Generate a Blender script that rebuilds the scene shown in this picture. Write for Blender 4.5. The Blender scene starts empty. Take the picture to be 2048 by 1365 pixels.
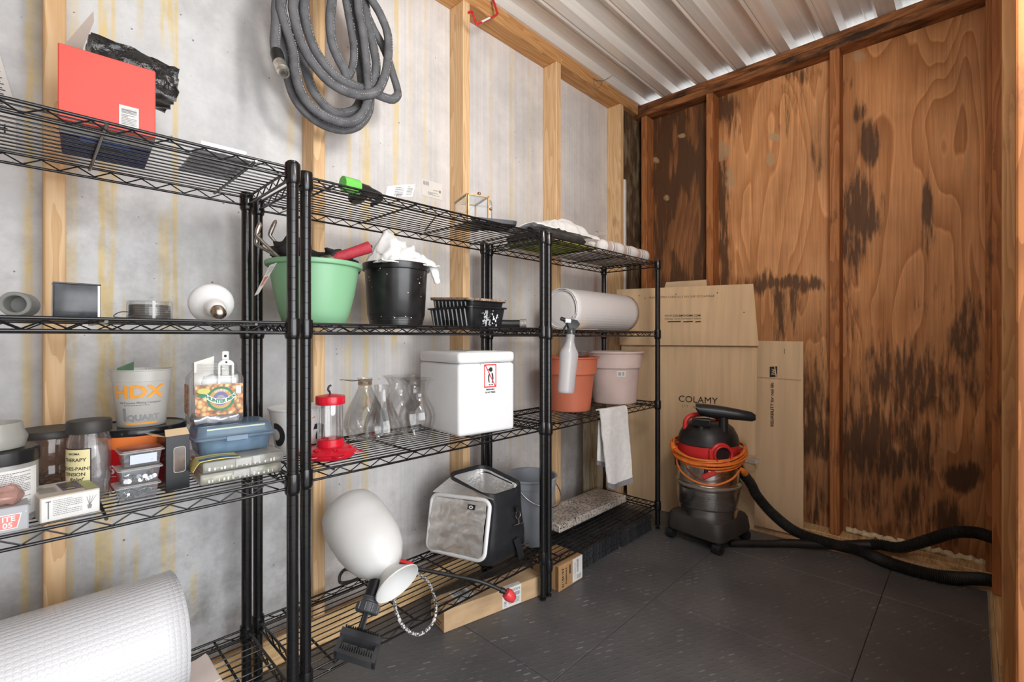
import bpy, bmesh, math, random
from math import sin, cos, pi, radians as R
from mathutils import Vector as V, Matrix, noise as mnoise, Euler

# ------------------------------------------------------------------ camera, world, lights, exposure
SC = bpy.context.scene
COL = SC.collection
FPX, YH, TH, CAMZ = 955.5, 675.15, R(45.99), 0.979      # focal length and horizon in pixels of the 2048x1365 frame
cam_d = bpy.data.cameras.new('camera'); cam = bpy.data.objects.new('camera', cam_d); COL.objects.link(cam)
cam_d.sensor_width = 36.0; cam_d.lens = FPX * 36.0 / 2048; cam_d.shift_y = (YH - 682.5) / 2048
cam_d.clip_start = 0.02
cam.location = (0, 0, CAMZ); cam.rotation_euler = (R(90), 0, -TH)
SC.camera = cam
vs = SC.view_settings
vs.view_transform = 'Standard'; vs.look = 'None'; vs.gamma = 1.0; vs.use_curve_mapping = False
vs.exposure = 0.0
W_ = bpy.data.worlds.new('sky'); SC.world = W_; W_.use_nodes = True
bg = W_.node_tree.nodes['Background']
bg.inputs[0].default_value = (0.93, 0.965, 1.0, 1); bg.inputs[1].default_value = 2.0

def area(name, loc, target, sx, sy, power, col=(1, 1, 1)):
    d = bpy.data.lights.new(name, 'AREA'); d.shape = 'RECTANGLE'; d.size = sx; d.size_y = sy
    d.energy = power; d.color = col
    o = bpy.data.objects.new(name, d); COL.objects.link(o); o.location = loc
    o.rotation_euler = (V(target) - V(loc)).to_track_quat('-Z', 'Y').to_euler()
    return o
area('doorway_daylight', (0.62, -1.55, 1.02), (0.85, 1.0, 1.0), 2.1, 1.8, 58, (0.97, 0.985, 1.0))
area('added_ceiling_fill', (.72, -.10, 1.80), (1.75, .80, 2.45), 0.35, 0.35, 19, (1.0, 0.95, 0.88))  # added out-of-view fill, aimed at the ceiling to even the brightness

# ------------------------------------------------------------------ photo pixel -> place on a known plane
CS, SN = cos(TH), sin(TH)
def at(px, py, X=None, Y=None, Z=None):
    a, b = (px - 1024) / FPX, (YH - py) / FPX
    d = V((CS * a + SN, -SN * a + CS, b)); o = V((0, 0, CAMZ))
    if X is not None: t = (X - o.x) / d.x
    elif Y is not None: t = (Y - o.y) / d.y
    else: t = (Z - o.z) / d.z
    return o + d * t
def pix(p):
    fw = p[0] * SN + p[1] * CS; rt = p[0] * CS - p[1] * SN
    return 1024 + FPX * rt / fw, YH - FPX * (p[2] - CAMZ) / fw

# ------------------------------------------------------------------ scene bookkeeping
def tag(o, label=None, cat=None, group=None, kind=None):
    if label: o['label'] = label
    if cat: o['category'] = cat
    if group: o['group'] = group
    if kind: o['kind'] = kind
    return o
def thing(name, label, cat, loc=(0, 0, 0), rz=0.0, group=None):
    o = bpy.data.objects.new(name, None); COL.objects.link(o); o.empty_display_size = 0.05
    o.location = loc; o.rotation_euler = (0, 0, rz)
    return tag(o, label, cat, group)
def link(name, me, parent=None, loc=None, rot=None):
    o = bpy.data.objects.new(name, me); COL.objects.link(o)
    if parent: o.parent = parent
    if loc is not None: o.location = loc
    if rot is not None: o.rotation_euler = rot
    return o

# ------------------------------------------------------------------ mesh builder
class MB:
    def __init__(s): s.v = []; s.f = []; s.attr = None
    def add(s, verts, faces, m=None):
        k = len(s.v)
        s.v += [tuple(m @ V(p)) for p in verts] if m is not None else [tuple(p) for p in verts]
        s.f += [tuple(i + k for i in f) for f in faces]
        return s
    def box(s, a, b, m=None):
        x0, y0, z0 = a; x1, y1, z1 = b
        vv = [(x, y, z) for z in (z0, z1) for y in (y0, y1) for x in (x0, x1)]
        return s.add(vv, [(0, 2, 3, 1), (4, 5, 7, 6), (0, 1, 5, 4), (2, 6, 7, 3), (0, 4, 6, 2), (1, 3, 7, 5)], m)
    def rbox(s, a, b, r=.004, seg=2, m=None):
        bm = bmesh.new(); bmesh.ops.create_cube(bm, size=1)
        for w in bm.verts:
            w.co = V(tuple((a[i] + b[i]) / 2 + w.co[i] * (b[i] - a[i]) for i in range(3)))
        bmesh.ops.bevel(bm, geom=bm.edges[:], offset=r, segments=seg, profile=.5, affect='EDGES', clamp_overlap=True)
        bm.verts.ensure_lookup_table()
        vv = [tuple(w.co) for w in bm.verts]; ff = [tuple(w.index for w in f.verts) for f in bm.faces]
        bm.free(); return s.add(vv, ff, m)
    def ring_loft(s, rings, closed=True, cap0=True, cap1=True, m=None):
        n = len(rings[0]); vv = [p for r in rings for p in r]; ff = []
        for i in range(len(rings) - 1):
            for j in range(n if closed else n - 1):
                a = i * n + j; b = i * n + (j + 1) % n
                ff.append((a, b, b + n, a + n))
        if cap0 and closed: ff.append(tuple(range(n))[::-1])
        if cap1 and closed: ff.append(tuple(range((len(rings) - 1) * n, len(rings) * n)))
        return s.add(vv, ff, m)
    def lathe(s, prof, n=32, c=(0, 0, 0), cap0=False, cap1=False, shape=None, m=None):
        rings = []
        for (r, z) in prof:
            ring = []
            for k in range(n):
                t = 2 * pi * k / n; q = shape(t) if shape else 1.0
                ring.append((c[0] + r * q * cos(t), c[1] + r * q * sin(t), c[2] + z))
            rings.append(ring)
        return s.ring_loft(rings, True, cap0, cap1, m)
    def tube(s, pts, r, n=8, closed=False, cap=True, m=None, flat=None):
        pts = [V(p) for p in pts]; N = len(pts)
        def rad(i): return r[i] if isinstance(r, (list, tuple)) else r
        T = []
        for i in range(N):
            if closed: t = pts[(i + 1) % N] - pts[i - 1]
            else: t = pts[min(i + 1, N - 1)] - pts[max(i - 1, 0)]
            T.append(t.normalized() if t.length > 1e-9 else V((0, 0, 1)))
        u = T[0].orthogonal().normalized() if flat is None else (V(flat) - T[0] * T[0].dot(V(flat))).normalized()
        rings = []
        for i in range(N):
            u = (u - T[i] * u.dot(T[i]))
            u = u.normalized() if u.length > 1e-6 else T[i].orthogonal().normalized()
            w = T[i].cross(u)
            rr = rad(i); ra, rb = rr if isinstance(rr, tuple) else (rr, rr)
            rings.append([tuple(pts[i] + u * (ra * cos(2 * pi * k / n)) + w * (rb * sin(2 * pi * k / n))) for k in range(n)])
        if closed: rings.append(rings[0]); return s.ring_loft(rings, True, False, False, m)
        return s.ring_loft(rings, True, cap, cap, m)
    def prism(s, poly, axis, a, b, m=None):
        """poly: list of 2D points; axis: which coordinate runs from a to b; the 2D points fill the other two in order"""
        def mk(p, w):
            q = list(p); q.insert(axis, w); return tuple(q)
        n = len(poly); vv = [mk(p, a) for p in poly] + [mk(p, b) for p in poly]
        ff = [tuple(range(n))[::-1], tuple(range(n, 2 * n))] + [(i, (i + 1) % n, (i + 1) % n + n, i + n) for i in range(n)]
        return s.add(vv, ff, m)
    def grid(s, fn, nu, nv, m=None):
        vv = [fn(i / nu, j / nv) for j in range(nv + 1) for i in range(nu + 1)]
        ff = [(j * (nu + 1) + i, j * (nu + 1) + i + 1, (j + 1) * (nu + 1) + i + 1, (j + 1) * (nu + 1) + i) for j in range(nv) for i in range(nu)]
        return s.add(vv, ff, m)
    def sheet(s, fn, nu, nv, th, m=None):
        """a closed thin sheet: fn(u,v) -> (point, normal)"""
        q = [fn(i / nu, j / nv) for j in range(nv + 1) for i in range(nu + 1)]
        K = len(q); vv = [tuple(V(p) + V(n) * th / 2) for p, n in q] + [tuple(V(p) - V(n) * th / 2) for p, n in q]
        ff = []
        w = nu + 1
        for j in range(nv):
            for i in range(nu):
                a = j * w + i; ff.append((a, a + 1, a + 1 + w, a + w)); ff.append((a + K, a + w + K, a + w + 1 + K, a + 1 + K))
        for i in range(nu):
            ff.append((i, i + K, i + 1 + K, i + 1)); a = nv * w + i; ff.append((a, a + 1, a + 1 + K, a + K))
        for j in range(nv):
            a = j * w; ff.append((a, a + w, a + w + K, a + K)); a = j * w + nu; ff.append((a, a + K, a + w + K, a + w))
        return s.add(vv, ff, m)
    def mesh(s, name, mat, smooth=35, fix=True):
        me = bpy.data.meshes.new(name); me.from_pydata(s.v, [], s.f)
        if fix:
            bm = bmesh.new(); bm.from_mesh(me); bmesh.ops.recalc_face_normals(bm, faces=bm.faces[:]); bm.to_mesh(me); bm.free()
        if mat is not None: me.materials.append(mat)
        if smooth:
            me.polygons.foreach_set('use_smooth', [True] * len(me.polygons)); me.set_sharp_from_angle(angle=R(smooth))
        me.update(); return me
    def build(s, name, mat, parent=None, smooth=35, loc=None, rot=None, fix=True):
        return link(name, s.mesh(name, mat, smooth, fix), parent, loc, rot)

def fattr(me, name, fn):
    """a float attribute per vertex from fn(co)"""
    a = me.attributes.new(name, 'FLOAT', 'POINT'); a.data.foreach_set('value', [fn(v.co) for v in me.vertices])

def catmull(pts, n=6, closed=False):
    P = [V(p) for p in pts]; N = len(P); out = []
    rng = range(N) if closed else range(N - 1)
    for i in rng:
        p0 = P[i - 1] if (closed or i > 0) else P[0] * 2 - P[1]
        p1 = P[i]; p2 = P[(i + 1) % N]
        p3 = P[(i + 2) % N] if (closed or i + 2 < N) else P[-1] * 2 - P[-2]
        for k in range(n):
            t = k / n; t2 = t * t; t3 = t2 * t
            out.append(0.5 * ((2 * p1) + (p2 - p0) * t + (2 * p0 - 5 * p1 + 4 * p2 - p3) * t2 + (3 * p1 - p0 - 3 * p2 + p3) * t3))
    if not closed: out.append(P[-1])
    return out
def rpoly(w, h, r, n=5, cx=0, cy=0):
    out = []
    for (sx, sy, a0) in ((1, 1, 0), (-1, 1, 90), (-1, -1, 180), (1, -1, 270)):
        for k in range(n + 1):
            a = R(a0 + 90 * k / n); out.append((cx + sx * (w / 2 - r) + r * cos(a), cy + sy * (h / 2 - r) + r * sin(a)))
    return out
def nz(x, y=0.0, z=0.0): return mnoise.noise(V((x, y, z)))

_font_cache = {}
def text_geo(txt, size=1.0, bold=0.0, shear=0.0, spacing=1.0, align='CENTER'):
    key = (txt, size, bold, shear, spacing, align)
    if key not in _font_cache:
        c = bpy.data.curves.new('lettering', 'FONT'); c.body = txt; c.size = size; c.offset = bold; c.shear = shear
        c.space_character = spacing; c.align_x = align; c.align_y = 'CENTER'; c.resolution_u = 3; c.fill_mode = 'FRONT'
        o = bpy.data.objects.new('lettering', c); COL.objects.link(o)
        dg = bpy.context.evaluated_depsgraph_get()
        me = bpy.data.meshes.new_from_object(o.evaluated_get(dg))
        _font_cache[key] = ([(v.co.x, v.co.y) for v in me.vertices], [tuple(p.vertices) for p in me.polygons])
        bpy.data.objects.remove(o); bpy.data.meshes.remove(me); bpy.data.curves.remove(c)
    return _font_cache[key]
def put_text(mb, fn, txt, size, x=0, y=0, sx=1.0, **k):
    """lettering laid on a surface; fn maps (x, y) on the label to 3D"""
    vv, ff = text_geo(txt, size, **k)
    mb.add([fn(x + a * sx, y + b) for a, b in vv], ff); return mb
def put_rect(mb, fn, x0, y0, x1, y1, nx=1):
    vv = []
    for j in (y0, y1):
        for i in range(nx + 1): vv.append(fn(x0 + (x1 - x0) * i / nx, j))
    mb.add(vv, [(i, i + 1, i + nx + 2, i + nx + 1) for i in range(nx)]); return mb
def put_poly(mb, fn, pts):
    mb.add([fn(*p) for p in pts], [tuple(range(len(pts)))]); return mb
def put_bars(mb, fn, x0, y0, x1, y1, n=18, seed=1, vertical=True):
    r = random.Random(seed); t = 0.0; w = []
    while t < 1:
        a = r.uniform(.4, 1.4) / n; b = r.uniform(.3, 1.2) / n
        w.append((t, min(1, t + a))); t += a + b
    for a, b in w:
        if vertical: put_rect(mb, fn, x0 + (x1 - x0) * a, y0, x0 + (x1 - x0) * b, y1)
        else: put_rect(mb, fn, x0, y0 + (y1 - y0) * a, x1, y0 + (y1 - y0) * b)
    return mb
def plane_fn(o, ux, uy, lift=0.0006):
    o, ux, uy = V(o), V(ux).normalized(), V(uy).normalized(); n = ux.cross(uy).normalized() * lift
    return lambda x, y: tuple(o + ux * x + uy * y + n)
def cyl_fn(c, r0, z0, r1, z1, a0, lift=0.0008):
    """label on an upright cone: x is arc length at mid radius around angle a0 (to the viewer's right), y is height from z0"""
    rm = (r0 + r1) / 2
    def fn(x, y):
        t = a0 + x / rm; rr = r0 + (r1 - r0) * ((y) / (z1 - z0)) + lift
        return (c[0] + rr * cos(t), c[1] + rr * sin(t), c[2] + z0 + y)
    return fn

# ------------------------------------------------------------------ materials
MT = {}
def lk(nt, a, b): nt.links.new(a, b)
def pm(name, col, rough=.5, metal=0.0, var=.12, scale=14.0, bump=0.0, bscale=80.0, coat=0.0, stretch=(1, 1, 1), col2=None, spec=.5, sss=0.0, alpha=1.0, trans=0.0, ior=1.45, detail=4.0, sheen=0.0):
    if name in MT: return MT[name]
    m = bpy.data.materials.new(name); m.use_nodes = True; nt = m.node_tree; b = nt.nodes['Principled BSDF']
    tc = nt.nodes.new('ShaderNodeTexCoord'); mp = nt.nodes.new('ShaderNodeMapping'); lk(nt, tc.outputs['Object'], mp.inputs[0]); mp.inputs['Scale'].default_value = stretch
    n = nt.nodes.new('ShaderNodeTexNoise'); n.inputs['Scale'].default_value = scale; n.inputs['Detail'].default_value = detail; lk(nt, mp.outputs[0], n.inputs['Vector'])
    rp = nt.nodes.new('ShaderNodeValToRGB'); lk(nt, n.outputs['Fac'], rp.inputs[0])
    c2 = col2 if col2 else tuple(max(0, c * (1 - 2 * var)) for c in col)
    c1 = tuple(min(1, c * (1 + var)) for c in col) if not col2 else col
    rp.color_ramp.elements[0].position = .3; rp.color_ramp.elements[1].position = .7
    rp.color_ramp.elements[0].color = (*c2, 1); rp.color_ramp.elements[1].color = (*c1, 1)
    lk(nt, rp.outputs[0], b.inputs['Base Color'])
    b.inputs['Roughness'].default_value = rough; b.inputs['Metallic'].default_value = metal
    b.inputs['Specular IOR Level'].default_value = spec; b.inputs['IOR'].default_value = ior
    if coat: b.inputs['Coat Weight'].default_value = coat; b.inputs['Coat Roughness'].default_value = .12
    if sss: b.inputs['Subsurface Weight'].default_value = sss; b.inputs['Subsurface Radius'].default_value = (.02, .02, .02)
    if alpha < 1: b.inputs['Alpha'].default_value = alpha
    if trans: b.inputs['Transmission Weight'].default_value = trans
    if sheen: b.inputs['Sheen Weight'].default_value = sheen
    if bump:
        n2 = nt.nodes.new('ShaderNodeTexNoise'); n2.inputs['Scale'].default_value = bscale; n2.inputs['Detail'].default_value = 3; lk(nt, mp.outputs[0], n2.inputs['Vector'])
        bp = nt.nodes.new('ShaderNodeBump'); bp.inputs['Strength'].default_value = bump; bp.inputs['Distance'].default_value = .004
        lk(nt, n2.outputs['Fac'], bp.inputs['Height']); lk(nt, bp.outputs[0], b.inputs['Normal'])
    MT[name] = m; return m
def clear(name, tint=(1, 1, 1), k=1.0, haze=0.0, hazecol=(.9, .9, .9), rough=.02, base=.03):
    """thin clear plastic or glass: see-through with a fresnel reflection and optional milky haze"""
    if name in MT: return MT[name]
    m = bpy.data.materials.new(name); m.use_nodes = True; nt = m.node_tree; nt.nodes.remove(nt.nodes['Principled BSDF']); out = nt.nodes['Material Output']
    t = nt.nodes.new('ShaderNodeBsdfTransparent'); t.inputs[0].default_value = (*tint, 1)
    g = nt.nodes.new('ShaderNodeBsdfGlossy'); g.inputs['Roughness'].default_value = rough
    lw = nt.nodes.new('ShaderNodeLayerWeight'); lw.inputs[0].default_value = .35
    mu = nt.nodes.new('ShaderNodeMath'); mu.operation = 'MULTIPLY_ADD'; mu.inputs[1].default_value = .55 * k; mu.inputs[2].default_value = base * k; mu.use_clamp = True
    lk(nt, lw.outputs['Facing'], mu.inputs[0])
    pw = nt.nodes.new('ShaderNodeMath'); pw.operation = 'POWER'; pw.inputs[1].default_value = 1.7; lk(nt, mu.outputs[0], pw.inputs[0])
    mx = nt.nodes.new('ShaderNodeMixShader'); lk(nt, mu.outputs[0], mx.inputs[0]); lk(nt, g.outputs[0], mx.inputs[2])
    if haze:
        d = nt.nodes.new('ShaderNodeBsdfDiffuse'); d.inputs[0].default_value = (*hazecol, 1)
        tl = nt.nodes.new('ShaderNodeBsdfTranslucent'); tl.inputs[0].default_value = (*hazecol, 1)
        md = nt.nodes.new('ShaderNodeMixShader'); md.inputs[0].default_value = .35; lk(nt, d.outputs[0], md.inputs[1]); lk(nt, tl.outputs[0], md.inputs[2])
        m2 = nt.nodes.new('ShaderNodeMixShader'); m2.inputs[0].default_value = haze; lk(nt, t.outputs[0], m2.inputs[1]); lk(nt, md.outputs[0], m2.inputs[2])
        lk(nt, m2.outputs[0], mx.inputs[1])
    else: lk(nt, t.outputs[0], mx.inputs[1])
    lk(nt, mx.outputs[0], out.inputs[0]); MT[name] = m; return m

def wood(name, light, dark, axis=2, scale=1.0, knots=.35, stain=None, rough=.62, ring=16.0, mottling=.0, mold=(.03, .015, .008), attr=False, moldmix=1.0):
    """sawn timber with grain running along one axis; optional mottled stain; attr adds the mesh's own 'stain' attribute"""
    if name in MT: return MT[name]
    m = bpy.data.materials.new(name); m.use_nodes = True; nt = m.node_tree; b = nt.nodes['Principled BSDF']; N = nt.nodes.new
    tc = N('ShaderNodeTexCoord'); geo = N('ShaderNodeObjectInfo')
    ad = N('ShaderNodeVectorMath'); ad.operation = 'ADD'; sc_ = N('ShaderNodeVectorMath'); sc_.operation = 'SCALE'; sc_.inputs[0].default_value = (7.3, 11.1, 5.7)
    lk(nt, geo.outputs['Random'], sc_.inputs['Scale']); lk(nt, tc.outputs['Object'], ad.inputs[0]); lk(nt, sc_.outputs[0], ad.inputs[1])
    st = [scale] * 3; st[axis] = scale * .09
    mp = N('ShaderNodeMapping'); mp.inputs['Scale'].default_value = st; lk(nt, ad.outputs[0], mp.inputs[0])
    n1 = N('ShaderNodeTexNoise'); n1.inputs['Scale'].default_value = 9; n1.inputs['Detail'].default_value = 3; lk(nt, mp.outputs[0], n1.inputs['Vector'])
    mu = N('ShaderNodeMath'); mu.operation = 'MULTIPLY'; mu.inputs[1].default_value = ring; lk(nt, n1.outputs['Fac'], mu.inputs[0])
    fr = N('ShaderNodeMath'); fr.operation = 'FRACT'; lk(nt, mu.outputs[0], fr.inputs[0])
    sm = N('ShaderNodeMapRange'); sm.interpolation_type = 'SMOOTHSTEP'; sm.inputs[1].default_value = .1; sm.inputs[2].default_value = .95; lk(nt, fr.outputs[0], sm.inputs[0])
    st2 = [scale * 60] * 3; st2[axis] = scale * 2.2
    mp2 = N('ShaderNodeMapping'); mp2.inputs['Scale'].default_value = st2; lk(nt, ad.outputs[0], mp2.inputs[0])
    n2 = N('ShaderNodeTexNoise'); n2.inputs['Scale'].default_value = 3; n2.inputs['Detail'].default_value = 4; lk(nt, mp2.outputs[0], n2.inputs['Vector'])
    mx = N('ShaderNodeMath'); mx.operation = 'MULTIPLY_ADD'; mx.inputs[1].default_value = .45; lk(nt, n2.outputs['Fac'], mx.inputs[0])
    s2 = N('ShaderNodeMath'); s2.operation = 'MULTIPLY'; s2.inputs[1].default_value = .42; lk(nt, sm.outputs[0], s2.inputs[0]); lk(nt, s2.outputs[0], mx.inputs[2])
    rp = N('ShaderNodeValToRGB'); lk(nt, mx.outputs[0], rp.inputs[0]); rp.color_ramp.elements[0].position = .12; rp.color_ramp.elements[1].position = .72
    rp.color_ramp.elements[0].color = (*light, 1); rp.color_ramp.elements[1].color = (*dark, 1)
    col = rp.outputs[0]
    if knots:
        st3 = [scale * 6] * 3; st3[axis] = scale * 2.6
        mp3 = N('ShaderNodeMapping'); mp3.inputs['Scale'].default_value = st3; lk(nt, ad.outputs[0], mp3.inputs[0])
        vo = N('ShaderNodeTexVoronoi'); vo.inputs['Scale'].default_value = 1.0; lk(nt, mp3.outputs[0], vo.inputs['Vector'])
        r3 = N('ShaderNodeMapRange'); r3.inputs[1].default_value = .05; r3.inputs[2].default_value = .13; r3.inputs[3].default_value = knots; r3.inputs[4].default_value = 0; lk(nt, vo.outputs['Distance'], r3.inputs[0])
        mk = N('ShaderNodeMix'); mk.data_type = 'RGBA'; lk(nt, r3.outputs[0], mk.inputs['Factor']); lk(nt, col, mk.inputs['A']); mk.inputs['B'].default_value = (dark[0] * .4, dark[1] * .33, dark[2] * .3, 1); col = mk.outputs['Result']
    if mottling:
        st4 = [scale * 7] * 3; st4[axis] = scale * 2.0
        mp4 = N('ShaderNodeMapping'); mp4.inputs['Scale'].default_value = st4; lk(nt, ad.outputs[0], mp4.inputs[0])
        n4 = N('ShaderNodeTexNoise'); n4.inputs['Scale'].default_value = 2.2; n4.inputs['Detail'].default_value = 7; n4.inputs['Roughness'].default_value = .62; lk(nt, mp4.outputs[0], n4.inputs['Vector'])
        r4 = N('ShaderNodeMapRange'); r4.inputs[1].default_value = .62 - .25 * mottling; r4.inputs[2].default_value = .72 - .12 * mottling; r4.inputs[4].default_value = moldmix; lk(nt, n4.outputs['Fac'], r4.inputs[0])
        mm = N('ShaderNodeMix'); mm.data_type = 'RGBA'; lk(nt, r4.outputs[0], mm.inputs['Factor']); lk(nt, col, mm.inputs['A']); mm.inputs['B'].default_value = (*mold, 1); col = mm.outputs['Result']
    lk(nt, col, b.inputs['Base Color'])
    b.inputs['Roughness'].default_value = rough; b.inputs['Specular IOR Level'].default_value = .3
    bp = N('ShaderNodeBump'); bp.inputs['Strength'].default_value = .12; bp.inputs['Distance'].default_value = .003; lk(nt, n2.outputs['Fac'], bp.inputs['Height']); lk(nt, bp.outputs[0], b.inputs['Normal'])
    MT[name] = m; return m
# ------------------------------------------------------------------ the room
YS, YP, XS, XP = 1.510, 1.600, 2.700, 2.790        # stud fronts and panel faces of the long wall (Y) and the end wall (X)
ZP, ZT = 2.372, 2.446                               # underside and top of the doubled top plate
def S(name, label=None):
    o = bpy.data.objects.new(name, None); COL.objects.link(o); return tag(o, label, None, None, 'structure')
def struct(o, label=None): return tag(o, label, None, None, 'structure')
pine = wood('pine_stud', (.80, .56, .33), (.63, .39, .19), 2, 1.0, .55)
pine_x = wood('pine_plate', (.64, .36, .15), (.44, .21, .075), 0, 1.0, .5)
pine_pale = wood('pine_sole', (.78, .55, .30), (.56, .34, .15), 0, 1.0, .4, mottling=.35, mold=(.16, .09, .04), moldmix=.7)
old_y = wood('old_beam', (.40, .165, .06), (.23, .085, .03), 1, 1.0, .4, mottling=.78, mold=(.022, .012, .008), moldmix=.93)
old_z = wood('old_stud', (.50, .20, .07), (.29, .105, .035), 2, 1.0, .5, mottling=.28, mold=(.06, .03, .018), moldmix=.8)
old_right = wood('old_right_stud', (.60, .34, .155), (.43, .215, .085), 2, 1.0, .6, mottling=.15, mold=(.22, .10, .04), moldmix=.6)
mould = wood('mouldy_board', (.16, .10, .055), (.055, .03, .017), 2, 1.2, .2, mottling=.55, mold=(.34, .27, .17), moldmix=.75)
floor_ply = wood('floor_plywood', (.74, .52, .30), (.58, .37, .19), 0, .8, .2, mottling=.2, mold=(.3, .19, .1), moldmix=.5)

def wall_mat(name, base, lines):
    m = bpy.data.materials.new(name); m.use_nodes = True; nt = m.node_tree; b = nt.nodes['Principled BSDF']; N = nt.nodes.new
    tc = N('ShaderNodeTexCoord')
    n1 = N('ShaderNodeTexNoise'); n1.inputs['Scale'].default_value = 3.2; n1.inputs['Detail'].default_value = 8; n1.inputs['Roughness'].default_value = .68; lk(nt, tc.outputs['Object'], n1.inputs['Vector'])
    r1 = N('ShaderNodeValToRGB'); lk(nt, n1.outputs['Fac'], r1.inputs[0])
    e = r1.color_ramp.elements; e[0].position = .34; e[1].position = .62; e[0].color = (base[0] * .78, base[1] * .79, base[2] * .80, 1); e[1].color = (*base, 1)
    mp = N('ShaderNodeMapping'); mp.inputs['Scale'].default_value = (lines, 1, 1.4); lk(nt, tc.outputs['Object'], mp.inputs[0])
    n2 = N('ShaderNodeTexNoise'); n2.inputs['Scale'].default_value = 1.0; n2.inputs['Detail'].default_value = 2; lk(nt, mp.outputs[0], n2.inputs['Vector'])
    r2 = N('ShaderNodeMapRange'); r2.inputs[1].default_value = .35; r2.inputs[2].default_value = .7; r2.inputs[3].default_value = 1.0; r2.inputs[4].default_value = .90; lk(nt, n2.outputs['Fac'], r2.inputs[0])
    mu = N('ShaderNodeMix'); mu.data_type = 'RGBA'; mu.blend_type = 'MULTIPLY'; mu.inputs['Factor'].default_value = 1; lk(nt, r1.outputs[0], mu.inputs['A']); lk(nt, r2.outputs[0], mu.inputs['B'])
    # dried glue runs: the mesh's own 'glue' attribute, broken up by noise
    at_ = N('ShaderNodeAttribute'); at_.attribute_name = 'glue'
    mp3 = N('ShaderNodeMapping'); mp3.inputs['Scale'].default_value = (60, 1, 6); lk(nt, tc.outputs['Object'], mp3.inputs[0])
    n3 = N('ShaderNodeTexNoise'); n3.inputs['Scale'].default_value = 1.3; n3.inputs['Detail'].default_value = 5; lk(nt, mp3.outputs[0], n3.inputs['Vector'])
    r3 = N('ShaderNodeMapRange'); r3.inputs[1].default_value = .28; r3.inputs[2].default_value = .55; lk(nt, n3.outputs['Fac'], r3.inputs[0])
    m3 = N('ShaderNodeMath'); m3.operation = 'MULTIPLY'; lk(nt, at_.outputs['Fac'], m3.inputs[0]); lk(nt, r3.outputs[0], m3.inputs[1])
    c3 = N('ShaderNodeMix'); c3.data_type = 'RGBA'; lk(nt, m3.outputs[0], c3.inputs['Factor']); lk(nt, mu.outputs['Result'], c3.inputs['A']); c3.inputs['B'].default_value = (.74, .58, .28, 1)
    # grime along the foot of the sheet, scuffs
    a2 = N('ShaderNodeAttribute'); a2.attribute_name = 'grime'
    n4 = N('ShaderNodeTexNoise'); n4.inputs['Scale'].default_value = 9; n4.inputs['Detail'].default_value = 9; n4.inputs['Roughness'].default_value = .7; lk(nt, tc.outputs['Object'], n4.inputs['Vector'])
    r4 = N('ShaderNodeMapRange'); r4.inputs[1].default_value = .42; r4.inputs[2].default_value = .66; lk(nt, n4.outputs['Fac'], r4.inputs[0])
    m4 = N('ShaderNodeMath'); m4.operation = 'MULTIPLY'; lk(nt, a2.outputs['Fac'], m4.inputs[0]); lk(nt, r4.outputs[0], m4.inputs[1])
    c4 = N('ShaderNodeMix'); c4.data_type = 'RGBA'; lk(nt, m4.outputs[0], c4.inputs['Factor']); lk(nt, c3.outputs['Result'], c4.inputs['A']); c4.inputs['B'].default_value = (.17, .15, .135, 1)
    # tiny dark specks
    vo = N('ShaderNodeTexVoronoi'); vo.inputs['Scale'].default_value = 26; lk(nt, tc.outputs['Object'], vo.inputs['Vector'])
    nn = N('ShaderNodeTexNoise'); nn.inputs['Scale'].default_value = 70; lk(nt, tc.outputs['Object'], nn.inputs['Vector'])
    ma = N('ShaderNodeMath'); ma.operation = 'MULTIPLY_ADD'; ma.inputs[1].default_value = .22; lk(nt, nn.outputs['Fac'], ma.inputs[0]); lk(nt, vo.outputs['Distance'], ma.inputs[2])
    r5 = N('ShaderNodeMapRange'); r5.inputs[1].default_value = .14; r5.inputs[2].default_value = .17; r5.inputs[3].default_value = .75; r5.inputs[4].default_value = 0; lk(nt, ma.outputs[0], r5.inputs[0])
    c5 = N('ShaderNodeMix'); c5.data_type = 'RGBA'; lk(nt, r5.outputs[0], c5.inputs['Factor']); lk(nt, c4.outputs['Result'], c5.inputs['A']); c5.inputs['B'].default_value = (.08, .07, .06, 1)
    lk(nt, c5.outputs['Result'], b.inputs['Base Color']); b.inputs['Roughness'].default_value = .55; b.inputs['Specular IOR Level'].default_value = .3
    bp = N('ShaderNodeBump'); bp.inputs['Strength'].default_value = .10; bp.inputs['Distance'].default_value = .004; lk(nt, n2.outputs['Fac'], bp.inputs['Height']); lk(nt, bp.outputs[0], b.inputs['Normal'])
    return m
sheet_grey = wall_mat('coated_sheet_grey', (.745, .755, .765), 14)
sheet_warm = wall_mat('coated_sheet_warm', (.79, .765, .755), 95)
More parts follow.
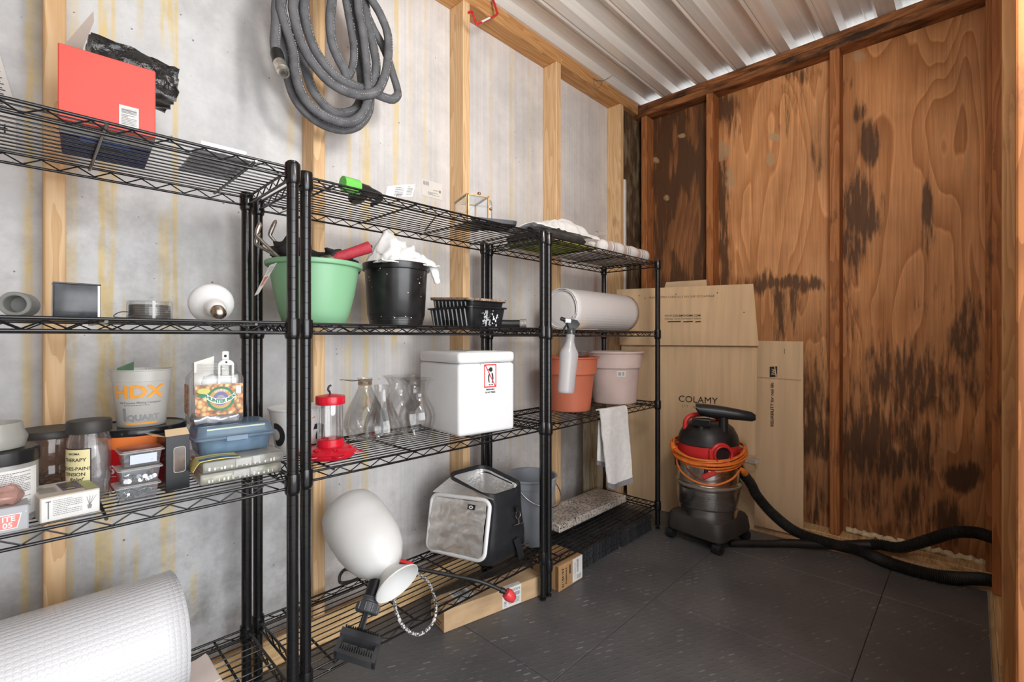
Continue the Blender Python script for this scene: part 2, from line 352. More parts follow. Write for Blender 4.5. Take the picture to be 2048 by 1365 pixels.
# glue runs: centre pixel at the top, at the bottom, half width in metres, pixel rows from/to, strength
RUNS = [(64, 48, .006, 0, 1230, .9), (78, 62, .004, 0, 180, .6), (151, 137, .006, 0, 1210, .8), (209, 197, .007, 0, 1220, .95), (219, 208, .004, 0, 1180, .9), (231, 219, .005, 0, 1180, .9),
        (250, 245, .004, 600, 1190, .6), (283, 276, .005, 0, 60, .7), (337, 329, .013, 0, 75, .95), (354, 343, .005, 0, 1165, .85), (330, 328, .009, 430, 1165, .75), (368, 362, .003, 540, 740, .5), (272, 270, .006, 1090, 1180, .9), (386, 386, .006, 1150, 1215, .8),
        (585, 575, .008, 100, 310, .55), (732, 730, .011, 150, 1120, .85), (793, 785, .009, 0, 700, .8), (700, 697, .005, 230, 1130, .6), (820, 815, .005, 0, 420, .45), (851, 848, .007, 0, 640, .5), (765, 765, .004, 400, 700, .5), (690, 690, .008, 690, 810, .5),
        (982, 978, .008, 40, 560, .45), (1023, 1020, .010, 60, 900, .55), (1057, 1052, .006, 80, 560, .4), (1040, 1040, .02, 560, 900, .35), (870, 866, .008, 380, 900, .45)]
RW = []
for (p0, p1, hw, y0, y1, s_) in RUNS:
    a = at(p0, 100, Y=YP).x; c = at(p1, 1200, Y=YP).x; t = at(p0, y0, Y=YP).z + (.2 if y0 == 0 else 0); bt = at(p1, y1, Y=YP).z
    RW.append((a, c, hw, t, bt, s_))
def glue(co):
    g = 0.0
    for a, c, hw, t, bt, s_ in RW:
        if bt - .04 < co.z < t + .03:
            x = c + (a - c) * (co.z / 2.3) + .003 * nz(co.z * 3, a * 9)
            w = hw * (1 + .35 * nz(co.z * 2.1, a * 31))
            d = abs(co.x - x)
            if d < w * 1.5:
                k = min(1, (w * 1.5 - d) / (w * .6)); e = min(1, (co.z - bt + .04) / .08, (t + .03 - co.z) / .05)
                g = max(g, s_ * k * max(0, e))
    return g
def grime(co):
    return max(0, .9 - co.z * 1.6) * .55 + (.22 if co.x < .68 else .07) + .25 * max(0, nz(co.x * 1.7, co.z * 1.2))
wl = S('wall_left', 'long shed wall of pale coated sheets glued behind pine studs')
for (x0, x1, mt) in ((-1.30, .680, sheet_grey), (.683, 1.900, sheet_warm), (1.903, 2.800, sheet_warm)):
    q = MB(); n = int((x1 - x0) / .0065); q.grid(lambda u, v: (x0 + (x1 - x0) * u, YP, 2.45 * v), n, 60); q.box((x0, YP + .0005, 0), (x1, YP + .012, 2.45))
    o = q.build('wall_panel', mt, wl, 0, fix=False); fattr(o.data, 'glue', glue); fattr(o.data, 'grime', grime)
def stick(name, mat, a, b, parent, r=.003): return MB().rbox(a, b, r, 1).build(name, mat, parent)
STUDX = (.041, .655, 1.275, 1.885, 2.490)
for x in (-.57,) + STUDX: stick('stud', pine, (x, YS, .038), (x + .038, YP, ZP), wl)
stick('sole_plate', pine_pale, (-1.3, YS, 0), (2.70, YP, .038), wl)
stick('top_plate', pine_x, (-1.3, YS, ZP), (1.925, YP, ZP + .037), wl); stick('top_plate', pine_x, (1.926, YS, ZP), (XS, YP, ZP + .037), wl)
stick('top_plate', pine_x, (-1.3, YS, ZP + .0375), (XS, YP, ZT), wl)
# nailed-on foot boards and a mouldy corner board
stick('corner_board', mould, (2.536, YS + .028, .0385), (2.789, YS + .05, 2.3715), wl, .002)
stick('kick_board', pine_pale, (.30, YS - .020, 0.0), (1.95, YS - .001, .085), wl)
tr = MB().rbox((2.531, YS - .004, .55), (2.553, YS + .026, 1.93), .002, 1).build('trim_1', pm('white_pvc', (.82, .82, .81), .4, var=.04)); struct(tr, 'thin white plastic trim strip upright beside the corner stud')

# ---- end wall: three stained plywood sheets behind old studs
def ply_mat(name, light, dark, seed, big=1.0, rings=17):
    m = bpy.data.materials.new(name); m.use_nodes = True; nt = m.node_tree; b = nt.nodes['Principled BSDF']; N = nt.nodes.new
    tc = N('ShaderNodeTexCoord'); mp = N('ShaderNodeMapping'); mp.inputs['Location'].default_value = (seed, seed * 1.7, seed * .6); mp.inputs['Scale'].default_value = (1, 2.9 * big, .50 * big); lk(nt, tc.outputs['Object'], mp.inputs[0])
    n1 = N('ShaderNodeTexNoise'); n1.inputs['Scale'].default_value = 1.3; n1.inputs['Detail'].default_value = 2.6; n1.inputs['Roughness'].default_value = .42; n1.inputs['Distortion'].default_value = .35; lk(nt, mp.outputs[0], n1.inputs['Vector'])
    mu = N('ShaderNodeMath'); mu.operation = 'MULTIPLY'; mu.inputs[1].default_value = rings; lk(nt, n1.outputs['Fac'], mu.inputs[0])
    fr = N('ShaderNodeMath'); fr.operation = 'FRACT'; lk(nt, mu.outputs[0], fr.inputs[0])
    rp = N('ShaderNodeValToRGB'); lk(nt, fr.outputs[0], rp.inputs[0]); e = rp.color_ramp.elements
    e[0].position = 0; e[0].color = (*light, 1); e[1].position = 1; e[1].color = (*light, 1)
    for p, c in ((.30, tuple(.8 * a + .2 * d for a, d in zip(light, dark))), (.62, tuple(.35 * a + .65 * d for a, d in zip(light, dark))), (.84, dark), (.92, tuple(min(1, a * 1.12) for a in light))):
        k = e.new(p); k.color = (*c, 1)
    mp2 = N('ShaderNodeMapping'); mp2.inputs['Scale'].default_value = (1, 90, 3); lk(nt, tc.outputs['Object'], mp2.inputs[0])
    n2 = N('ShaderNodeTexNoise'); n2.inputs['Scale'].default_value = 1.5; n2.inputs['Detail'].default_value = 4; lk(nt, mp2.outputs[0], n2.inputs['Vector'])
    r2 = N('ShaderNodeMapRange'); r2.inputs[1].default_value = .3; r2.inputs[2].default_value = .7; r2.inputs[3].default_value = 1.08; r2.inputs[4].default_value = .78; lk(nt, n2.outputs['Fac'], r2.inputs[0])
    c1 = N('ShaderNodeMix'); c1.data_type = 'RGBA'; c1.blend_type = 'MULTIPLY'; c1.inputs['Factor'].default_value = 1; lk(nt, rp.outputs[0], c1.inputs['A']); lk(nt, r2.outputs[0], c1.inputs['B'])
    # patches of tone
    n5 = N('ShaderNodeTexNoise'); n5.inputs['Scale'].default_value = 2.6; n5.inputs['Detail'].default_value = 4; lk(nt, tc.outputs['Object'], n5.inputs['Vector'])
    r5 = N('ShaderNodeMapRange'); r5.inputs[1].default_value = .38; r5.inputs[2].default_value = .68; r5.inputs[3].default_value = 1.1; r5.inputs[4].default_value = .74; lk(nt, n5.outputs['Fac'], r5.inputs[0])
    c2 = N('ShaderNodeMix'); c2.data_type = 'RGBA'; c2.blend_type = 'MULTIPLY'; c2.inputs['Factor'].default_value = 1; lk(nt, c1.outputs['Result'], c2.inputs['A']); lk(nt, r5.outputs[0], c2.inputs['B'])
    # water stain: mesh attribute with ragged vertical edges
    a_ = N('ShaderNodeAttribute'); a_.attribute_name = 'stain'
    mp3 = N('ShaderNodeMapping'); mp3.inputs['Scale'].default_value = (1, 66, 7); lk(nt, tc.outputs['Object'], mp3.inputs[0])
    n3 = N('ShaderNodeTexNoise'); n3.inputs['Scale'].default_value = 1.0; n3.inputs['Detail'].default_value = 6; n3.inputs['Roughness'].default_value = .6; lk(nt, mp3.outputs[0], n3.inputs['Vector'])
    ms = N('ShaderNodeMath'); ms.operation = 'MULTIPLY_ADD'; ms.inputs[1].default_value = 1.6; ms.inputs[2].default_value = -.80; lk(nt, n3.outputs['Fac'], ms.inputs[0])
    sa = N('ShaderNodeMath'); sa.operation = 'ADD'; lk(nt, a_.outputs['Fac'], sa.inputs[0]); lk(nt, ms.outputs[0], sa.inputs[1])
    rs = N('ShaderNodeMapRange'); rs.inputs[1].default_value = .38; rs.inputs[2].default_value = .72; rs.inputs[4].default_value = .90; lk(nt, sa.outputs[0], rs.inputs[0])
    c3 = N('ShaderNodeMix'); c3.data_type = 'RGBA'; lk(nt, rs.outputs[0], c3.inputs['Factor']); lk(nt, c2.outputs['Result'], c3.inputs['A']); c3.inputs['B'].default_value = (.085, .042, .021, 1)
    # colour darkened low on the sheet: mesh attribute with a noise-broken edge
    ad_ = N('ShaderNodeAttribute'); ad_.attribute_name = 'low_tone'
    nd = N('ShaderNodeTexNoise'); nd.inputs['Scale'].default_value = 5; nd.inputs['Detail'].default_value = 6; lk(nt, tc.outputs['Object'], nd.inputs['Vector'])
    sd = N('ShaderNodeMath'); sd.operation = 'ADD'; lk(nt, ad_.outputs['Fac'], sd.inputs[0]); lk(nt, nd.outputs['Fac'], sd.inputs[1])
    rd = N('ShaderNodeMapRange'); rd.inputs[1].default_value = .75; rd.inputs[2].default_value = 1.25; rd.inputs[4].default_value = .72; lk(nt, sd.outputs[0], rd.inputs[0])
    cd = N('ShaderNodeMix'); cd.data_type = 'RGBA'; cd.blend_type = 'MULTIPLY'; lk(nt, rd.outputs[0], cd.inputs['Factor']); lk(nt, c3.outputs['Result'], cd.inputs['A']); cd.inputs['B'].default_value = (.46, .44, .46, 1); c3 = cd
    # pale patches
    a2 = N('ShaderNodeAttribute'); a2.attribute_name = 'pale'
    n6 = N('ShaderNodeTexNoise'); n6.inputs['Scale'].default_value = 30; n6.inputs['Detail'].default_value = 4; lk(nt, tc.outputs['Object'], n6.inputs['Vector'])
    s6 = N('ShaderNodeMath'); s6.operation = 'MULTIPLY'; lk(nt, n6.outputs['Fac'], s6.inputs[0]); lk(nt, a2.outputs['Fac'], s6.inputs[1])
    r6 = N('ShaderNodeMapRange'); r6.inputs[1].default_value = .18; r6.inputs[2].default_value = .42; r6.inputs[4].default_value = .8; lk(nt, s6.outputs[0], r6.inputs[0])
    c4 = N('ShaderNodeMix'); c4.data_type = 'RGBA'; lk(nt, r6.outputs[0], c4.inputs['Factor']); lk(nt, c3.outputs['Result'], c4.inputs['A']); c4.inputs['B'].default_value = (.50, .34, .19, 1)
    lk(nt, c4.outputs['Result'], b.inputs['Base Color']); b.inputs['Roughness'].default_value = .6; b.inputs['Specular IOR Level'].default_value = .3
    bp = N('ShaderNodeBump'); bp.inputs['Strength'].default_value = .12; bp.inputs['Distance'].default_value = .003; lk(nt, n2.outputs['Fac'], bp.inputs['Height']); lk(nt, bp.outputs[0], b.inputs['Normal'])
    return m
# water stains in photo pixels on the sheet: centre, radii, strength; pale rubbed patches likewise
STAIN = [(1358, 330, 58, 110, 1.15), (1345, 450, 60, 130, .8), (1358, 580, 60, 120, .75), (1400, 400, 16, 260, 1.0), (1320, 300, 30, 80, .8), (1445, 215, 26, 35, .9), (1444, 400, 14, 110, .85), (1446, 520, 16, 110, .8), (1460, 240, 18, 40, .5),
         (1600, 150, 50, 26, .62), (1580, 215, 34, 60, .45), (1640, 310, 20, 60, .45), (1560, 572, 100, 16, .85), (1520, 565, 50, 26, .7), (1560, 620, 18, 60, .85), (1590, 620, 10, 50, .75), (1640, 700, 20, 90, .5), (1620, 800, 40, 90, .65), (1625, 880, 40, 40, .8), (1600, 980, 46, 60, .55), (1640, 1020, 30, 60, .6), (1560, 900, 60, 120, .4),
         (1725, 220, 18, 26, .75), (1735, 290, 22, 44, .85), (1722, 415, 34, 70, .95), (1700, 480, 30, 90, .7), (1855, 415, 12, 60, .8), (1857, 470, 22, 40, .6), (1810, 760, 110, 80, .72), (1740, 880, 70, 90, .85), (1800, 850, 60, 60, .7), (1830, 900, 60, 70, .7), (1930, 660, 36, 70, .75), (1925, 950, 40, 34, 1.05), (1780, 920, 110, 36, .75), (1885, 800, 50, 60, .55), (1720, 1000, 50, 50, .5), (1820, 1010, 30, 50, .7), (1900, 1040, 40, 50, .8), (1700, 650, 20, 90, .5), (1755, 1000, 20, 60, .6), (1940, 780, 26, 120, .6), (1690, 160, 16, 40, .5), (1800, 1060, 120, 24, .55), (1750, 680, 40, 60, .4), (1860, 600, 60, 40, .35)]
PALE = [(1363, 272, 8, 5, 1.2), (1444, 302, 13, 20, 1.3), (1548, 272, 12, 9, 1.2), (1540, 318, 9, 14, 1.0), (1461, 360, 10, 26, .9), (1310, 323, 8, 5, 1.1), (1332, 395, 6, 6, 1.1), (1718, 110, 14, 12, .9), (1940, 320, 14, 60, .5)]
STREAK = [(1350, 300, 5, 44, 1.1), (1388, 262, 6, 40, 1.1), (1341, 338, 4, 32, 1.0), (1376, 268, 4, 24, .8), (1364, 450, 10, 64, 1.1), (1353, 468, 15, 26, 1.1), (1391, 430, 8, 66, 1.0), (1374, 446, 6, 44, 1.0), (1335, 520, 6, 40, .6), (1380, 520, 8, 40, .6)]
def blobs(L, warp):
    def fn(co):
        px, py = pix(co); px += warp * nz(co.y * 9, co.z * 5, 3.1) ; py += warp * 1.6 * nz(co.y * 13, co.z * 6, 8.2)
        s_ = 0.0
        for (a, b_, ra, rb, k) in L:
            d = ((px - a) / ra) ** 2 + ((py - b_) / rb) ** 2
            if d < 2.2: s_ = max(s_, k * max(0, 1 - d * .45))
        return s_
    return fn
wb = S('wall_back', 'end wall of water-stained plywood sheets behind old brown studs')
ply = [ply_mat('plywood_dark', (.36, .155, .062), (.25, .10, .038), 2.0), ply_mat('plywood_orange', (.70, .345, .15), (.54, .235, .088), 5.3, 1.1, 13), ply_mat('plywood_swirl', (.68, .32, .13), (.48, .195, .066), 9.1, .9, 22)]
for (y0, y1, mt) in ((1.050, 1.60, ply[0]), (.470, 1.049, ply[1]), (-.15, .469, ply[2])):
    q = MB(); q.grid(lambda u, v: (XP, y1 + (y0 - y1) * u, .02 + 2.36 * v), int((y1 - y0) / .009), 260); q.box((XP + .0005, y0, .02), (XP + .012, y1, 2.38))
    o = q.build('plywood_sheet', mt, wb, 0, fix=False); bs, bk = blobs(STAIN, 14), blobs(STREAK, 5); fattr(o.data, 'stain', lambda co: bs(co) - .9 * bk(co)); fattr(o.data, 'pale', blobs(PALE, 4)); fattr(o.data, 'low_tone', lambda co: max(0, min(1, (.78 + .16 * nz(co.y * 3, 1) - co.z) / .55)))
for (ya, yb) in ((1.452, 1.490), (1.048, 1.086), (.456, .496), (-.075, -.035)):
    stick('stud', old_z, (XS, ya, .038), (XP, yb, 2.352), wb)
stick('sole_plate', pine_pale, (XS - .004, -.15, 0), (XP, 1.50, .038), wb)
stick('top_beam', old_y, (XS, -.15, 2.352), (XP, 1.598, 2.389), wb); stick('top_beam', old_y, (XS - .0005, -.15, 2.3895), (XP, 1.598, 2.428), wb)
# expanding foam squeezed out along the foot
q = MB(); rnd = random.Random(4)
pts = []
for i in range(46):
    t = i / 45; y = .44 - .50 * t; pts.append((XP - .010 - .010 * abs(nz(i * .6, 2)), y, .052 + .012 * nz(i * .45, 7) - .006 * t))
q.tube(pts, [(.010 + .011 * abs(nz(i * .8, 5)) + .004 * (i % 3 == 0)) for i in range(46)], 9)
q.build('foam_sealant', pm('foam_cream', (.80, .69, .47), .75, var=.15, scale=40, bump=.6, bscale=90), wb)

# ---- right-hand wall stub beside the doorway
wr = S('wall_right', 'wall return with bare studs beside the doorway')
stick('stud', old_z, (2.477, -.140, .038), (2.515, -.049, 2.37), wr); stick('stud', old_right, (1.865, -.145, .038), (1.905, -.056, 2.37), wr)
for x in (1.27, -.74, -1.29): stick('stud', old_z, (x, -.145, .038), (x + .038, -.056, 2.37), wr)
stick('sole_plate', pine_pale, (1.27, -.145, 0), (2.70, -.052, .038), wr); stick('top_plate', old_z, (-1.3, -.145, 2.37), (2.70, -.05, 2.428), wr)
MB().box((1.27, -.16, 0), (2.80, -.146, 2.44)).build('wall_panel', ply[1], wr, 0); MB().box((-1.30, -.16, 0), (-.70, -.146, 2.44)).build('wall_panel', ply[1], wr, 0)
stick('door_header', old_z, (-.70, -.145, 2.10), (1.27, -.05, 2.37), wr)
q = MB(); fn = plane_fn((1.8645, -.100, .62), (0, -1, 0), (0, 0, 1), .0007)
put_text(q, fn, 'CUS', .026, .012, .018, bold=.0008); put_text(q, fn, '2 S', .022, .022, -.004, bold=.0006); put_rect(q, fn, -.012, -.012, .016, -.010)
q.build('grade_stamp', pm('stamp_ink', (.10, .05, .025), .8, var=.3), wr, 0, fix=False)
wf = MB().box((-1.32, -.16, 0), (-1.30, 1.62, 2.45)).build('wall_front', floor_ply, None, 0); struct(wf, 'plain end wall behind the doorway')

# ---- floor: plywood deck under loose black rubber tiles
fl = MB().box((-1.30, -.16, -.06), (2.80, 1.62, -.012)).build('floor', floor_ply, None, 0); struct(fl, 'plywood floor deck showing along the wall foot')
def mat_rubber():
    m = bpy.data.materials.new('rubber_tile'); m.use_nodes = True; nt = m.node_tree; b = nt.nodes['Principled BSDF']; N = nt.nodes.new
    tc = N('ShaderNodeTexCoord')
    n1 = N('ShaderNodeTexNoise'); n1.inputs['Scale'].default_value = 2.4; n1.inputs['Detail'].default_value = 7; n1.inputs['Roughness'].default_value = .62; lk(nt, tc.outputs['Object'], n1.inputs['Vector'])
    rp = N('ShaderNodeValToRGB'); lk(nt, n1.outputs['Fac'], rp.inputs[0]); e = rp.color_ramp.elements; e[0].position = .36; e[0].color = (.082, .083, .089, 1); e[1].position = .68; e[1].color = (.135, .132, .131, 1)
    # raised dashes of the tile pattern, set at right angles in turn
    mp = N('ShaderNodeMapping'); mp.inputs['Scale'].default_value = (40, 40, 1); mp.inputs['Rotation'].default_value = (0, 0, R(24)); lk(nt, tc.outputs['Object'], mp.inputs[0])
    br = N('ShaderNodeTexBrick'); br.inputs['Scale'].default_value = 1; br.inputs['Brick Width'].default_value = 1.6; br.inputs['Row Height'].default_value = .9; br.inputs['Mortar Size'].default_value = .37; br.inputs['Mortar Smooth'].default_value = .15; lk(nt, mp.outputs[0], br.inputs['Vector'])
    bp = N('ShaderNodeBump'); bp.inputs['Strength'].default_value = .32; bp.inputs['Distance'].default_value = .0025; bp.invert = True; lk(nt, br.outputs['Fac'], bp.inputs['Height'])
    # dusty scuffs
    mp2 = N('ShaderNodeMapping'); mp2.inputs['Rotation'].default_value = (0, 0, R(24)); mp2.inputs['Scale'].default_value = (9, 34, 1); lk(nt, tc.outputs['Object'], mp2.inputs[0])
    n2 = N('ShaderNodeTexNoise'); n2.inputs['Scale'].default_value = 1.6; n2.inputs['Detail'].default_value = 6; n2.inputs['Roughness'].default_value = .7; lk(nt, mp2.outputs[0], n2.inputs['Vector'])
    r2 = N('ShaderNodeMapRange'); r2.inputs[1].default_value = .60; r2.inputs[2].default_value = .76; r2.inputs[4].default_value = .5; lk(nt, n2.outputs['Fac'], r2.inputs[0])
    mx = N('ShaderNodeMix'); mx.data_type = 'RGBA'; lk(nt, r2.outputs[0], mx.inputs['Factor']); lk(nt, rp.outputs[0], mx.inputs['A']); mx.inputs['B'].default_value = (.26, .24, .225, 1)
    nd = N('ShaderNodeTexNoise'); nd.inputs['Scale'].default_value = 14; nd.inputs['Detail'].default_value = 4; lk(nt, tc.outputs['Object'], nd.inputs['Vector'])
    rd = N('ShaderNodeMapRange'); rd.inputs[1].default_value = .54; rd.inputs[2].default_value = .70; rd.inputs[4].default_value = .55; lk(nt, nd.outputs['Fac'], rd.inputs[0])
    iv = N('ShaderNodeMath'); iv.operation = 'SUBTRACT'; iv.inputs[0].default_value = 1; lk(nt, br.outputs['Fac'], iv.inputs[1])
    md = N('ShaderNodeMath'); md.operation = 'MULTIPLY'; lk(nt, rd.outputs[0], md.inputs[0]); lk(nt, iv.outputs[0], md.inputs[1])
    m2 = N('ShaderNodeMix'); m2.data_type = 'RGBA'; lk(nt, md.outputs[0], m2.inputs['Factor']); lk(nt, mx.outputs['Result'], m2.inputs['A']); m2.inputs['B'].default_value = (.42, .41, .41, 1); mx = m2
    lk(nt, mx.outputs['Result'], b.inputs['Base Color']); lk(nt, bp.outputs[0], b.inputs['Normal']); b.inputs['Roughness'].default_value = .42; b.inputs['Specular IOR Level'].default_value = .45
    MT['rubber_tile'] = m; return m
rub = mat_rubber()
XE = (-1.30, -.776, -.166, .444, 1.054, 1.664, 2.274, 2.595); YE = (-.04, .25, .86, 1.485)
for i in range(len(XE) - 1):
    for j in range(len(YE) - 1):
        MB().rbox((XE[i] + .0008, YE[j] + .0008, -.012), (XE[i + 1] - .0008, YE[j + 1] - .0008, 0), .0012, 1).build('floor_tile', rub, fl, 0)
MB().box((-1.30, -.16, -.012), (1.27, -.042, -.002)).build('door_threshold', floor_ply, fl, 0)

# ---- roof: ribbed sheet metal, ribs along the shed
rm = bpy.data.materials.new('roof_metal'); rm.use_nodes = True; nt = rm.node_tree; b = nt.nodes['Principled BSDF']
tc = nt.nodes.new('ShaderNodeTexCoord'); mp = nt.nodes.new('ShaderNodeMapping'); mp.inputs['Scale'].default_value = (1.2, 40, 40); lk(nt, tc.outputs['Object'], mp.inputs[0])
n1 = nt.nodes.new('ShaderNodeTexNoise'); n1.inputs['Scale'].default_value = 1.6; n1.inputs['Detail'].default_value = 4; lk(nt, mp.outputs[0], n1.inputs['Vector'])
rp = nt.nodes.new('ShaderNodeValToRGB'); lk(nt, n1.outputs['Fac'], rp.inputs[0]); rp.color_ramp.elements[0].position = .3; rp.color_ramp.elements[0].color = (.74, .72, .695, 1); rp.color_ramp.elements[1].position = .72; rp.color_ramp.elements[1].color = (.86, .84, .81, 1)
lk(nt, rp.outputs[0], b.inputs['Base Color']); b.inputs['Metallic'].default_value = .2; b.inputs['Roughness'].default_value = .24
P = .2085; prof = []; y = 1.72; k0 = 1.351
yy = k0 + 2 * P
while yy > -.35:
    # one rib per module: low lip, step, slope up to the high pan, slope back
    prof += [(yy + .004, 2.430), (yy, 2.4305), (yy - .010, 2.436), (yy - .014, 2.431), (yy - .062, 2.431), (yy - .080, 2.470), (yy - .150, 2.470), (yy - .154, 2.473), (yy - .158, 2.470), (yy - .186, 2.470)]
    yy -= P
q = MB(); X0, X1 = -1.35, 2.862
top = [[(x, a, c + (x - 2.7) * -.006) for (a, c) in prof] for x in (X0, X1)]
n = len(prof); q.add(top[0] + top[1] + [(x, a, c + .0012) for r in top for (x, a, c) in r], [(i, i + 1, i + 1 + n, i + n) for i in range(n - 1)] + [(i + 2 * n, i + 3 * n, i + 1 + 3 * n, i + 1 + 2 * n) for i in range(n - 1)])
rf = q.build('ceiling', rm, None, 0); struct(rf, 'ribbed sheet metal roof seen from below')
gd = MB().box((-6, -9, -.16), (4.5, -.17, -.10)).build('ground', pm('concrete', (.46, .45, .43), .8, var=.12, scale=5), None, 0); struct(gd, 'concrete ground outside the doorway')
# ------------------------------------------------------------------ black wire shelving units
blk = pm('black_powder_coat', (.009, .009, .010), .2, var=.15, coat=.3, scale=30)
RWID, RDEP = .881, .322
PH = 1.372
def post_mesh():
    prof = [(.0127, .02)]
    z = .045
    while z < PH - .02:
        prof += [(.0127, z - .0008), (.0122, z - .0003), (.0122, z + .0003), (.0127, z + .0008)]; z += .0254
    prof.append((.0127, PH)); q = MB(); q.lathe(prof, 28, cap0=True, cap1=True); return q.mesh('post', blk, 18)
def collar_mesh():
    q = MB(); q.lathe([(.0128, .010), (.0160, .010), (.0168, .006), (.0172, -.026), (.0160, -.033), (.0134, -.037)], 22); return q.mesh('collar', blk, 40)
GAP = .0215
def truss(L):
    """two rails and a zigzag wire between them, along +X"""
    q = MB(); q.tube([(.010, 0, 0), (L - .010, 0, 0)], .0032, 8); q.tube([(.010, 0, -GAP), (L - .010, 0, -GAP)], .0032, 8)
    n = max(4, round(L / .0305)); pts = []
    for i in range(n + 1): pts.append((.030 + (L - .060) * i / n, .0, -.003 if i % 2 == 0 else -GAP + .003))
    q.tube(pts, .0017, 5); return q.mesh('truss', blk, 60)
def deck():
    q = MB()
    n = 13
    for i in range(1, n):
        y = RDEP * i / n; q.tube([(.002, y, .0008), (RWID - .002, y, .0008)], .0017, 6)
    for x in (.07, .315, .56, .805):
        q.tube([(x, -.002, -.0046), (x, RDEP + .002, -.0046)], .0031, 7)
    return q.mesh('shelf', blk, 60)
post_me, collar_me, deck_me, tl_me, ts_me = post_mesh(), collar_mesh(), deck(), truss(RWID), truss(RDEP)
foot_me = MB().lathe([(.009, 0), (.0125, .002), (.0125, .008), (.007, .010), (.007, .022)], 14, cap0=True, cap1=True).mesh('foot', blk, 40)
cap_me = MB().lathe([(.0127, PH - .0005), (.0127, PH + .0015), (.010, PH + .0035), (.001, PH + .004)], 20).mesh('cap', blk, 40)
SHELVES = {}
def rack(key, label, x, y, rz, zs):
    t = thing('wire_shelving_unit', label, 'shelving', (x, y, 0), rz, 'black wire shelving units along the pale wall')
    for (a, b) in ((0, 0), (RWID, 0), (0, RDEP), (RWID, RDEP)):
        p = link('post', post_me, t, (a, b, 0)); link('foot', foot_me, p); link('post_cap', cap_me, p)
    for z in zs:
        s = link('shelf', deck_me, t, (0, 0, z))
        link('truss', tl_me, s); link('truss', tl_me, s, (0, RDEP, 0)); link('truss', ts_me, s, (0, 0, 0), (0, 0, R(90))); link('truss', ts_me, s, (RWID, 0, 0), (0, 0, R(90)))
        for (a, b) in ((0, 0), (RWID, 0), (0, RDEP), (RWID, RDEP)): link('collar', collar_me, s, (a, b, 0))
    SHELVES[key] = [z + .0025 for z in zs]
    return t
aX = .4304 - RWID * cos(-.0104); aY = 1.1023 - RWID * sin(-.0104)
rack('A', 'black wire shelving unit holding the jars, tubs and hardware boxes', aX, aY, -.0104, (.185, .662, 1.0115, 1.360))
rack('B', 'black wire shelving unit holding the green pot, vases and foam cooler', .4793, 1.1506, .0040, (.172, .654, 1.0115, 1.364))
rack('C', 'black wire shelving unit holding the clay pots, towel and stone slab', 1.3958, 1.1571, .0064, (.130, .6465, 1.0068, 1.361))
# ------------------------------------------------------------------ shared finishes
ink = pm('black_ink', (.02, .02, .022), .6, var=.2); paper = pm('white_paper', (.74, .73, .705), .7, var=.06); white_ink = pm('white_ink', (.85, .85, .84), .6, var=.02)
grey_ink = pm('grey_ink', (.25, .25, .26), .7, var=.2); orange_ink = pm('orange_ink', (.86, .36, .05), .55, var=.05); red_ink = pm('red_ink', (.72, .05, .05), .55, var=.05); navy = pm('navy_print', (.035, .045, .16), .45, var=.15)
green_ink = pm('green_ink', (.05, .26, .14), .55, var=.1); yellow_ink = pm('yellow_ink', (.82, .72, .25), .6, var=.05); blue_ink = pm('blue_ink', (.10, .22, .42), .55, var=.15)
board = pm('brown_cardboard', (.55, .37, .21), .8, var=.10, scale=9, bump=.15, bscale=60, stretch=(1, 1, 3)); board_in = pm('cardboard_inner', (.62, .45, .28), .85, var=.08, scale=9)
blkp = pm('black_plastic', (.018, .018, .019), .38, var=.2, scale=20); blkg = pm('black_gloss_plastic', (.012, .012, .013), .18, var=.2); steel = pm('zinc_steel', (.62, .63, .65), .28, 1.0, var=.12, scale=60)
clr = clear('clear_plastic', (.97, .975, .98), 1.0, .06, (.9, .9, .9), .08, .05); clr_m = clear('milky_plastic', (.95, .95, .95), .6, .42, (.86, .86, .84), .25, .05)
glass = clear('clear_glass', (.985, .987, .987), .7, 0, rough=.015, base=.05)
foil = pm('silver_foil', (.82, .81, .79), .26, .7, var=.04, scale=18, bump=.6, bscale=48)
def face(c): return math.atan2(-c[1], -c[0])
def micro(q, fn, x0, y0, x1, y1, n, seed=1, h=.45):
    """rows of fine print"""
    r = random.Random(seed); dy = (y1 - y0) / n
    for i in range(n):
        y = y1 - dy * (i + .5); x = x0; end = x1 - (x1 - x0) * (r.uniform(.05, .6) if r.random() < .25 else 0)
        while x < end:
            w = r.uniform(.03, .10) * (x1 - x0); put_rect(q, fn, x, y - dy * h / 2, min(end, x + w), y + dy * h / 2); x += w + .018 * (x1 - x0)
ZA = SHELVES['A']

# ---- top shelf, first unit
z = ZA[3]
t = thing('gift_box', 'red box standing open with a torn brown flap and a barcode sticker', 'box', (.049, 1.153, z), R(-4))
q = MB(); q.rbox((0, 0, .0005), (.138, .215, .134), .0015, 1); q.build('carton', pm('red_card', (.80, .10, .075), .42, var=.06, scale=6), t)
q = MB(); fn = plane_fn((.069, 0, .001), (1, 0, 0), (0, 0, 1)); fn = plane_fn((.0, 0, 0), (1, 0, 0), (0, 0, 1), .0008)
put_rect(q, fn, .083, .012, .112, .052); st = q.build('barcode_sticker', paper, t, 0, fix=False)
q = MB(); f2 = plane_fn((0, 0, 0), (1, 0, 0), (0, 0, 1), .0014); put_bars(q, f2, .0865, .038, .109, .047, 6, 3, False); micro(q, f2, .0865, .016, .109, .036, 7, 4); q.build('barcode', grey_ink, st, 0, fix=False)
q = MB(); fb = plane_fn((0, 0, .0), (1, 0, 0), (0, 1, 0), -.0006)
put_rect(q, fb, .001, .002, .137, .07); bt = q.build('bottom_print', pm('pale_print', (.62, .64, .68), .5, var=.05), t, 0, fix=False)
q = MB(); put_rect(q, fb, .001, .0702, .137, .213); q.build('bottom_print', navy, t, 0, fix=False)
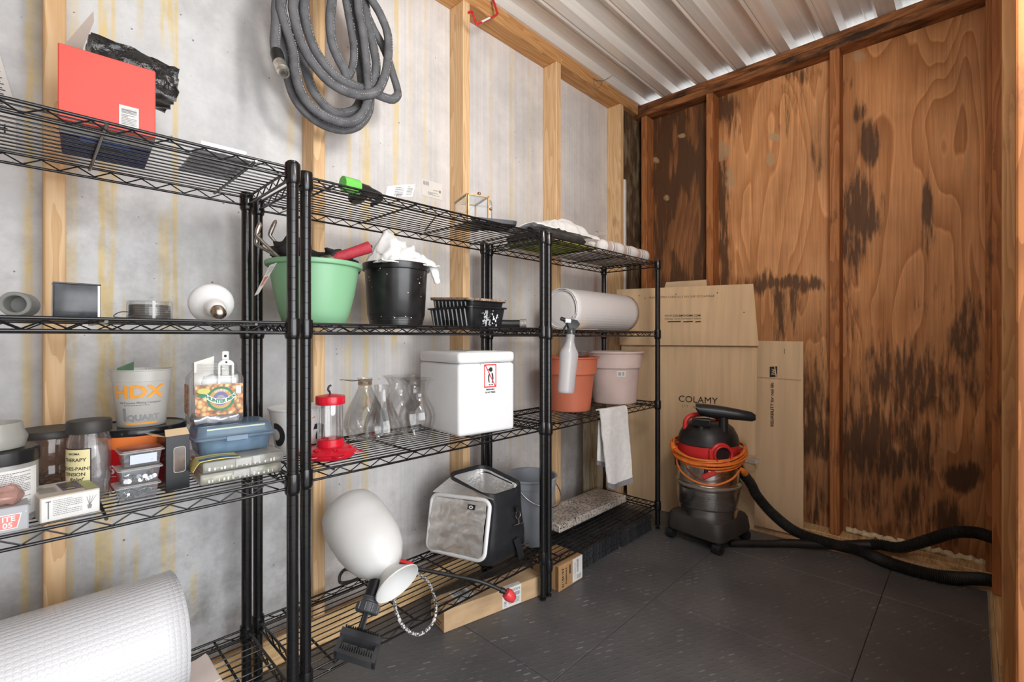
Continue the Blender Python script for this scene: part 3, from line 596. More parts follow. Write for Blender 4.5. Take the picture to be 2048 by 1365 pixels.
q = MB(); fb2 = plane_fn((0, 0, 0), (1, 0, 0), (0, 1, 0), -.0012); put_bars(q, fb2, .022, .012, .050, .028, 14, 8); put_bars(q, fb2, .066, .016, .086, .030, 10, 9); put_poly(q, fb2, [(.03, .118), (.045, .108), (.085, .118), (.100, .128), (.093, .136), (.06, .134)]); tag(q.build('barcode', ink, bt, 0, fix=False), kind='stuff')
q = MB(); put_rect(q, fb2, .028, .072, .104, .098); q.build('bottom_print', pm('mid_blue', (.08, .16, .5), .5), t, 0, fix=False)
q = MB(); fp = [at(a, b, Y=1.355) - V((.049, 1.153, z)) for a, b in ((128, 90), (187, 22), (188, 42), (166, 95), (170, 180), (134, 180))]
fl_ = [V((p.x * cos(R(4)) - p.y * sin(R(4)), p.x * sin(R(4)) + p.y * cos(R(4)), p.z)) for p in fp]
q.add([tuple(p) for p in fl_] + [tuple(p + V((0, .0015, 0))) for p in fl_], [tuple(range(6)), tuple(range(6, 12))[::-1]] + [(i, (i + 1) % 6, (i + 1) % 6 + 6, i + 6) for i in range(6)])
q.build('flap', pm('grey_board', (.47, .39, .34), .85, var=.06), t)
# crumpled black package
def crumple(a, b, nx, ny, nz_, amp, fr, seed, rnd_=.3):
    """a box surface pushed in and out by noise"""
    bm = bmesh.new(); bmesh.ops.create_cube(bm, size=1); bmesh.ops.subdivide_edges(bm, edges=bm.edges[:], cuts=nx, use_grid_fill=True)
    vv = []
    for w in bm.verts:
        p = w.co * 2; pp = V(p); L = max(abs(pp.x), abs(pp.y), abs(pp.z)); s_ = pp.normalized() * L * 1.25
        p = pp * (1 - rnd_) + s_ * rnd_
        p = V(tuple((a[i] + b[i]) / 2 + p[i] * (b[i] - a[i]) / 2 for i in range(3)))
        d = V((nz(p.x * fr, p.y * fr, p.z * fr + seed), nz(p.x * fr + 9, p.y * fr, p.z * fr + seed), nz(p.x * fr, p.y * fr + 9, p.z * fr + seed)))
        vv.append(tuple(p + d * amp))
    bm.verts.ensure_lookup_table(); ff = [tuple(w.index for w in f.verts) for f in bm.faces]; bm.free(); return vv, ff
q = MB(); q.add(*crumple((-.075, -.045, .004), (.075, .045, .080), 14, 0, 0, .007, 55, 2, .12))
bagm = pm('black_polythene', (.014, .014, .015), .22, var=.3, scale=40, bump=.9, bscale=60)
o = q.build('parcel', bagm, None, 60, (.168, 1.305, z + .139), (0, R(5), R(3))); tag(o, 'parcel wrapped in crinkled black plastic on the red box', 'parcel')
# flat poly bag
t = thing('poly_bag', 'flat clear plastic packet with dark print lying on the top shelf', 'packet', (.309, 1.236, z), R(-1))
q = MB(); q.sheet(lambda u, v: (((u - .5) * .104, (v - .5) * .178, .005 + .004 * sin(pi * u) * sin(pi * v) + .0015 * nz(u * 6, v * 6)), (0, 0, 1)), 12, 14, .004); q.build('sleeve', clear('poly_film', (.80, .81, .83), .9, .45, (.42, .44, .46), .15, .06), t)
q = MB(); fb = plane_fn((0, 0, .0012), (1, 0, 0), (0, 1, 0), -.0004); put_rect(q, fb, -.046, .022, .028, .034); put_rect(q, fb, -.02, -.056, .05, -.046); micro(q, fb, -.046, -.02, .04, .016, 6, 5); micro(q, fb, .01, -.078, .05, -.06, 3, 6); q.build('print', grey_ink, t, 0, fix=False)
q = MB(); q.sheet(lambda u, v: ((-.045 + .085 * u, -.089 - .006 * v, .004 + .018 * v), (0, 1, 0)), 6, 3, .0008); q.build('edge_seal', clr, t)
# paper on the wall
t = thing('wall_paper_label', 'curled white printed paper hanging on the pale wall', 'paper', (-.06, 1.597, 1.41))
def pl(u, v):
    x = -.04 + .098 * u - .030 * max(0, v - .45) * u * 1.7; return ((x, -.002 - .014 * (u ** 2) * max(0, v - .35), .22 * v), (0, -1, 0))
q = MB(); q.sheet(pl, 10, 14, .0006); q.build('sheet', paper, t)
q = MB(); fn = lambda x, y: tuple(V(pl(x, y)[0]) + V((0, -.0012, 0)))
for i in range(22):
    y = .42 + .44 * i / 22; put_rect(q, fn, .05, y, .9 - .05 * (i % 3), y + .009, 6)
put_rect(q, fn, .30, .20, .62, .23, 2); put_rect(q, fn, .70, .17, .74, .26); put_rect(q, fn, .80, .17, .83, .26); put_rect(q, fn, .66, .205, .86, .222); q.build('fine_print', ink, t, 0, fix=False)

# ---- second shelf, first unit
z = ZA[2]
o = MB(); o.tube([(0, 0, 0), (0, .042, 0)], [.0205, .0205], 28, cap=False); o.tube([(0, .042, 0), (0, 0, 0)], .0138, 28, cap=False)
o.ring_loft([[(r * cos(2 * pi * k / 28), .030, r * sin(2 * pi * k / 28)) for k in range(28)] for r in (.0139, .001)], True, False, True)
o.ring_loft([[(r * cos(2 * pi * k / 28), yy_, r * sin(2 * pi * k / 28)) for k in range(28)] for r, yy_ in ((.0205, 0), (.0195, -.002), (.0150, -.002), (.0138, 0))], True, False, False)
o = o.build('pipe_coupling', pm('grey_pvc', (.22, .22, .205), .42, var=.1), None, 40, (-.003, 1.145, z + .0205), (0, 0, R(-16))); tag(o, 'grey plastic pipe coupling lying on its side', 'pipe fitting')
t = thing('tin_case', 'small black scuffed metal case standing upright on the wire shelf', 'case', (.043, 1.150, z))
q = MB(); q.rbox((0, 0, 0), (.063, .040, .0605), .003, 2); sc = pm('scuffed_black', (.018, .019, .021), .22, var=.2, scale=22, col2=(.085, .09, .10), detail=3); q.build('body', sc, t)
q = MB(); q.rbox((.0585, -.0008, .001), (.0622, .0, .059), .0003, 1); q.build('edge_strip', pm('pale_edge', (.42, .44, .45), .3, .3), t)
q = MB(); q.rbox((-.0008, -.0008, .0592), (.0638, .041, .062), .001, 1); q.build('lid', sc, t)
t = thing('wire_spool', 'clear round plastic case with a coil of grey wire', 'wire coil', (.181, 1.165, z))
q = MB(); q.lathe([(.001, .0006), (.036, .0006), (.0366, .002), (.0366, .033), (.035, .0355), (.001, .036)], 36); q.build('case', clr, t)
q = MB()
for k in range(6): q.lathe([(.0315 + .0022 * cos(a), .0042 + .0044 * k + .0022 * sin(a)) for a in [2 * pi * j / 8 for j in range(9)]], 32)
q.build('wire_coil', pm('grey_wire', (.20, .195, .18), .35, .7, var=.2), t)
q = MB(); q.tube(catmull([(-.028, -.030, .012), (-.048, -.03, .012), (-.058, -.026, .004), (-.048, -.032, .0015), (-.02, -.036, .0018)], 6), .0008, 6); q.build('wire_end', pm('dark_wire', (.05, .05, .05), .4, .6), t)
q = MB(); q.box((-.002, -.0372, .001), (.003, -.0366, .035)); q.build('seam', clr_m, t)
t = thing('flood_bulb', 'white flood light bulb lying on its side with a metal screw base', 'light bulb', (.288, 1.135, z))
A_, B_ = V((0.004, -.010, .013)), V((.010, .088, .0445)); ax = (B_ - A_).normalized(); mm = Matrix.Translation(A_) @ ax.to_track_quat('Z', 'Y').to_matrix().to_4x4()
q = MB(); q.lathe([(.0135, .024), (.016, .028), (.0185, .034), (.0195, .050), (.0215, .056), (.030, .064), (.041, .076), (.0440, .084), (.0440, .090), (.0415, .095), (.030, .099), (.012, .101), (.001, .1012)], 40, m=mm); q.build('envelope', pm('frosted_white', (.84, .84, .83), .32, var=.03, sss=.1), t)
q = MB(); q.lathe([(.004, -.003), (.0085, -.001), (.0125, .003)] + [(.0128 + (.0008 if k % 2 else -.0004), .004 + .0018 * k) for k in range(10)] + [(.0138, .024)], 28, m=mm, cap0=True); q.build('screw_base', pm('brass_nickel', (.62, .56, .47), .25, 1.0, var=.1), t)
# ---- third shelf, first unit: jars, tubs and hardware
z = ZA[1]
t = thing('hardware_carton', 'grey carton with a red badge and a bag of pink parts on top', 'box', (-.135, 1.112, z), R(1))
q = MB(); q.rbox((0, 0, 0), (.148, .062, .0405), .0015, 1); q.build('carton', pm('grey_card', (.40, .41, .43), .5, var=.05), t)
fn = plane_fn((.174, 0, 0), (1, 0, 0), (0, 0, 1), .0006); f2 = plane_fn((.174, 0, 0), (1, 0, 0), (0, 0, 1), .0010); f3 = plane_fn((.174, 0, 0), (1, 0, 0), (0, 0, 1), .0014)
q = MB(); put_poly(q, fn, [(-.075, .006), (-.039, .006), (-.034, .0295), (-.071, .0295)]); bd = q.build('badge', white_ink, t, 0, fix=False)
q = MB(); put_poly(q, f2, [(-.074, .0072), (-.040, .0072), (-.0355, .0283), (-.0702, .0283)]); q.build('badge_field', pm('badge_red', (.75, .22, .20), .5), bd, 0, fix=False)
q = MB(); put_text(q, f3, 'ITE', .0115, -.049, .0222, bold=.0002); put_text(q, f3, '05', .0115, -.050, .0122, bold=.0002); put_text(q, f3, 'o', .004, -.0295, .031); q.build('lettering', white_ink, bd, 0, fix=False)
o = MB(); o.add(*crumple((-.05, -.026, 0), (.045, .026, .026), 9, 0, 0, .008, 60, 7, .6)); o = o.build('parts_bag', clear('pink_film', (.93, .78, .74), .9, .55, (.80, .45, .38), .12, .06), None, 60, (-.045, 1.142, z + .043)); tag(o, 'clear bag of pink parts on the grey carton', 'bag')
t = thing('bulb_carton', 'opened light bulb carton with white printed side facing out', 'box', (.026, 1.127, z), R(6))
q = MB(); q.rbox((0, 0, .0004), (.078, .105, .0425), .0012, 1); q.build('carton', pm('carton_tan', (.60, .54, .47), .6, var=.08), t)
fn = plane_fn((0, 0, 0), (1, 0, 0), (0, 0, 1), .0006); f2 = plane_fn((0, 0, 0), (1, 0, 0), (0, 0, 1), .0011); ft = plane_fn((0, 0, .0425), (1, 0, 0), (0, 1, 0), .0006); f3 = plane_fn((0, 0, .0425), (1, 0, 0), (0, 1, 0), .0011)
q = MB(); put_rect(q, fn, .002, .002, .0765, .0405); fp = q.build('side_print', paper, t, 0, fix=False)
q = MB(); micro(q, f2, .016, .009, .054, .037, 9, 3, .28); put_rect(q, f2, .0095, .006, .0112, .036); put_rect(q, f2, .007, .034, .0135, .036)
for k in range(4): put_poly(q, f2, [(.063, .016), (.0640, .016), (.0600 + .0045 * k, .032), (.0594 + .0045 * k, .032)])
put_poly(q, f2, [(.0615, .010), (.066, .010), (.067, .017), (.0605, .017)]); q.build('fine_print', grey_ink, fp, 0, fix=False)
q = MB(); put_rect(q, ft, .033, .028, .060, .09); tp = q.build('top_print', pm('purple_print', (.14, .11, .20), .5), t, 0, fix=False)
q = MB(); put_rect(q, f3, .036, .045, .054, .085); q.build('window', pm('window_dark', (.11, .095, .085), .3), tp, 0, fix=False)
q = MB(); put_rect(q, ft, .0605, .005, .077, .1); q.build('top_print', pm('lime_print', (.45, .47, .22), .55), t, 0, fix=False)
q = MB(); put_poly(q, f3, [(.045 + .006 * cos(a), .036 + .005 * sin(a)) for a in [2 * pi * k / 14 for k in range(14)]]); q.build('seal', pm('gold_print', (.60, .42, .15), .5), tp, 0, fix=False)
q = MB(); micro(q, f3, .004, .03, .028, .08, 6, 8); q.build('fine_print', grey_ink, t, 0, fix=False)

def jar(name, label, c, prof, lid, matb, matl, cat='jar', ribs=0):
    t = thing(name, label, cat, c)
    q = MB(); q.lathe(prof, 40, cap0=True); q.build('body', matb, t, 45)
    q = MB(); q.lathe(lid, 72 if ribs else 40, shape=(lambda a: 1 + .010 * (1 if int(a / (2 * pi) * 72) % 2 else 0)) if ribs else None); q.build('lid', matl, t, 30 if ribs else 40)
    return t
lidm = pm('dusty_black_lid', (.022, .021, .020), .5, var=.2, scale=20, col2=(.045, .041, .037))
c = (-.022, 1.200, z)
t = jar('tub_jar', 'jar with ribbed black lid and white label of fine print', c, [(.047, 0), (.0485, .003), (.0485, .096), (.046, .103)], [(.0455, .100), (.0495, .100), (.0500, .103), (.0500, .121), (.048, .124), (.001, .1245)], clr_m, pm('black_lid', (.016, .016, .017), .3, var=.15), ribs=1)
fn = cyl_fn((0, 0, 0), .0485, .0, .0485, .1, face(c) - .15, .0006); q = MB(); put_rect(q, fn, -.055, .012, .062, .092, 24); lb = q.build('label', paper, t, 60, fix=False)
fn = cyl_fn((0, 0, 0), .0485, .0, .0485, .1, face(c) - .15, .0012); q = MB(); micro(q, fn, .002, .022, .048, .088, 22, 12, .42); q.build('fine_print', grey_ink, lb, 0, fix=False)
c = (-.034, 1.195, z + .1248)
o = MB(); o.lathe([(.030, 0), (.044, .002), (.0475, .016), (.0475, .020), (.043, .030), (.0405, .044), (.0385, .044), (.041, .030), (.045, .019), (.042, .004), (.001, .003)], 36, cap0=True); o = o.build('frosted_cup', clear('frosted_glass', (.93, .93, .90), .6, .45, (.66, .66, .62), .2, .06), None, 40, c); tag(o, 'low frosted glass cup resting on the ribbed black lid', 'glass cup')
c = (.047, 1.352, z)
t = jar('nail_jar', 'wide clear jar of rusty nails under a dusty black lid', c, [(.050, 0), (.052, .004), (.052, .060), (.0508, .063), (.052, .066), (.052, .112), (.050, .118)], [(.050, .115), (.0555, .115), (.0562, .118), (.0562, .126), (.054, .129), (.048, .1285), (.001, .1285)], clear('brown_clear', (.66, .58, .54), 1.0, .28, (.26, .19, .16), .06, .05), lidm)
q = MB(); rn = random.Random(5)
for k in range(34):
    a, r_ = rn.uniform(0, 6.3), rn.uniform(0, .034); zz = rn.uniform(.004, .032); d = V((rn.uniform(-1, 1), rn.uniform(-1, 1), rn.uniform(-.5, .7))).normalized() * .014; p = V((r_ * cos(a), r_ * sin(a), zz + .008))
    q.tube([p - d, p + d], .0012, 5)
nl = q.build('nails', pm('rusty_nails', (.22, .14, .10), .5, .6, var=.3), t); tag(nl, kind='stuff')
c = (.098, 1.245, z)
t = jar('bath_salt_jar', 'clear jar with dusty black lid and yellow therapy label', c, [(.0315, 0), (.0335, .003), (.0335, .112), (.032, .121), (.0300, .127), (.0300, .133)], [(.0300, .130), (.0338, .130), (.0346, .132), (.0346, .150), (.0330, .1535), (.001, .154)], clr, lidm)
q = MB()
for k in range(26):
    a, r_ = rn.uniform(0, 6.3), rn.uniform(0, .022); zz = rn.uniform(.003, .045); d = V((rn.uniform(-1, 1), rn.uniform(-1, 1), rn.uniform(-.6, .6))).normalized() * .010; p = V((r_ * cos(a), r_ * sin(a), zz + .006)); q.tube([p - d, p + d], .0016, 6)
tag(q.build('hardware', steel, t), kind='stuff')
q = MB(); q.add(*crumple((-.012, -.020, .004), (.027, .024, .104), 8, 0, 0, .007, 40, 3, .5)); q.build('liner_bag', clear('liner_film', (.92, .92, .92), .8, .3, (.78, .78, .77), .12, .08), t, 60)
a0 = face(c) - .62
fk = cyl_fn((0, 0, 0), .0335, 0, .0335, .1, a0, .0004); fn = cyl_fn((0, 0, 0), .0335, 0, .0335, .1, a0, .0009); f2 = cyl_fn((0, 0, 0), .0335, 0, .0335, .1, a0, .0014)
q = MB(); put_rect(q, fk, -.033, .010, .0235, .1035, 20); lb = q.build('label', ink, t, 60, fix=False)
q = MB(); put_rect(q, fn, -.0315, .0115, .0215, .1015, 20); q.build('label_field', pm('label_yellow', (.78, .69, .38), .55, var=.04), lb, 60, fix=False)
q = MB()
for (s_, sz, x, y, k) in (('THERAPY', .0092, -.003, .082, {}), ('ACHES-PAINS', .0088, -.003, .0655, {}), ('TENSION', .0088, -.003, .055, {}), ('Relief', .0095, .0, .0455, dict(shear=.35)), ('AROMA', .0055, -.003, .0935, {})): put_text(q, f2, s_, sz, x, y, bold=.00012, **k)
micro(q, f2, -.026, .022, .014, .029, 2, 2); q.build('lettering', ink, lb, 0, fix=False)
# coffee tub and mixing pail on it
c = (.188, 1.332, z)
t = thing('coffee_tub', 'red and orange plastic tub with a wide black lid under the pail', 'tub', c)
q = MB(); q.lathe([(.078, 0), (.080, .003), (.0828, .085), (.0830, .090)], 48, cap0=True); q.build('body', pm('red_plastic', (.62, .012, .016), .25, var=.08), t)
q = MB(); q.lathe([(.0835, .084), (.0843, .086), (.0850, .112), (.0840, .113)], 48); q.build('shoulder_band', pm('orange_plastic', (.85, .22, .05), .3, var=.06), t)
q = MB(); q.lathe([(.083, .109), (.0870, .109), (.0880, .112), (.0880, .118), (.0860, .1225), (.0835, .1235), (.0815, .121), (.001, .121)], 56); q.build('lid', blkg, t, 40)
fn = cyl_fn((0, 0, 0), .0815, .02, .0828, .085, face(c) - .52, .001); q = MB(); put_text(q, fn, 'S', .024, -.004, .022, bold=.0006); put_rect(q, fn, -.03, .008, .004, .0088); q.build('lettering', white_ink, t, 0, fix=False)
c = (.192, 1.325, z + .1215)
t = thing('mixing_pail', 'translucent one quart mixing pail with orange and grey lettering', 'pail', c)
q = MB(); q.lathe([(.0415, .0), (.0435, .002), (.0520, .098), (.0545, .0985), (.0550, .120), (.0570, .1215), (.0570, .1235), (.0540, .1235), (.0515, .100), (.0425, .004), (.001, .003)], 44, cap0=True); q.build('bucket', clear('pail_plastic', (.93, .93, .91), .5, .60, (.80, .79, .76), .28, .05), t, 40)
a0 = face(c) + .02; fn = cyl_fn((0, 0, 0), .0425, 0, .0525, .1, a0, .0012)
q = MB(); put_text(q, fn, 'HDX', .0365, -.008, .0755, 1.1, bold=.0012); put_rect(q, fn, -.033, .0065, .028, .0105, 8); q.build('lettering', orange_ink, t, 0, fix=False)
q = MB(); put_text(q, fn, '1', .036, -.0335, .0265, .95, bold=.0014); put_text(q, fn, 'QUART', .0170, .0015, .0205, 1.04, bold=.0007); put_text(q, fn, 'All Purpose Mixing Container', .0062, -.004, .0535, bold=.0001); micro(q, fn, -.034, .0465, .012, .0495, 1, 6); tag(q.build('lettering', grey_ink, t, 0, fix=False), kind='stuff')
q = MB(); q.sheet(lambda u, v: ((-.046 + .030 * u, -.028 + .02 * u, .100 + .040 * v - .012 * (1 - u) * v), (0.4, -1, 0)), 4, 3, .0014); o = q.build('green_scrap', clear('green_film', (.45, .62, .48), .8, .4, (.16, .34, .20), .15, .06), None, 40, c); tag(o, 'scrap of green plastic poking out of the mixing pail', 'plastic scrap')
o = MB(); o.tube([(-.012, .012, .012), (.004, -.040, .1275)], .0022, 6); o = o.build('stirring_rod', clr_m, None, 40, c); tag(o, 'short pale rod leaning in the mixing pail', 'rod')
# three screw boxes
SCREWZ = (.0, .0315, .064)
SL = ('lowest clear screw box of the stack, full of small screws', 'middle clear screw box of the stack with large screw heads', 'topmost clear screw box of the stack with a red lid film')
for k in range(3):
    dx = .0035 * k; t = thing('screw_box', SL[k], 'screw box', (.1325 + dx, 1.154 + .004 * k, z + SCREWZ[k]), R(1.5), 'stacked boxes of screws')
    w0, w1, d0, d1, h = .056, .063, .046, .052, .0285
    q = MB(); q.ring_loft([[(a + .0, b_, zz) for a, b_ in rpoly(w, d, .004, 3, .03, .026)] for w, d, zz in ((w0 - .003, d0 - .003, .0004), (w0, d0, .002), (w1, d1, h - .001))]); q.build('tray', clear('screw_tray', (.93, .94, .95), .9, .22, (.72, .74, .77), .1, .06), t, 40)
    q = MB(); q.ring_loft([[(a, b_, zz) for a, b_ in rpoly(w1 + .008, d1 + .007, .004, 3, .03, .026)] for zz in (h - .0008, h + .0012)]); q.ring_loft([[(a, b_, zz) for a, b_ in rpoly(w1 - .002, d1 - .002, .004, 3, .03, .026)] for zz in (h + .0012, h + .0026)])
    q.build('lid', clr_m, t, 40)
    if k == 2: q = MB(); q.ring_loft([[(a, b_, zz) for a, b_ in rpoly(w1 + .004, d1 + .004, .004, 3, .03, .026)] for zz in (h + .0028, h + .0040)]); q.build('lid_film', clear('red_film', (.88, .62, .56), .8, .5, (.62, .28, .22), .12, .06), t)
    q = MB(); rn = random.Random(20 + k); L_, r_, hr = ((.009, .0013, .0024), (.011, .0016, .0046), (.018, .0012, .0026))[k]
    for i in range((60, 26, 34)[k]):
        p = V((rn.uniform(.009, .051), rn.uniform(.006, .044), rn.uniform(.005, (.02, .012, .018)[k]))); d = V((rn.uniform(-1, 1), rn.uniform(-1, 1), rn.uniform(-.3, .3))).normalized() * L_ * .5
        q.tube([p - d, p + d], r_, 5); q.tube([p + d, p + d * 1.14], hr, 8)
    if k == 1:
        for (x, zz) in ((.008, .007), (.030, .0065), (.037, .0125), (.0415, .0065), (.0465, .0085), (.052, .0105)): q.tube([(x, .0035, zz), (x, .0052, zz)], .0042, 12)
    tag(q.build('screws', steel, t, 40), kind='stuff')
    q = MB(); q.rbox((.007, .040, .003), (.053, .042, .024), .0005, 1); q.build('back_card', pm('grey_blue_card', (.42, .46, .52), .6, var=.1), t)
    q = MB(); fn = plane_fn((.03, .0265 - d0 / 2 - .0035, .002), (1, 0, 0), (0, -.12, 1), .001)
    if k == 2: put_rect(q, fn, -.020, .004, .022, .0225); q.build('paper_label', pm('pale_blue_paper', (.62, .68, .76), .6, var=.04), t, 0, fix=False)
# black carton with a window
t = thing('window_carton', 'tall glossy black carton with a rounded window and torn open top', 'box', (.2085, 1.177, z), R(7))
bm_ = pm('black_gloss_card', (.016, .018, .022), .22, var=.2, scale=12); h = .112
q = MB(); q.rbox((0, 0, 0), (.043, .050, h), .0008, 1); q.build('carton', bm_, t)
q = MB(); q.add([(0, .0, h), (.043, 0, h), (.041, .012, h + .013), (.002, .012, h + .013), (0, .0008, h), (.043, .0008, h), (.041, .0128, h + .013), (.002, .0128, h + .013)], [(0, 1, 2, 3), (7, 6, 5, 4), (0, 4, 5, 1), (1, 5, 6, 2), (2, 6, 7, 3), (3, 7, 4, 0)]); q.build('flap', board_in, t)
q = MB(); q.add([(0, .001, h), (0, .049, h), (-.022, .046, h + .006), (-.022, .006, h + .006), (.0008, .001, h), (.0008, .049, h), (-.0214, .046, h + .0066), (-.0214, .006, h + .0066)], [(0, 1, 2, 3), (7, 6, 5, 4), (0, 4, 5, 1), (1, 5, 6, 2), (2, 6, 7, 3), (3, 7, 4, 0)]); q.build('flap', board_in, t)
fn = plane_fn((.0245, 0, .062), (1, 0, 0), (0, 0, 1), .0005); f2 = plane_fn((.0245, 0, .062), (1, 0, 0), (0, 0, 1), .0010)
q = MB(); put_poly(q, fn, rpoly(.0215, .053, .005)); wd = q.build('window_edge', pm('pale_edge2', (.6, .55, .48), .5), t, 0, fix=False); q = MB(); put_poly(q, f2, rpoly(.0195, .051, .0045)); q.build('window', pm('window_brown', (.11, .075, .055), .12, var=.4, scale=40, coat=.6), wd, 0, fix=False)
# two flat organiser cases, leaflet, blue bin, snack jar
cy = pm('case_contents', (.66, .64, .50), .5, var=.25, scale=60)
CL = ('lower flat clear organiser case with pale yellow contents', 'upper flat clear organiser case with white latch')
for k in range(2):
    h0, h1 = ((.0, .0245), (.0255, .050))[k]; t = thing('organiser_case', CL[k], 'case', (.266 + .004 * k, 1.168 - .003 * k, z + h0), R(-2), 'flat clear cases under the blue bin')
    w, d, h = .164, .165, h1 - h0
    q = MB(); q.rbox((0, 0, 0), (w, d, h), .005, 2); q.build('shell', clear('case_plastic%d' % k, (.93, .93, .90), .7, .38, (.78, .78, .70) if k == 0 else (.80, .80, .78), .15, .05), t, 45)
    q = MB(); q.rbox((.006, .006, .003), (w - .006, d - .006, h * (.62 if k == 0 else .40)), .003, 1); q.build('contents', cy, t)
    q = MB(); q.rbox((.062, -.0035, h * .30), (.094, .001, h * .92), .001, 1); q.rbox((.096, -.002, h * .25), (.112, .001, h * .95), .001, 1); q.build('latch', clr_m, t)
    q = MB(); rn = random.Random(k)
    for i in range(14): x = w * (.08 + .06 * i) + rn.uniform(-.003, .003); q.box((x, -.0006, h * .2), (x + rn.uniform(.0015, .004), .0, h * rn.uniform(.35, .55)))
    q.build('divider_glints', pm('bright_plastic', (.86, .86, .80), .15, coat=.5), t, 0)
t = thing('leaflet', 'folded yellow and blue printed packet lying on the clear cases', 'leaflet', (.252, 1.160, z + .0506), R(-2))
q = MB(); q.sheet(lambda u, v: ((.088 * u, .052 * v, .0015 + .003 * sin(pi * u) + (0 if u > .12 else -.018 * (.12 - u) / .12)), (0, 0, 1)), 14, 4, .0014); q.build('sheet', yellow_ink, t)
q = MB(); fn = lambda x, y: (.088 * x, .052 * y, .0027 + .003 * sin(pi * x)); put_rect(q, fn, .14, .02, .99, .42, 10); put_rect(q, fn, .14, .62, .99, .68, 10); q.build('print', blue_ink, t, 0, fix=False)
zb = z + .0508
t = thing('blue_bin', 'translucent blue storage bin with a domed snap lid', 'bin', (.270, 1.212, zb), R(-3))
blu = clear('blue_plastic', (.55, .68, .82), .7, .50, (.30, .45, .60), .2, .06); W2, D2 = .158, .118
q = MB(); q.ring_loft([[(a, b_, zz) for a, b_ in rpoly(W2 - dd, D2 - dd, .014, 4, W2 / 2, D2 / 2)] for dd, zz in ((.022, .0005), (.016, .003), (.006, .036))]); q.build('tub', blu, t, 45)
q = MB(); q.ring_loft([[(a, b_, zz) for a, b_ in rpoly(W2 + dd, D2 + dd, .016, 4, W2 / 2, D2 / 2)] for dd, zz in ((.000, .0355), (.012, .0360), (.013, .0405), (.002, .0415), (-.002, .044), (-.010, .061), (-.016, .0640), (-.06, .0645))]); q.build('lid', clear('blue_lid', (.58, .70, .84), .7, .56, (.34, .49, .64), .2, .06), t, 45)
q = MB(); q.rbox((.055, -.008, .030), (.100, -.005, .042), .001, 1); q.build('snap_tab', blu, t)
q = MB(); q.rbox((.020, .010, .002), (W2 - .02, D2 - .012, .030), .004, 1); q.build('contents', pm('bin_contents', (.46, .54, .58), .6, var=.3, scale=50), t)
q = MB(); q.box((.02, .004, .046), (W2 - .02, .0048, .060)); q.build('paper_strip', pm('pale_green_paper', (.68, .72, .58), .6), t)
zj = zb + .0647
t = thing('snack_jar', 'square clear snack jar with nut print label holding white hardware', 'jar', (.320, 1.275, zj), R(-4))
W3, D3 = .108, .090
def sq(w, d, r, zz): return [(a, b_, zz) for a, b_ in rpoly(w, d, r, 5)]
q = MB(); q.ring_loft([sq(W3 - .012, D3 - .012, .016, .0006), sq(W3 - .003, D3 - .003, .020, .004), sq(W3, D3, .020, .012), sq(W3, D3, .020, .104), sq(W3 - .006, D3 - .005, .022, .113), sq(W3 - .022, D3 - .014, .030, .122)], cap1=False)
for i in range(3): q.ring_loft([sq(W3 - .022, D3 - .010, .034, .122 + .006 * i), sq(W3 - .018, D3 - .006, .035, .1245 + .006 * i), sq(W3 - .022, D3 - .010, .034, .127 + .006 * i), sq(W3 - .022, D3 - .010, .034, .128 + .006 * i)], cap0=False, cap1=False)
q.build('body', clr, t, 50)
nut = bpy.data.materials.new('nut_print'); nut.use_nodes = True; nt = nut.node_tree; b = nt.nodes['Principled BSDF']
tc = nt.nodes.new('ShaderNodeTexCoord'); vo = nt.nodes.new('ShaderNodeTexVoronoi'); vo.inputs['Scale'].default_value = 120; lk(nt, tc.outputs['Object'], vo.inputs['Vector'])
sx_ = nt.nodes.new('ShaderNodeSeparateColor'); lk(nt, vo.outputs['Color'], sx_.inputs[0]); rp = nt.nodes.new('ShaderNodeValToRGB'); lk(nt, sx_.outputs[0], rp.inputs[0]); rp.color_ramp.interpolation = 'LINEAR'
e = rp.color_ramp.elements; e[0].color = (.30, .10, .03, 1); e[1].color = (.82, .55, .25, 1); k = e.new(.35); k.color = (.70, .24, .05, 1); k = e.new(.65); k.color = (.80, .42, .14, 1)
dm = nt.nodes.new('ShaderNodeMapRange'); dm.inputs[1].default_value = .25; dm.inputs[2].default_value = .75; dm.inputs[3].default_value = 1.1; dm.inputs[4].default_value = .35; lk(nt, vo.outputs['Distance'], dm.inputs[0])
mx = nt.nodes.new('ShaderNodeMix'); mx.data_type = 'RGBA'; mx.blend_type = 'MULTIPLY'; mx.inputs['Factor'].default_value = 1; lk(nt, rp.outputs[0], mx.inputs['A']); lk(nt, dm.outputs[0], mx.inputs['B']); lk(nt, mx.outputs['Result'], b.inputs['Base Color']); b.inputs['Roughness'].default_value = .35
yf = -D3 / 2
fa = [plane_fn((0, yf, 0), (1, 0, 0), (0, 0, 1), .0006 + .0005 * i) for i in range(5)]
q = MB(); put_poly(q, fa[0], rpoly(.094, .070, .004, 3, .002, .058)); lb = q.build('label', nut, t, 0, fix=False)
q = MB(); fs = plane_fn((-W3 / 2, 0, 0), (0, -1, 0), (0, 0, 1), .0008); put_rect(q, fs, -.03, .026, .026, .092); q.build('side_label', nut, t, 0, fix=False)
def disc(q, f, x, y, r, r0=0, n=28, sx=1.0):
    if r0: q.add([f(x + sx * rr * cos(2 * pi * k / n), y + rr * sin(2 * pi * k / n)) for rr in (r0, r) for k in range(n)], [(k, (k + 1) % n, (k + 1) % n + n, k + n) for k in range(n)])
    else: put_poly(q, f, [(x + sx * r * cos(2 * pi * k / n), y + r * sin(2 * pi * k / n)) for k in range(n)])
    return q
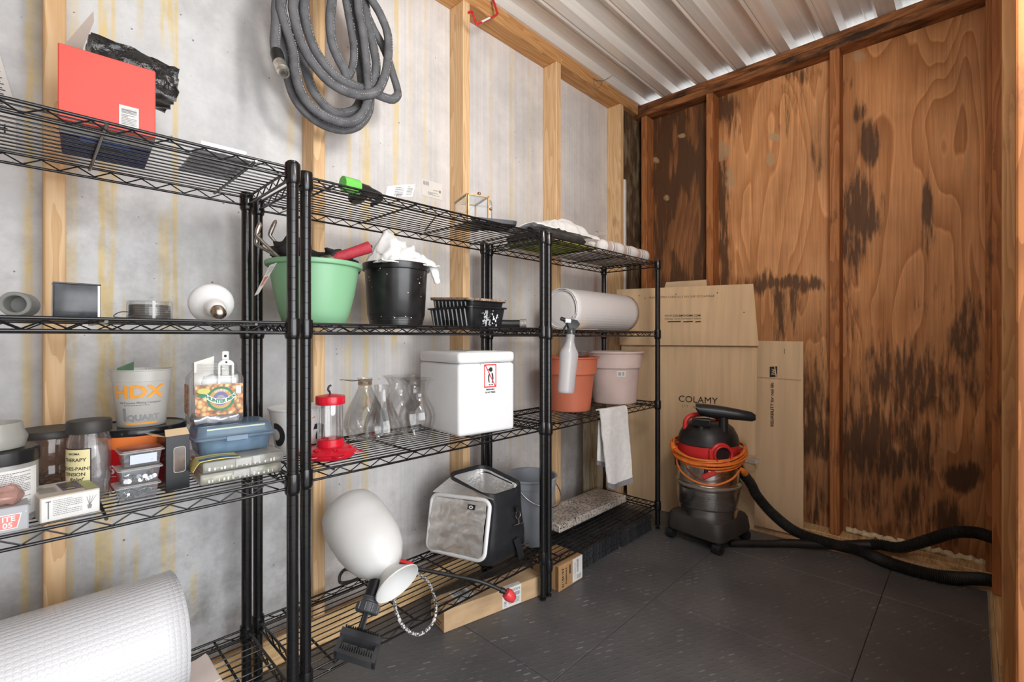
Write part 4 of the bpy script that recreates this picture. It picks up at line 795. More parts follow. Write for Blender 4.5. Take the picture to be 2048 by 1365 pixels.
disc(MB(), fa[1], .004, .060, .0275, .0225).build('badge_ring', green_ink, lb, 0, fix=False); disc(MB(), fa[1], .004, .060, .0225, .0155).build('badge_ring', pm('tan_ink', (.62, .36, .14), .5), lb, 0, fix=False)
disc(MB(), fa[1], .004, .060, .0155, .0085).build('badge_ring', pm('violet_ink', (.20, .19, .36), .5), lb, 0, fix=False); disc(MB(), fa[1], .004, .060, .0085).build('badge_centre', pm('mid_tan', (.40, .36, .42), .5), lb, 0, fix=False)
q = MB(); bn = lambda x, y: fa[2](x, y + .5 * (x - .004) ** 2 / .03); put_rect(q, bn, -.025, .048, .033, .0595, 10); q.build('banner', white_ink, lb, 0, fix=False)
q = MB(); bn2 = lambda x, y: fa[3](x, y + .5 * (x - .004) ** 2 / .03); put_text(q, bn2, 'HUNTER MIX', .0105, .004, .0538, .92, bold=.00055); q.build('lettering', green_ink, lb, 0, fix=False)
q = MB(); ac = lambda x, y: fa[2](.004 + (.019 + y) * sin(x / .019), .060 + (.019 + y) * cos(x / .019)); put_text(q, ac, 'GOURMET', .0060, 0, 0, .95, bold=.0001); q.build('lettering', white_ink, lb, 0, fix=False)
disc(MB(), fa[2], -.029, .079, .0062, 0, 20, 2.0).build('oval_patch', pm('lime_yellow', (.72, .72, .18), .5), lb, 0, fix=False); disc(MB(), fa[2], -.033, .069, .0038, 0, 20, 2.3).build('oval_patch', green_ink, lb, 0, fix=False)
q = MB(); put_rect(q, fa[2], .034, .070, .045, .088); q.build('price_sticker', paper, lb, 0, fix=False)
q = MB(); q.add(*crumple((-.044, -.036, .003), (.046, .036, .022), 8, 0, 0, .006, 60, 3, .3)); q.build('foil_packet', pm('foil_bag', (.66, .67, .69), .25, .7, var=.2, bump=.6, bscale=50), t, 60)
q = MB(); q.add(*crumple((-.030, -.030, .088), (.044, .030, .112), 7, 0, 0, .006, 60, 9, .3)); q.build('white_packet', pm('white_film', (.80, .80, .80), .3, var=.06), t, 60)
o = thing('door_bracket', 'white metal bracket with drilled holes sticking out of the snack jar', 'bracket', (.320, 1.275, zj))
wm = pm('white_paint', (.80, .79, .75), .45, var=.1, scale=30)
q = MB(); pts = [(.004, .0, .090), (.004, -.010, .136)] ; 
for s_ in (-1, 1): q.rbox((.013 + s_ * .014 - .0025, -.0415, .085), (.013 + s_ * .014 + .0025, -.0375, .135), .001, 1)
q.prism([(.013 + .0165 * cos(a), .135 + .013 * sin(a)) for a in [pi * k / 12 for k in range(13)]], 1, -.0415, -.0375)
q.build('yoke', wm, o)
q = MB(); q.rbox((.006, -.034, .110), (.022, -.024, .168), .004, 2); q.build('tab', wm, o)
q = MB(); disc(q, plane_fn((.013, -.0415, .142), (1, 0, 0), (0, 0, 1), .0006), 0, 0, .0022); disc(q, plane_fn((.013, -.034, .156), (1, 0, 0), (0, 0, 1), .0006), 0, 0, .0030); q.build('hole', ink, o, 0, fix=False)
o = MB(); o.prism([(-.045, .070), (-.008, .070), (-.006, .156), (-.045, .143)], 1, -.020, -.012); o = o.build('paint_scraper', pm('cream_plastic', (.76, .74, .68), .5, var=.05), None, 0, (.320, 1.275, zj)); tag(o, 'cream plastic scraper standing in the snack jar', 'scraper')

# ---- bottom shelf, first unit
z = ZA[0]
bub = bpy.data.materials.new('bubble_wrap'); bub.use_nodes = True; nt = bub.node_tree; b = nt.nodes['Principled BSDF']
tc = nt.nodes.new('ShaderNodeTexCoord'); mp = nt.nodes.new('ShaderNodeMapping'); mp.inputs['Scale'].default_value = (1, 1, 1); lk(nt, tc.outputs['UV'], mp.inputs[0])
vo = nt.nodes.new('ShaderNodeTexVoronoi'); vo.inputs['Scale'].default_value = 105; vo.inputs['Randomness'].default_value = .12; vo.voronoi_dimensions = '2D'; lk(nt, mp.outputs[0], vo.inputs['Vector'])
mr = nt.nodes.new('ShaderNodeMapRange'); mr.interpolation_type = 'SMOOTHSTEP'; mr.inputs[1].default_value = .30; mr.inputs[2].default_value = .52; mr.inputs[3].default_value = 1; mr.inputs[4].default_value = 0; lk(nt, vo.outputs['Distance'], mr.inputs[0])
bp = nt.nodes.new('ShaderNodeBump'); bp.inputs['Strength'].default_value = .26; bp.inputs['Distance'].default_value = .004; lk(nt, mr.outputs[0], bp.inputs['Height']); lk(nt, bp.outputs[0], b.inputs['Normal'])
b.inputs['Base Color'].default_value = (.70, .70, .715, 1); b.inputs['Roughness'].default_value = .24; b.inputs['Subsurface Weight'].default_value = .15; b.inputs['Subsurface Radius'].default_value = (.02, .02, .02); b.inputs['Coat Weight'].default_value = .3
def roll(name, mat, L, r, turns, th, parent=None, n=64, wob=.004, flat=None, uvs=1.0, lay=.006, seed=0):
    """a rolled sheet along +X: a spiral strip with a loose outer edge, open ends showing the turns"""
    K = int(turns * n); pr = []
    for i in range(K + 1):
        a = 2 * pi * i / n; rr = r - lay * (K - i) / n
        w = 1 + wob * nz(a * 1.1, seed) / r * .5
        y, zz = rr * w * cos(a), rr * w * sin(a)
        if flat and zz < -r * flat: zz = -r * flat - (-r * flat - zz) * .3
        pr.append((y, zz))
    me = bpy.data.meshes.new(name); nu = 14; vv, ff, uv = [], [], []
    s_ = 0.0
    for i, (y, zz) in enumerate(pr):
        if i: s_ += math.hypot(y - pr[i - 1][0], zz - pr[i - 1][1])
        for j in range(nu + 1):
            x = L * j / nu + (.004 * nz(i * .09, 4 + seed) if j in (0, nu) else 0); k = 1 + .010 * nz(x * 9, i * .12, seed)
            vv.append((x, y * k, zz * k)); uv.append((x * uvs, s_ * uvs))
    for i in range(K):
        for j in range(nu): a = i * (nu + 1) + j; ff.append((a, a + 1, a + nu + 2, a + nu + 1))
    me.from_pydata(vv, [], ff); ul = me.uv_layers.new(name='UVMap')
    for lp in me.loops: ul.data[lp.index].uv = uv[lp.vertex_index]
    me.materials.append(mat); me.polygons.foreach_set('use_smooth', [True] * len(me.polygons)); me.update()
    o = link(name, me, parent); sm = o.modifiers.new('thickness', 'SOLIDIFY'); sm.thickness = th; sm.offset = 0
    return o
o = roll('bubble_wrap_roll', bub, .62, .133, 2.35, .004, None, 64, .010, None, 1.0, .010, 3); o.location = (-.375, 1.272, z + .137); o.rotation_euler = (R(-150), 0, R(1)); tag(o, 'big loose roll of bubble wrap on the lowest wire shelf', 'bubble wrap')
t = thing('paper_bag', 'folded pale pink paper lying beside the bubble wrap roll', 'paper', (at(380, 1385, Z=z).x + .012, at(380, 1385, Z=z).y + .02, z), R(2))
pk = pm('pink_paper', (.82, .70, .64), .6, var=.05)
for i, (a, b_, zz) in enumerate(((.085, .12, .003), (.080, .115, .007), (.074, .105, .012))):
    q = MB(); q.sheet(lambda u, v: ((a * (u - .45), b_ * (v - .4), zz + .012 * u * v + .003 * sin(4 * u + i)), (0, 0, 1)), 8, 6, .0015); q.build('fold', pk, t)
# ------------------------------------------------------------------ second unit
ZB = SHELVES['B']
def blob(q, c, r, seed=0, amp=.25, fr=2.2, n=20, m_=14, sq_=1.0):
    """a lumpy closed shape round c with radii r"""
    rings = []
    for j in range(1, m_):
        a = pi * j / m_; ring = []
        for k in range(n):
            t_ = 2 * pi * k / n; d = V((sin(a) * cos(t_), sin(a) * sin(t_), cos(a))); s_ = 1 + amp * nz(d.x * fr + seed, d.y * fr, d.z * fr) + amp * .5 * nz(d.x * fr * 2.3, d.y * fr * 2.3 + seed, d.z * fr * 2.3)
            ring.append((c[0] + r[0] * d.x * s_, c[1] + r[1] * d.y * s_, c[2] + r[2] * d.z * s_))
        rings.append(ring)
    return q.ring_loft(rings)
def drape(q, c, w, d, h, seed, amp=.012, fr=18, th=.003, nu=40, nv=40, rag=.25, fn_h=None):
    """a heap of cloth: a crumpled sheet over a mound"""
    def f(u, v):
        x, y = (u - .5) * 2, (v - .5) * 2; rr = math.hypot(x, y); e = 1 + rag * nz(math.atan2(y, x) * 1.3, seed)
        hh = h * max(0, 1 - (rr / e) ** 2.2) if fn_h is None else fn_h(x, y)
        n_ = nz(x * fr * w, y * fr * d, seed); n2 = abs(nz(x * fr * w * .7 + 5, y * fr * d * .7, seed + 3))
        return ((c[0] + x * w * e * .5 + amp * n_, c[1] + y * d * e * .5 + amp * nz(x * 3, y * 3, seed + 7), c[2] + max(.002, hh + amp * 1.3 * n_ + amp * 2.2 * (n2 - .2))), (0, 0, 1))
    return q.sheet(f, nu, nv, th)
whitecloth = pm('white_cloth', (.80, .795, .785), .9, var=.05, scale=30, bump=.25, bscale=220, sheen=.3)
# ---- top shelf
z = ZB[3]
t = thing('hand_pruner', 'green and black hand tool with a white store tag on the top shelf', 'hand tool', (0, 0, 0))
a_ = at(690, 372, Y=1.19); b_ = at(745, 392, Y=1.22)
q = MB(); q.tube([(.600, 1.205, z + .022), (.648, 1.212, z + .022)], [(.020, .017), (.0215, .018)], 16, flat=(0, 0, 1)); q.build('grip_sleeve', pm('lime_rubber', (.16, .60, .10), .4, var=.1), t, 50)
q = MB(); q.tube(catmull([(.645, 1.212, z + .021), (.69, 1.22, z + .020), (.73, 1.228, z + .014)], 5), [(.017, .015)] * 5 + [(.014, .012)] * 5 + [(.009, .008)], 14, flat=(0, 0, 1)); q.tube(catmull([(.662, 1.215, z + .016), (.672, 1.255, z + .015), (.676, 1.305, z + .013)], 5), [.014, .018, .021, .022, .022, .022, .022, .021, .019, .014, .008], 14)
q.tube(catmull([(.728, 1.228, z + .012), (.735, 1.255, z + .010), (.730, 1.285, z + .007)], 4), .006, 8); q.build('body', blkp, t, 50)
q = MB(); q.sheet(lambda u, v: ((.725 + .070 * u + .010 * v, 1.205 - .035 * u, z + .006 + .038 * v + .014 * u + .002 * sin(3 * u)), (0.3, -1, 0)), 8, 5, .0006); tg = q.build('store_tag', paper, t)
q = MB(); fn = lambda x, y: (.725 + .070 * x + .010 * y, 1.2035 - .035 * x, z + .006 + .038 * y + .014 * x); micro(q, fn, .30, .2, .62, .9, 5, 3); put_bars(q, fn, .40, .08, .62, .35, 10, 6); micro(q, fn, .74, .15, .95, .9, 6, 8); q.build('fine_print', grey_ink, tg, 0, fix=False)
t = thing('glass_display_box', 'small brass framed glass box with a hinged open door', 'glass box', (1.052, 1.228, z), R(-20))
brass = pm('aged_brass', (.33, .22, .12), .35, .85, var=.2, scale=40); w, d, h = .078, .118, .096
q = MB(); e = .0026
for x in (0, w):
    for y in (0, d): q.box((x - e, y - e, 0), (x + e, y + e, h))
for zz in (0.003, h):
    for y in (0, d): q.box((-e, y - e, zz - e), (w + e, y + e, zz + e))
    for x in (0, w): q.box((x - e, -e, zz - e), (x + e, d + e, zz + e))
q.build('frame', brass, t, 0)
for (a, b2) in (((0, 0, .003), (0, d, h)), ((w, 0, .003), (w, d, h)), ((0, d, .003), (w, d, h)), ((0, 0, h), (w, d, h))):
    q = MB(); lo = [min(i, j) - .0006 for i, j in zip(a, b2)]; hi = [max(i, j) + .0006 for i, j in zip(a, b2)]; q.box(lo, hi); q.build('pane', glass, t, 0)
q = MB()
for (x0, z0, x1, z1) in ((0, 0.004, .005, h), (w - .005, .004, w, h), (0, .004, w, .009), (0, h - .005, w, h)): q.box((x0, -.010, z0), (x1, -.006, z1))
dr = q.build('door', brass, t, 0); q = MB(); q.box((.004, -.0085, .008), (w - .004, -.0075, h - .004)); q.build('pane', glass, dr, 0)
q = MB(); blob(q, (w + .006, -.008, h * .55), (.005, .005, .005), 1, .1); blob(q, (w * .55, -.004, h + .006), (.006, .005, .006), 2, .1); q.build('knob', brass, dr)
q = MB(); q.box((-.002, .0, -.0015), (w + .002, d, .0012)); q.build('base', pm('dark_mirror', (.05, .045, .042), .2, .5), t, 0)
o = MB(); o.sheet(lambda u, v: ((.93 + .02 * u + .10 * v, 1.235 + .03 * u + .20 * v, z + .003 + .002 * u), (0, 0, 1)), 4, 8, .004); o = o.build('metal_strip', pm('dull_bronze', (.10, .085, .075), .4, .5, var=.2), None, 0); tag(o, 'dull brown metal strip lying beside the glass box', 'metal strip')
o = MB(); pr = [(.0001, 0), (.0085, .0005), (.0105, .004), (.0105, .105), (.0098, .112), (.0070, .1185), (.0001, .121)]; o.lathe(pr, 24); o = o.build('glass_vial', clear('vial_glass', (.93, .94, .94), 1.3, .06, (.8, .8, .8), .02, .08), None, 50, (1.215, 1.290, z)); tag(o, 'slim clear glass vial with a rounded top', 'vial')
t = thing('slate_tray', 'shallow dark grey tray lying on the top shelf', 'tray', (1.155, 1.225, z), R(-24))
q = MB(); q.ring_loft([[(a, b2, zz) for a, b2 in rpoly(.17 + k, .125 + k, .022, 4)] for k, zz in ((-.016, 0), (-.004, .003), (.0, .016), (-.006, .016), (-.012, .006))]); q.build('shell', pm('slate_plastic', (.055, .058, .064), .45, var=.15), t, 40)
# barcode stickers on the wall
for k, (px0, py0, px1, py1, lab) in enumerate(((843, 356, 884, 392, 'white barcode sticker on the wall above the glass box'), (1189, 459, 1212, 474, 'white barcode sticker on the wall behind the striped towel'))):
    a = at(px0, (py0 + py1) / 2, Y=YP); c_ = at(px1, (py0 + py1) / 2, Y=YP); hh = (at(px0, py0, Y=YP).z - at(px0, py1, Y=YP).z) * .92
    t = thing('wall_sticker', lab, 'sticker', (a.x, YP - .0008, a.z), 0, 'barcode stickers on the pale wall'); w = c_.x - a.x
    q = MB(); fn = plane_fn((0, 0, 0), (1, 0, 0), (0, 0, 1), .0003); put_rect(q, fn, 0, -hh / 2, w, hh / 2); q.build('label', pm('cream_sticker', (.74, .71, .67), .6, var=.03), t, 0, fix=False)
    q = MB(); fn = plane_fn((0, 0, 0), (1, 0, 0), (0, 0, 1), .0009); put_bars(q, fn, w * .08, hh * .18, w * .35, hh * .42, 10, 5 + k); micro(q, fn, w * .3, -hh * .36, w * .85, -hh * .16, 3, 4); put_rect(q, fn, w * .84, -hh * .1, w * .93, hh * .06); micro(q, fn, w * .55, -.05 * hh, w * .8, .03 * hh, 1, 9); tag(q.build('barcode', grey_ink, t, 0, fix=False), kind='stuff')
# ---- second shelf: pots
z = ZB[2]
c = (.573, 1.312, z)
t = thing('green_planter', 'mint green plastic planter full of garden tools', 'planter', c)
gm = pm('mint_plastic', (.245, .50, .29), .4, var=.04, scale=4)
q = MB(); q.lathe([(.0795, 0), (.082, .002), (.092, .035), (.104, .085), (.1115, .130), (.1150, .155), (.1240, .157), (.1255, .160), (.1255, .167), (.1235, .169), (.1140, .169), (.1095, .130), (.100, .08), (.078, .006), (.001, .005)], 64, cap0=True); q.build('pot', gm, t, 40)
q = MB(); p0, p1 = at(547, 528, Y=1.262) - V(c), at(513, 590, Y=1.245) - V(c); dv = (p1 - p0); sd = V((.020, .006, .010))
q.sheet(lambda u, v: (tuple(p0 + dv * v + sd * (u - .5) * (1 - .45 * v)), (0, -1, .3)), 3, 8, .0007); tg = q.build('plant_tag', clear('tag_plastic', (.95, .95, .94), .6, .75, (.80, .78, .74), .2, .05), t)
q = MB(); fn = lambda x, y: tuple(p0 + dv * y + sd * (x - .5) * (1 - .45 * y) + V((0, -.0012, .0003))); put_rect(q, fn, .2, .42, .8, .72, 1); q.build('tag_picture', pm('tag_red', (.45, .18, .13), .5, var=.3, scale=60), tg, 0, fix=False)
q = MB(); micro(q, fn, .15, .06, .85, .36, 6, 3); q.build('fine_print', grey_ink, tg, 0, fix=False)
def px(L): return [at(a, b2, Y=y) for a, b2, y in L]
t = thing('cultivator_fork', 'steel three-pronged hand cultivator sticking out of the green planter', 'garden fork', (0, 0, 0))
for L in ([(575, 530, 1.285), (553, 510, 1.275), (516, 474, 1.262), (514, 466, 1.26), (521, 445, 1.258)], [(580, 532, 1.30), (545, 508, 1.29), (517, 492, 1.283), (513, 484, 1.28), (519, 464, 1.28)], [(585, 522, 1.315), (572, 506, 1.31), (543, 475, 1.30), (541, 466, 1.30), (552, 440, 1.30)]):
    pts = catmull(px(L), 6); n_ = len(pts); q = MB(); q.tube(pts, [.0042 if k < n_ * .62 else .0042 + .0016 * sin(pi * (k - n_ * .62) / (n_ * .38)) for k in range(n_ - 1)] + [.0018], 9); q.build('tine', pm('worn_steel', (.50, .46, .42), .3, .9, var=.25, scale=50), t, 50)
t = thing('hand_trowel', 'hand trowel with red rubber grip lying across the green planter', 'trowel', (0, 0, 0))
A_ = at(668, 518, Y=1.262); B_ = at(741, 494, Y=1.225); dv = B_ - A_
q = MB(); q.tube([A_ + dv * s_ for s_ in (-.02, .05, .2, .45, .7, .9, .985, 1.0)], [.0125, .0145, .0150, .0150, .0158, .0168, .0165, .012], 20); q.build('grip', pm('red_rubber', (.46, .035, .055), .55, var=.1, scale=120, bump=.4, bscale=420), t, 50)
q = MB(); blob(q, tuple(A_ + dv * 1.0 + V((.001, -.001, 0))), (.0045, .004, .006), 3, .1); q.build('hang_hole', ink, t)
q = MB(); q.tube([A_ + dv * s_ for s_ in (-.45, -.25, -.05, 0)], [.016, .0165, .0145, .012], 16); q.build('socket', pm('olive_steel', (.20, .19, .15), .45, .7, var=.3, scale=40), t, 50)
GL = (((.500, 1.300, 1.205), (.045, .05, .028), 1), ((.53, 1.34, 1.222), (.04, .04, .034), 4), ((.612, 1.285, 1.197), (.030, .035, .030), 2), ((.665, 1.335, 1.192), (.035, .035, .030), 6), ((.60, 1.36, 1.20), (.05, .04, .028), 9), ((.672, 1.300, 1.180), (.030, .03, .022), 12))
t = thing('work_glove', 'crumpled black work gloves stuffed into the green planter', 'gloves', (0, 0, 0))
gl = pm('black_glove', (.020, .019, .018), .75, var=.3, scale=60, bump=.3, bscale=200)
for cc, rr, sd_ in GL:
    q = MB(); blob(q, cc, rr, sd_, .35, 1.8); q.build('glove_fold', gl, t, 60)
# black nursery pot with cloth
c = (.834, 1.315, z)
t = thing('black_nursery_pot', 'black plastic nursery pot with ringed foot and paint specks', 'plant pot', c)
bk = pm('nursery_plastic', (.016, .016, .017), .3, var=.3, scale=25, coat=.2)
q = MB(); q.lathe([(.0805, 0), (.0815, .001), (.0815, .007), (.0830, .008), (.0830, .014), (.0845, .015), (.0845, .021), (.0860, .022), (.0862, .028), (.0885, .032), (.0965, .172), (.1030, .173), (.1040, .175), (.1040, .192), (.1025, .194), (.0955, .194), (.0860, .030), (.001, .008)], 56, cap0=True); q.build('pot', bk, t, 35)
q = MB(); rn = random.Random(8)
for k in range(26):
    a = face(c) + rn.uniform(-1.0, 1.0); zz = rn.choice((rn.uniform(.03, .17), rn.uniform(.02, .05))); r_ = .0868 + (.0965 - .0868) * max(0, (zz - .03)) / .142 + .0008
    if zz < .03: r_ = .0868
    s_ = rn.uniform(.0006, .0018); q.add([(r_ * cos(a + s_ * sx_ / r_), r_ * sin(a + s_ * sx_ / r_), zz + s_ * sy_) for sx_, sy_ in ((-1, -1), (1, -.7), (.8, 1), (-.6, 1.3))], [(0, 1, 2, 3)])
q.build('paint_speck', white_ink, t, 0, fix=False)
q = MB(); CC = V((c[0], c[1], z + .186))
def clothf(x, y):
    r_ = math.hypot(x, y); return .075 * max(0, 1 - r_ ** 2) + .05 * math.exp(-((x + .35) ** 2 + (y) ** 2) * 9)
drape(q, tuple(CC), .205, .19, .07, 5, .012, 26, .003, 44, 40, .1, clothf)
o = q.build('cotton_rag', whitecloth, None, 60); tag(o, 'crumpled white rag heaped in the black nursery pot', 'rag')
q = MB(); P0 = [at(a, b2, Y=y) for a, b2, y in ((835, 520, 1.30), (858, 527, 1.262), (868, 540, 1.245), (872, 556, 1.24), (875, 566, 1.243))]; tl = catmull(P0, 5)
q.tube(tl, [(.022 - .0006 * k + .004 * nz(k * .7, 3), .008 + .003 * nz(k * .9, 1)) for k in range(len(tl))], 14, flat=(1, 0, .3)); q.build('hanging_corner', whitecloth, o, 60)
# two black seedling trays nested
def tray(name, label, loc, rz, tilt, W, D, H, group):
    t = thing(name, label, 'tray', loc, rz, group); t.rotation_euler = (tilt, 0, rz)
    tm = pm('tray_plastic', (.018, .019, .021), .33, var=.25, scale=24)
    q = MB(); q.ring_loft([[(a + W / 2, b2 + D / 2, zz) for a, b2 in rpoly(W + k, D + k, r_, 5)] for k, zz, r_ in ((-.026, 0, .014), (-.024, .002, .014), (-.004, H - .006, .018), (.010, H - .005, .02), (.010, H, .02), (-.006, H, .018), (-.030, .004, .012))], cap1=False); q.build('shell', tm, t, 40)
    q = MB()
    for k in range(9): y = D * (.10 + .095 * k); q.add([(.0115, y, .004), (.0115, y + .004, .004), (.0005, y + .004, H - .008), (.0005, y, H - .008), (.008, y + .002, .004), (-.003, y + .002, H - .008)], [(0, 3, 5, 4), (1, 4, 5, 2)])
    for k in range(0): pass
    q.build('rib', pm('rib_edge', (.16, .17, .18), .3), t, 0)
    return t
t = tray('seedling_tray', 'black ribbed seedling tray splashed with white paint', (1.040, 1.200, z), R(0), 0, .178, .235, .070, 'nested seedling trays')
q = MB(); fn = plane_fn((.09, .0055, 0), (1, 0, 0), (0, -.13, 1), .004); rn = random.Random(3)
for k in range(46):
    x, y, s_ = rn.gauss(-.012, .035), rn.uniform(.006, .060), rn.uniform(.0006, .003)
    if abs(x) < .08: put_poly(q, fn, [(x + s_ * (1 + .5 * rn.random()) * cos(a), y + s_ * 1.5 * (1 + .5 * rn.random()) * sin(a)) for a in [2 * pi * j / 7 for j in range(7)]])
for k in range(14): x = -.016 + .010 * nz(k * .7, 3); y = .008 + .0036 * k; put_poly(q, fn, [(x + (.004 + .003 * nz(k, 8)) * cos(a), y + .0035 * sin(a)) for a in [2 * pi * j / 8 for j in range(8)]])
q.build('paint_splash', pm('splash_paint', (.55, .57, .60), .5, var=.3), t, 0, fix=False)
q = MB(); fn = plane_fn((.0118, .13, 0), (0, -1, 0), (-.13, 0, 1), .0022); put_rect(q, fn, -.02, .003, .055, .026); q.build('side_notch', pm('notch_dark', (.002, .002, .002), .9), t, 0, fix=False)
t = tray('seedling_tray', 'second black seedling tray nested inside the first with a soil-crusted rim', (1.046, 1.208, z + .026), R(-1), R(3.5), .166, .225, .066, 'nested seedling trays')
q = MB(); q.ring_loft([[(a + .083, b2 + .1125, zz) for a, b2 in rpoly(.166 + k, .225 + k, .02, 5)] for k, zz in ((.012, .064), (.012, .0715), (-.008, .0715), (-.008, .064))]); q.build('soil_crust', pm('dry_soil', (.36, .26, .18), .9, var=.4, scale=120, bump=.8, bscale=200), t, 40)
t = thing('hose_end', 'short black hose end with a pale threaded collar', 'hose fitting', (0, 0, 0))
q = MB(); q.tube(catmull([(1.225, 1.26, z + .017), (1.255, 1.235, z + .0155), (1.292, 1.200, z + .0155)], 6), .0145, 16); q.build('hose', blkp, t, 50)
q = MB(); dd = V((.62, -.78, 0)); P0 = V((1.288, 1.2035, z + .0165)); q.tube([P0 + dd * s_ for s_ in (0, .003, .006, .009, .012, .015, .018, .024)], [.0155, .0165, .0155, .0165, .0155, .0165, .0168, .0168], 22, cap=False); q.ring_loft([[tuple(p) for p in ring] for ring in [[P0 + dd * .024 + (V((.78, .62, 0)) * cos(a) + V((0, 0, 1)) * sin(a)) * r_ + dd * o_ for a in [2 * pi * k / 22 for k in range(22)]] for r_, o_ in ((.0168, 0), (.0125, .0), (.0125, -.015))]], cap0=False, cap1=True); q.build('threaded_collar', pm('pale_grey_metal', (.48, .47, .44), .35, .6, var=.2, scale=60), t, 40)
# ---- third shelf: cup, feeder, glass, cooler
z = ZB[1]
c = (.560, 1.387, z)
t = thing('paper_bucket', 'white paper bucket printed with black curves and an orange stripe', 'bucket', c)
q = MB(); q.lathe([(.0600, 0), (.0605, .002), (.0785, .120), (.0805, .1205), (.0818, .123), (.0805, .1255), (.0780, .124), (.0600, .006), (.001, .004)], 48, cap0=True); q.build('wall', pm('white_card', (.80, .79, .78), .5, var=.03), t, 40)
a0 = face(c); fn = cyl_fn((0, 0, 0), .0605, 0, .0785, .12, a0, .001)
def crescent(q, fn, x, y, r, k, w=1.0):
    pts = [(x + w * r * cos(a), y + r * 1.25 * sin(a)) for a in [R(70) + R(230) * i / 16 for i in range(17)]]; p2 = [(x + w * (r * k * cos(a) + r * .22), y + r * 1.05 * k * sin(a)) for a in [R(70) + R(230) * i / 16 for i in range(17)]]
    for i in range(16): put_poly(q, fn, [pts[i], pts[i + 1], p2[i + 1], p2[i]])
q = MB(); tag(t, None); crescent(q, fn, .068, .048, .022, .62); q.build('logo_curve', ink, t, 0, fix=False); q = MB(); crescent(q, fn, .050, .046, .030, .68, -1); q.build('logo_curve', ink, t, 0, fix=False); q = MB(); crescent(q, fn, -.063, .056, .026, .6, -1); q.build('logo_curve', ink, t, 0, fix=False)
q = MB(); put_poly(q, fn, [(.030, .100), (.036, .104), (.078, .070), (.074, .063)]); q.build('orange_stripe', pm('amber_ink', (.86, .50, .06), .5), t, 0, fix=False)
c = (.586, 1.247, z)
t = thing('hummingbird_feeder', 'red hummingbird feeder with a clear tube and flower base', 'bird feeder', c)
rp_ = pm('red_feeder_plastic', (.62, .012, .03), .22, var=.08, scale=20)
q = MB(); q.lathe([(.040, 0), (.060, .002), (.0665, .010), (.0670, .016), (.0690, .018), (.0665, .020), (.058, .024), (.045, .030), (.0345, .032), (.001, .032)], 48, cap0=True)
for k in range(6):
    a = face(c) + .3 + k * pi / 3; cx, cy = .048 * cos(a), .048 * sin(a)
    for j in range(5): b2 = 2 * pi * j / 5; blob(q, (cx + .006 * cos(b2), cy + .006 * sin(b2), .0285), (.0045, .0045, .0025), j, .05, 1, 10, 6)
q.build('base', rp_, t, 40)
q = MB()
for k in range(6):
    a = face(c) + .3 + k * pi / 3; q.tube([(.064 * cos(a - .26), .064 * sin(a - .26), .014)] + [((.064 + .018 * sin(pi * s_ / 6)) * cos(a - .26 + .52 * s_ / 6), (.064 + .018 * sin(pi * s_ / 6)) * sin(a - .26 + .52 * s_ / 6), .014) for s_ in range(1, 6)] + [(.064 * cos(a + .26), .064 * sin(a + .26), .014)], .0022, 7)
q.build('perch', rp_, t, 50)
q = MB(); q.lathe([(.0335, .030), (.0350, .031), (.0350, .050), (.0335, .051)], 40); q.build('lower_collar', rp_, t, 40)
q = MB(); q.lathe([(.0320, .048), (.0325, .05), (.0325, .148)], 40); q.build('tube', clear('feeder_tube', (.95, .955, .96), 1.6, .06, (.85, .85, .85), .03, .08), t, 50)
q = MB(); q.lathe([(.0335, .143), (.0375, .143), (.0380, .145), (.0380, .162), (.0368, .165), (.020, .168), (.008, .170), (.001, .170)], 44); q.build('cap', rp_, t, 40)
q = MB(); q.tube(catmull([(0, 0, .168), (-.002, 0, .176), (-.006, 0, .181), (-.004, 0, .190), (.002, 0, .193)], 5), .0028, 8); q.build('hanging_hook', blkg, t, 50)
def glassware(name, label, c, outer, th=.0022, group=None):
    inner = [(max(.001, r_ - th), zz + (th if i == 0 else 0)) for i, (r_, zz) in enumerate(outer)]
    q = MB(); q.lathe(outer, 48, cap0=True); q.lathe(inner[1:], 48)
    o = q.build(name, glass, None, 60, c); return tag(o, label, 'glass vessel', group)
CAR = [(.030, 0), (.042, .003), (.056, .018), (.0655, .040), (.066, .052), (.060, .080), (.048, .108), (.034, .135), (.0235, .158), (.0205, .168), (.0205, .184), (.0235, .187), (.0235, .194)]
t = thing('stoppered_carafe', 'tall conical glass carafe with a wire round its neck', 'glass vessel', (.768, 1.392, z))
q = MB(); q.lathe(CAR, 48, cap0=True); q.lathe([(r_ - .0022, zz) for r_, zz in CAR[1:]], 48); q.build('body', glass, t, 60)
q = MB(); q.lathe([(.0212, .171), (.0218, .172), (.0218, .182), (.0212, .183)], 32); q.build('amber_collar', clear('amber_ring', (.72, .58, .46), .8, .2, (.4, .3, .2), .05), t, 50)
q = MB(); q.tube([(.0225 * cos(a), .0225 * sin(a), .1865) for a in [2 * pi * k / 24 for k in range(24)]], .0009, 6, True); q.tube(catmull([(-.022, -.004, .187), (-.05, -.010, .187), (-.078, -.015, .193), (-.093, -.018, .1945)], 5), .0009, 6); q.tube(catmull([(-.022, -.002, .187), (-.05, -.006, .190), (-.078, -.015, .193)], 5), .0009, 6); q.build('wire', pm('rusty_wire', (.09, .075, .06), .5, .7), t, 50)
glassware('glass_carafe', 'plain slim-necked glass carafe in front of the wired one', (.752, 1.262, z), [(.026, 0), (.036, .003), (.049, .020), (.0545, .042), (.0535, .060), (.046, .088), (.034, .115), (.0255, .140), (.0225, .160), (.0230, .178), (.0245, .182)])
VASE = [(.030, 0), (.036, .003), (.046, .022), (.0565, .058), (.0580, .076), (.053, .098), (.039, .122), (.0305, .138), (.0300, .150), (.037, .170), (.048, .186), (.0560, .193)]
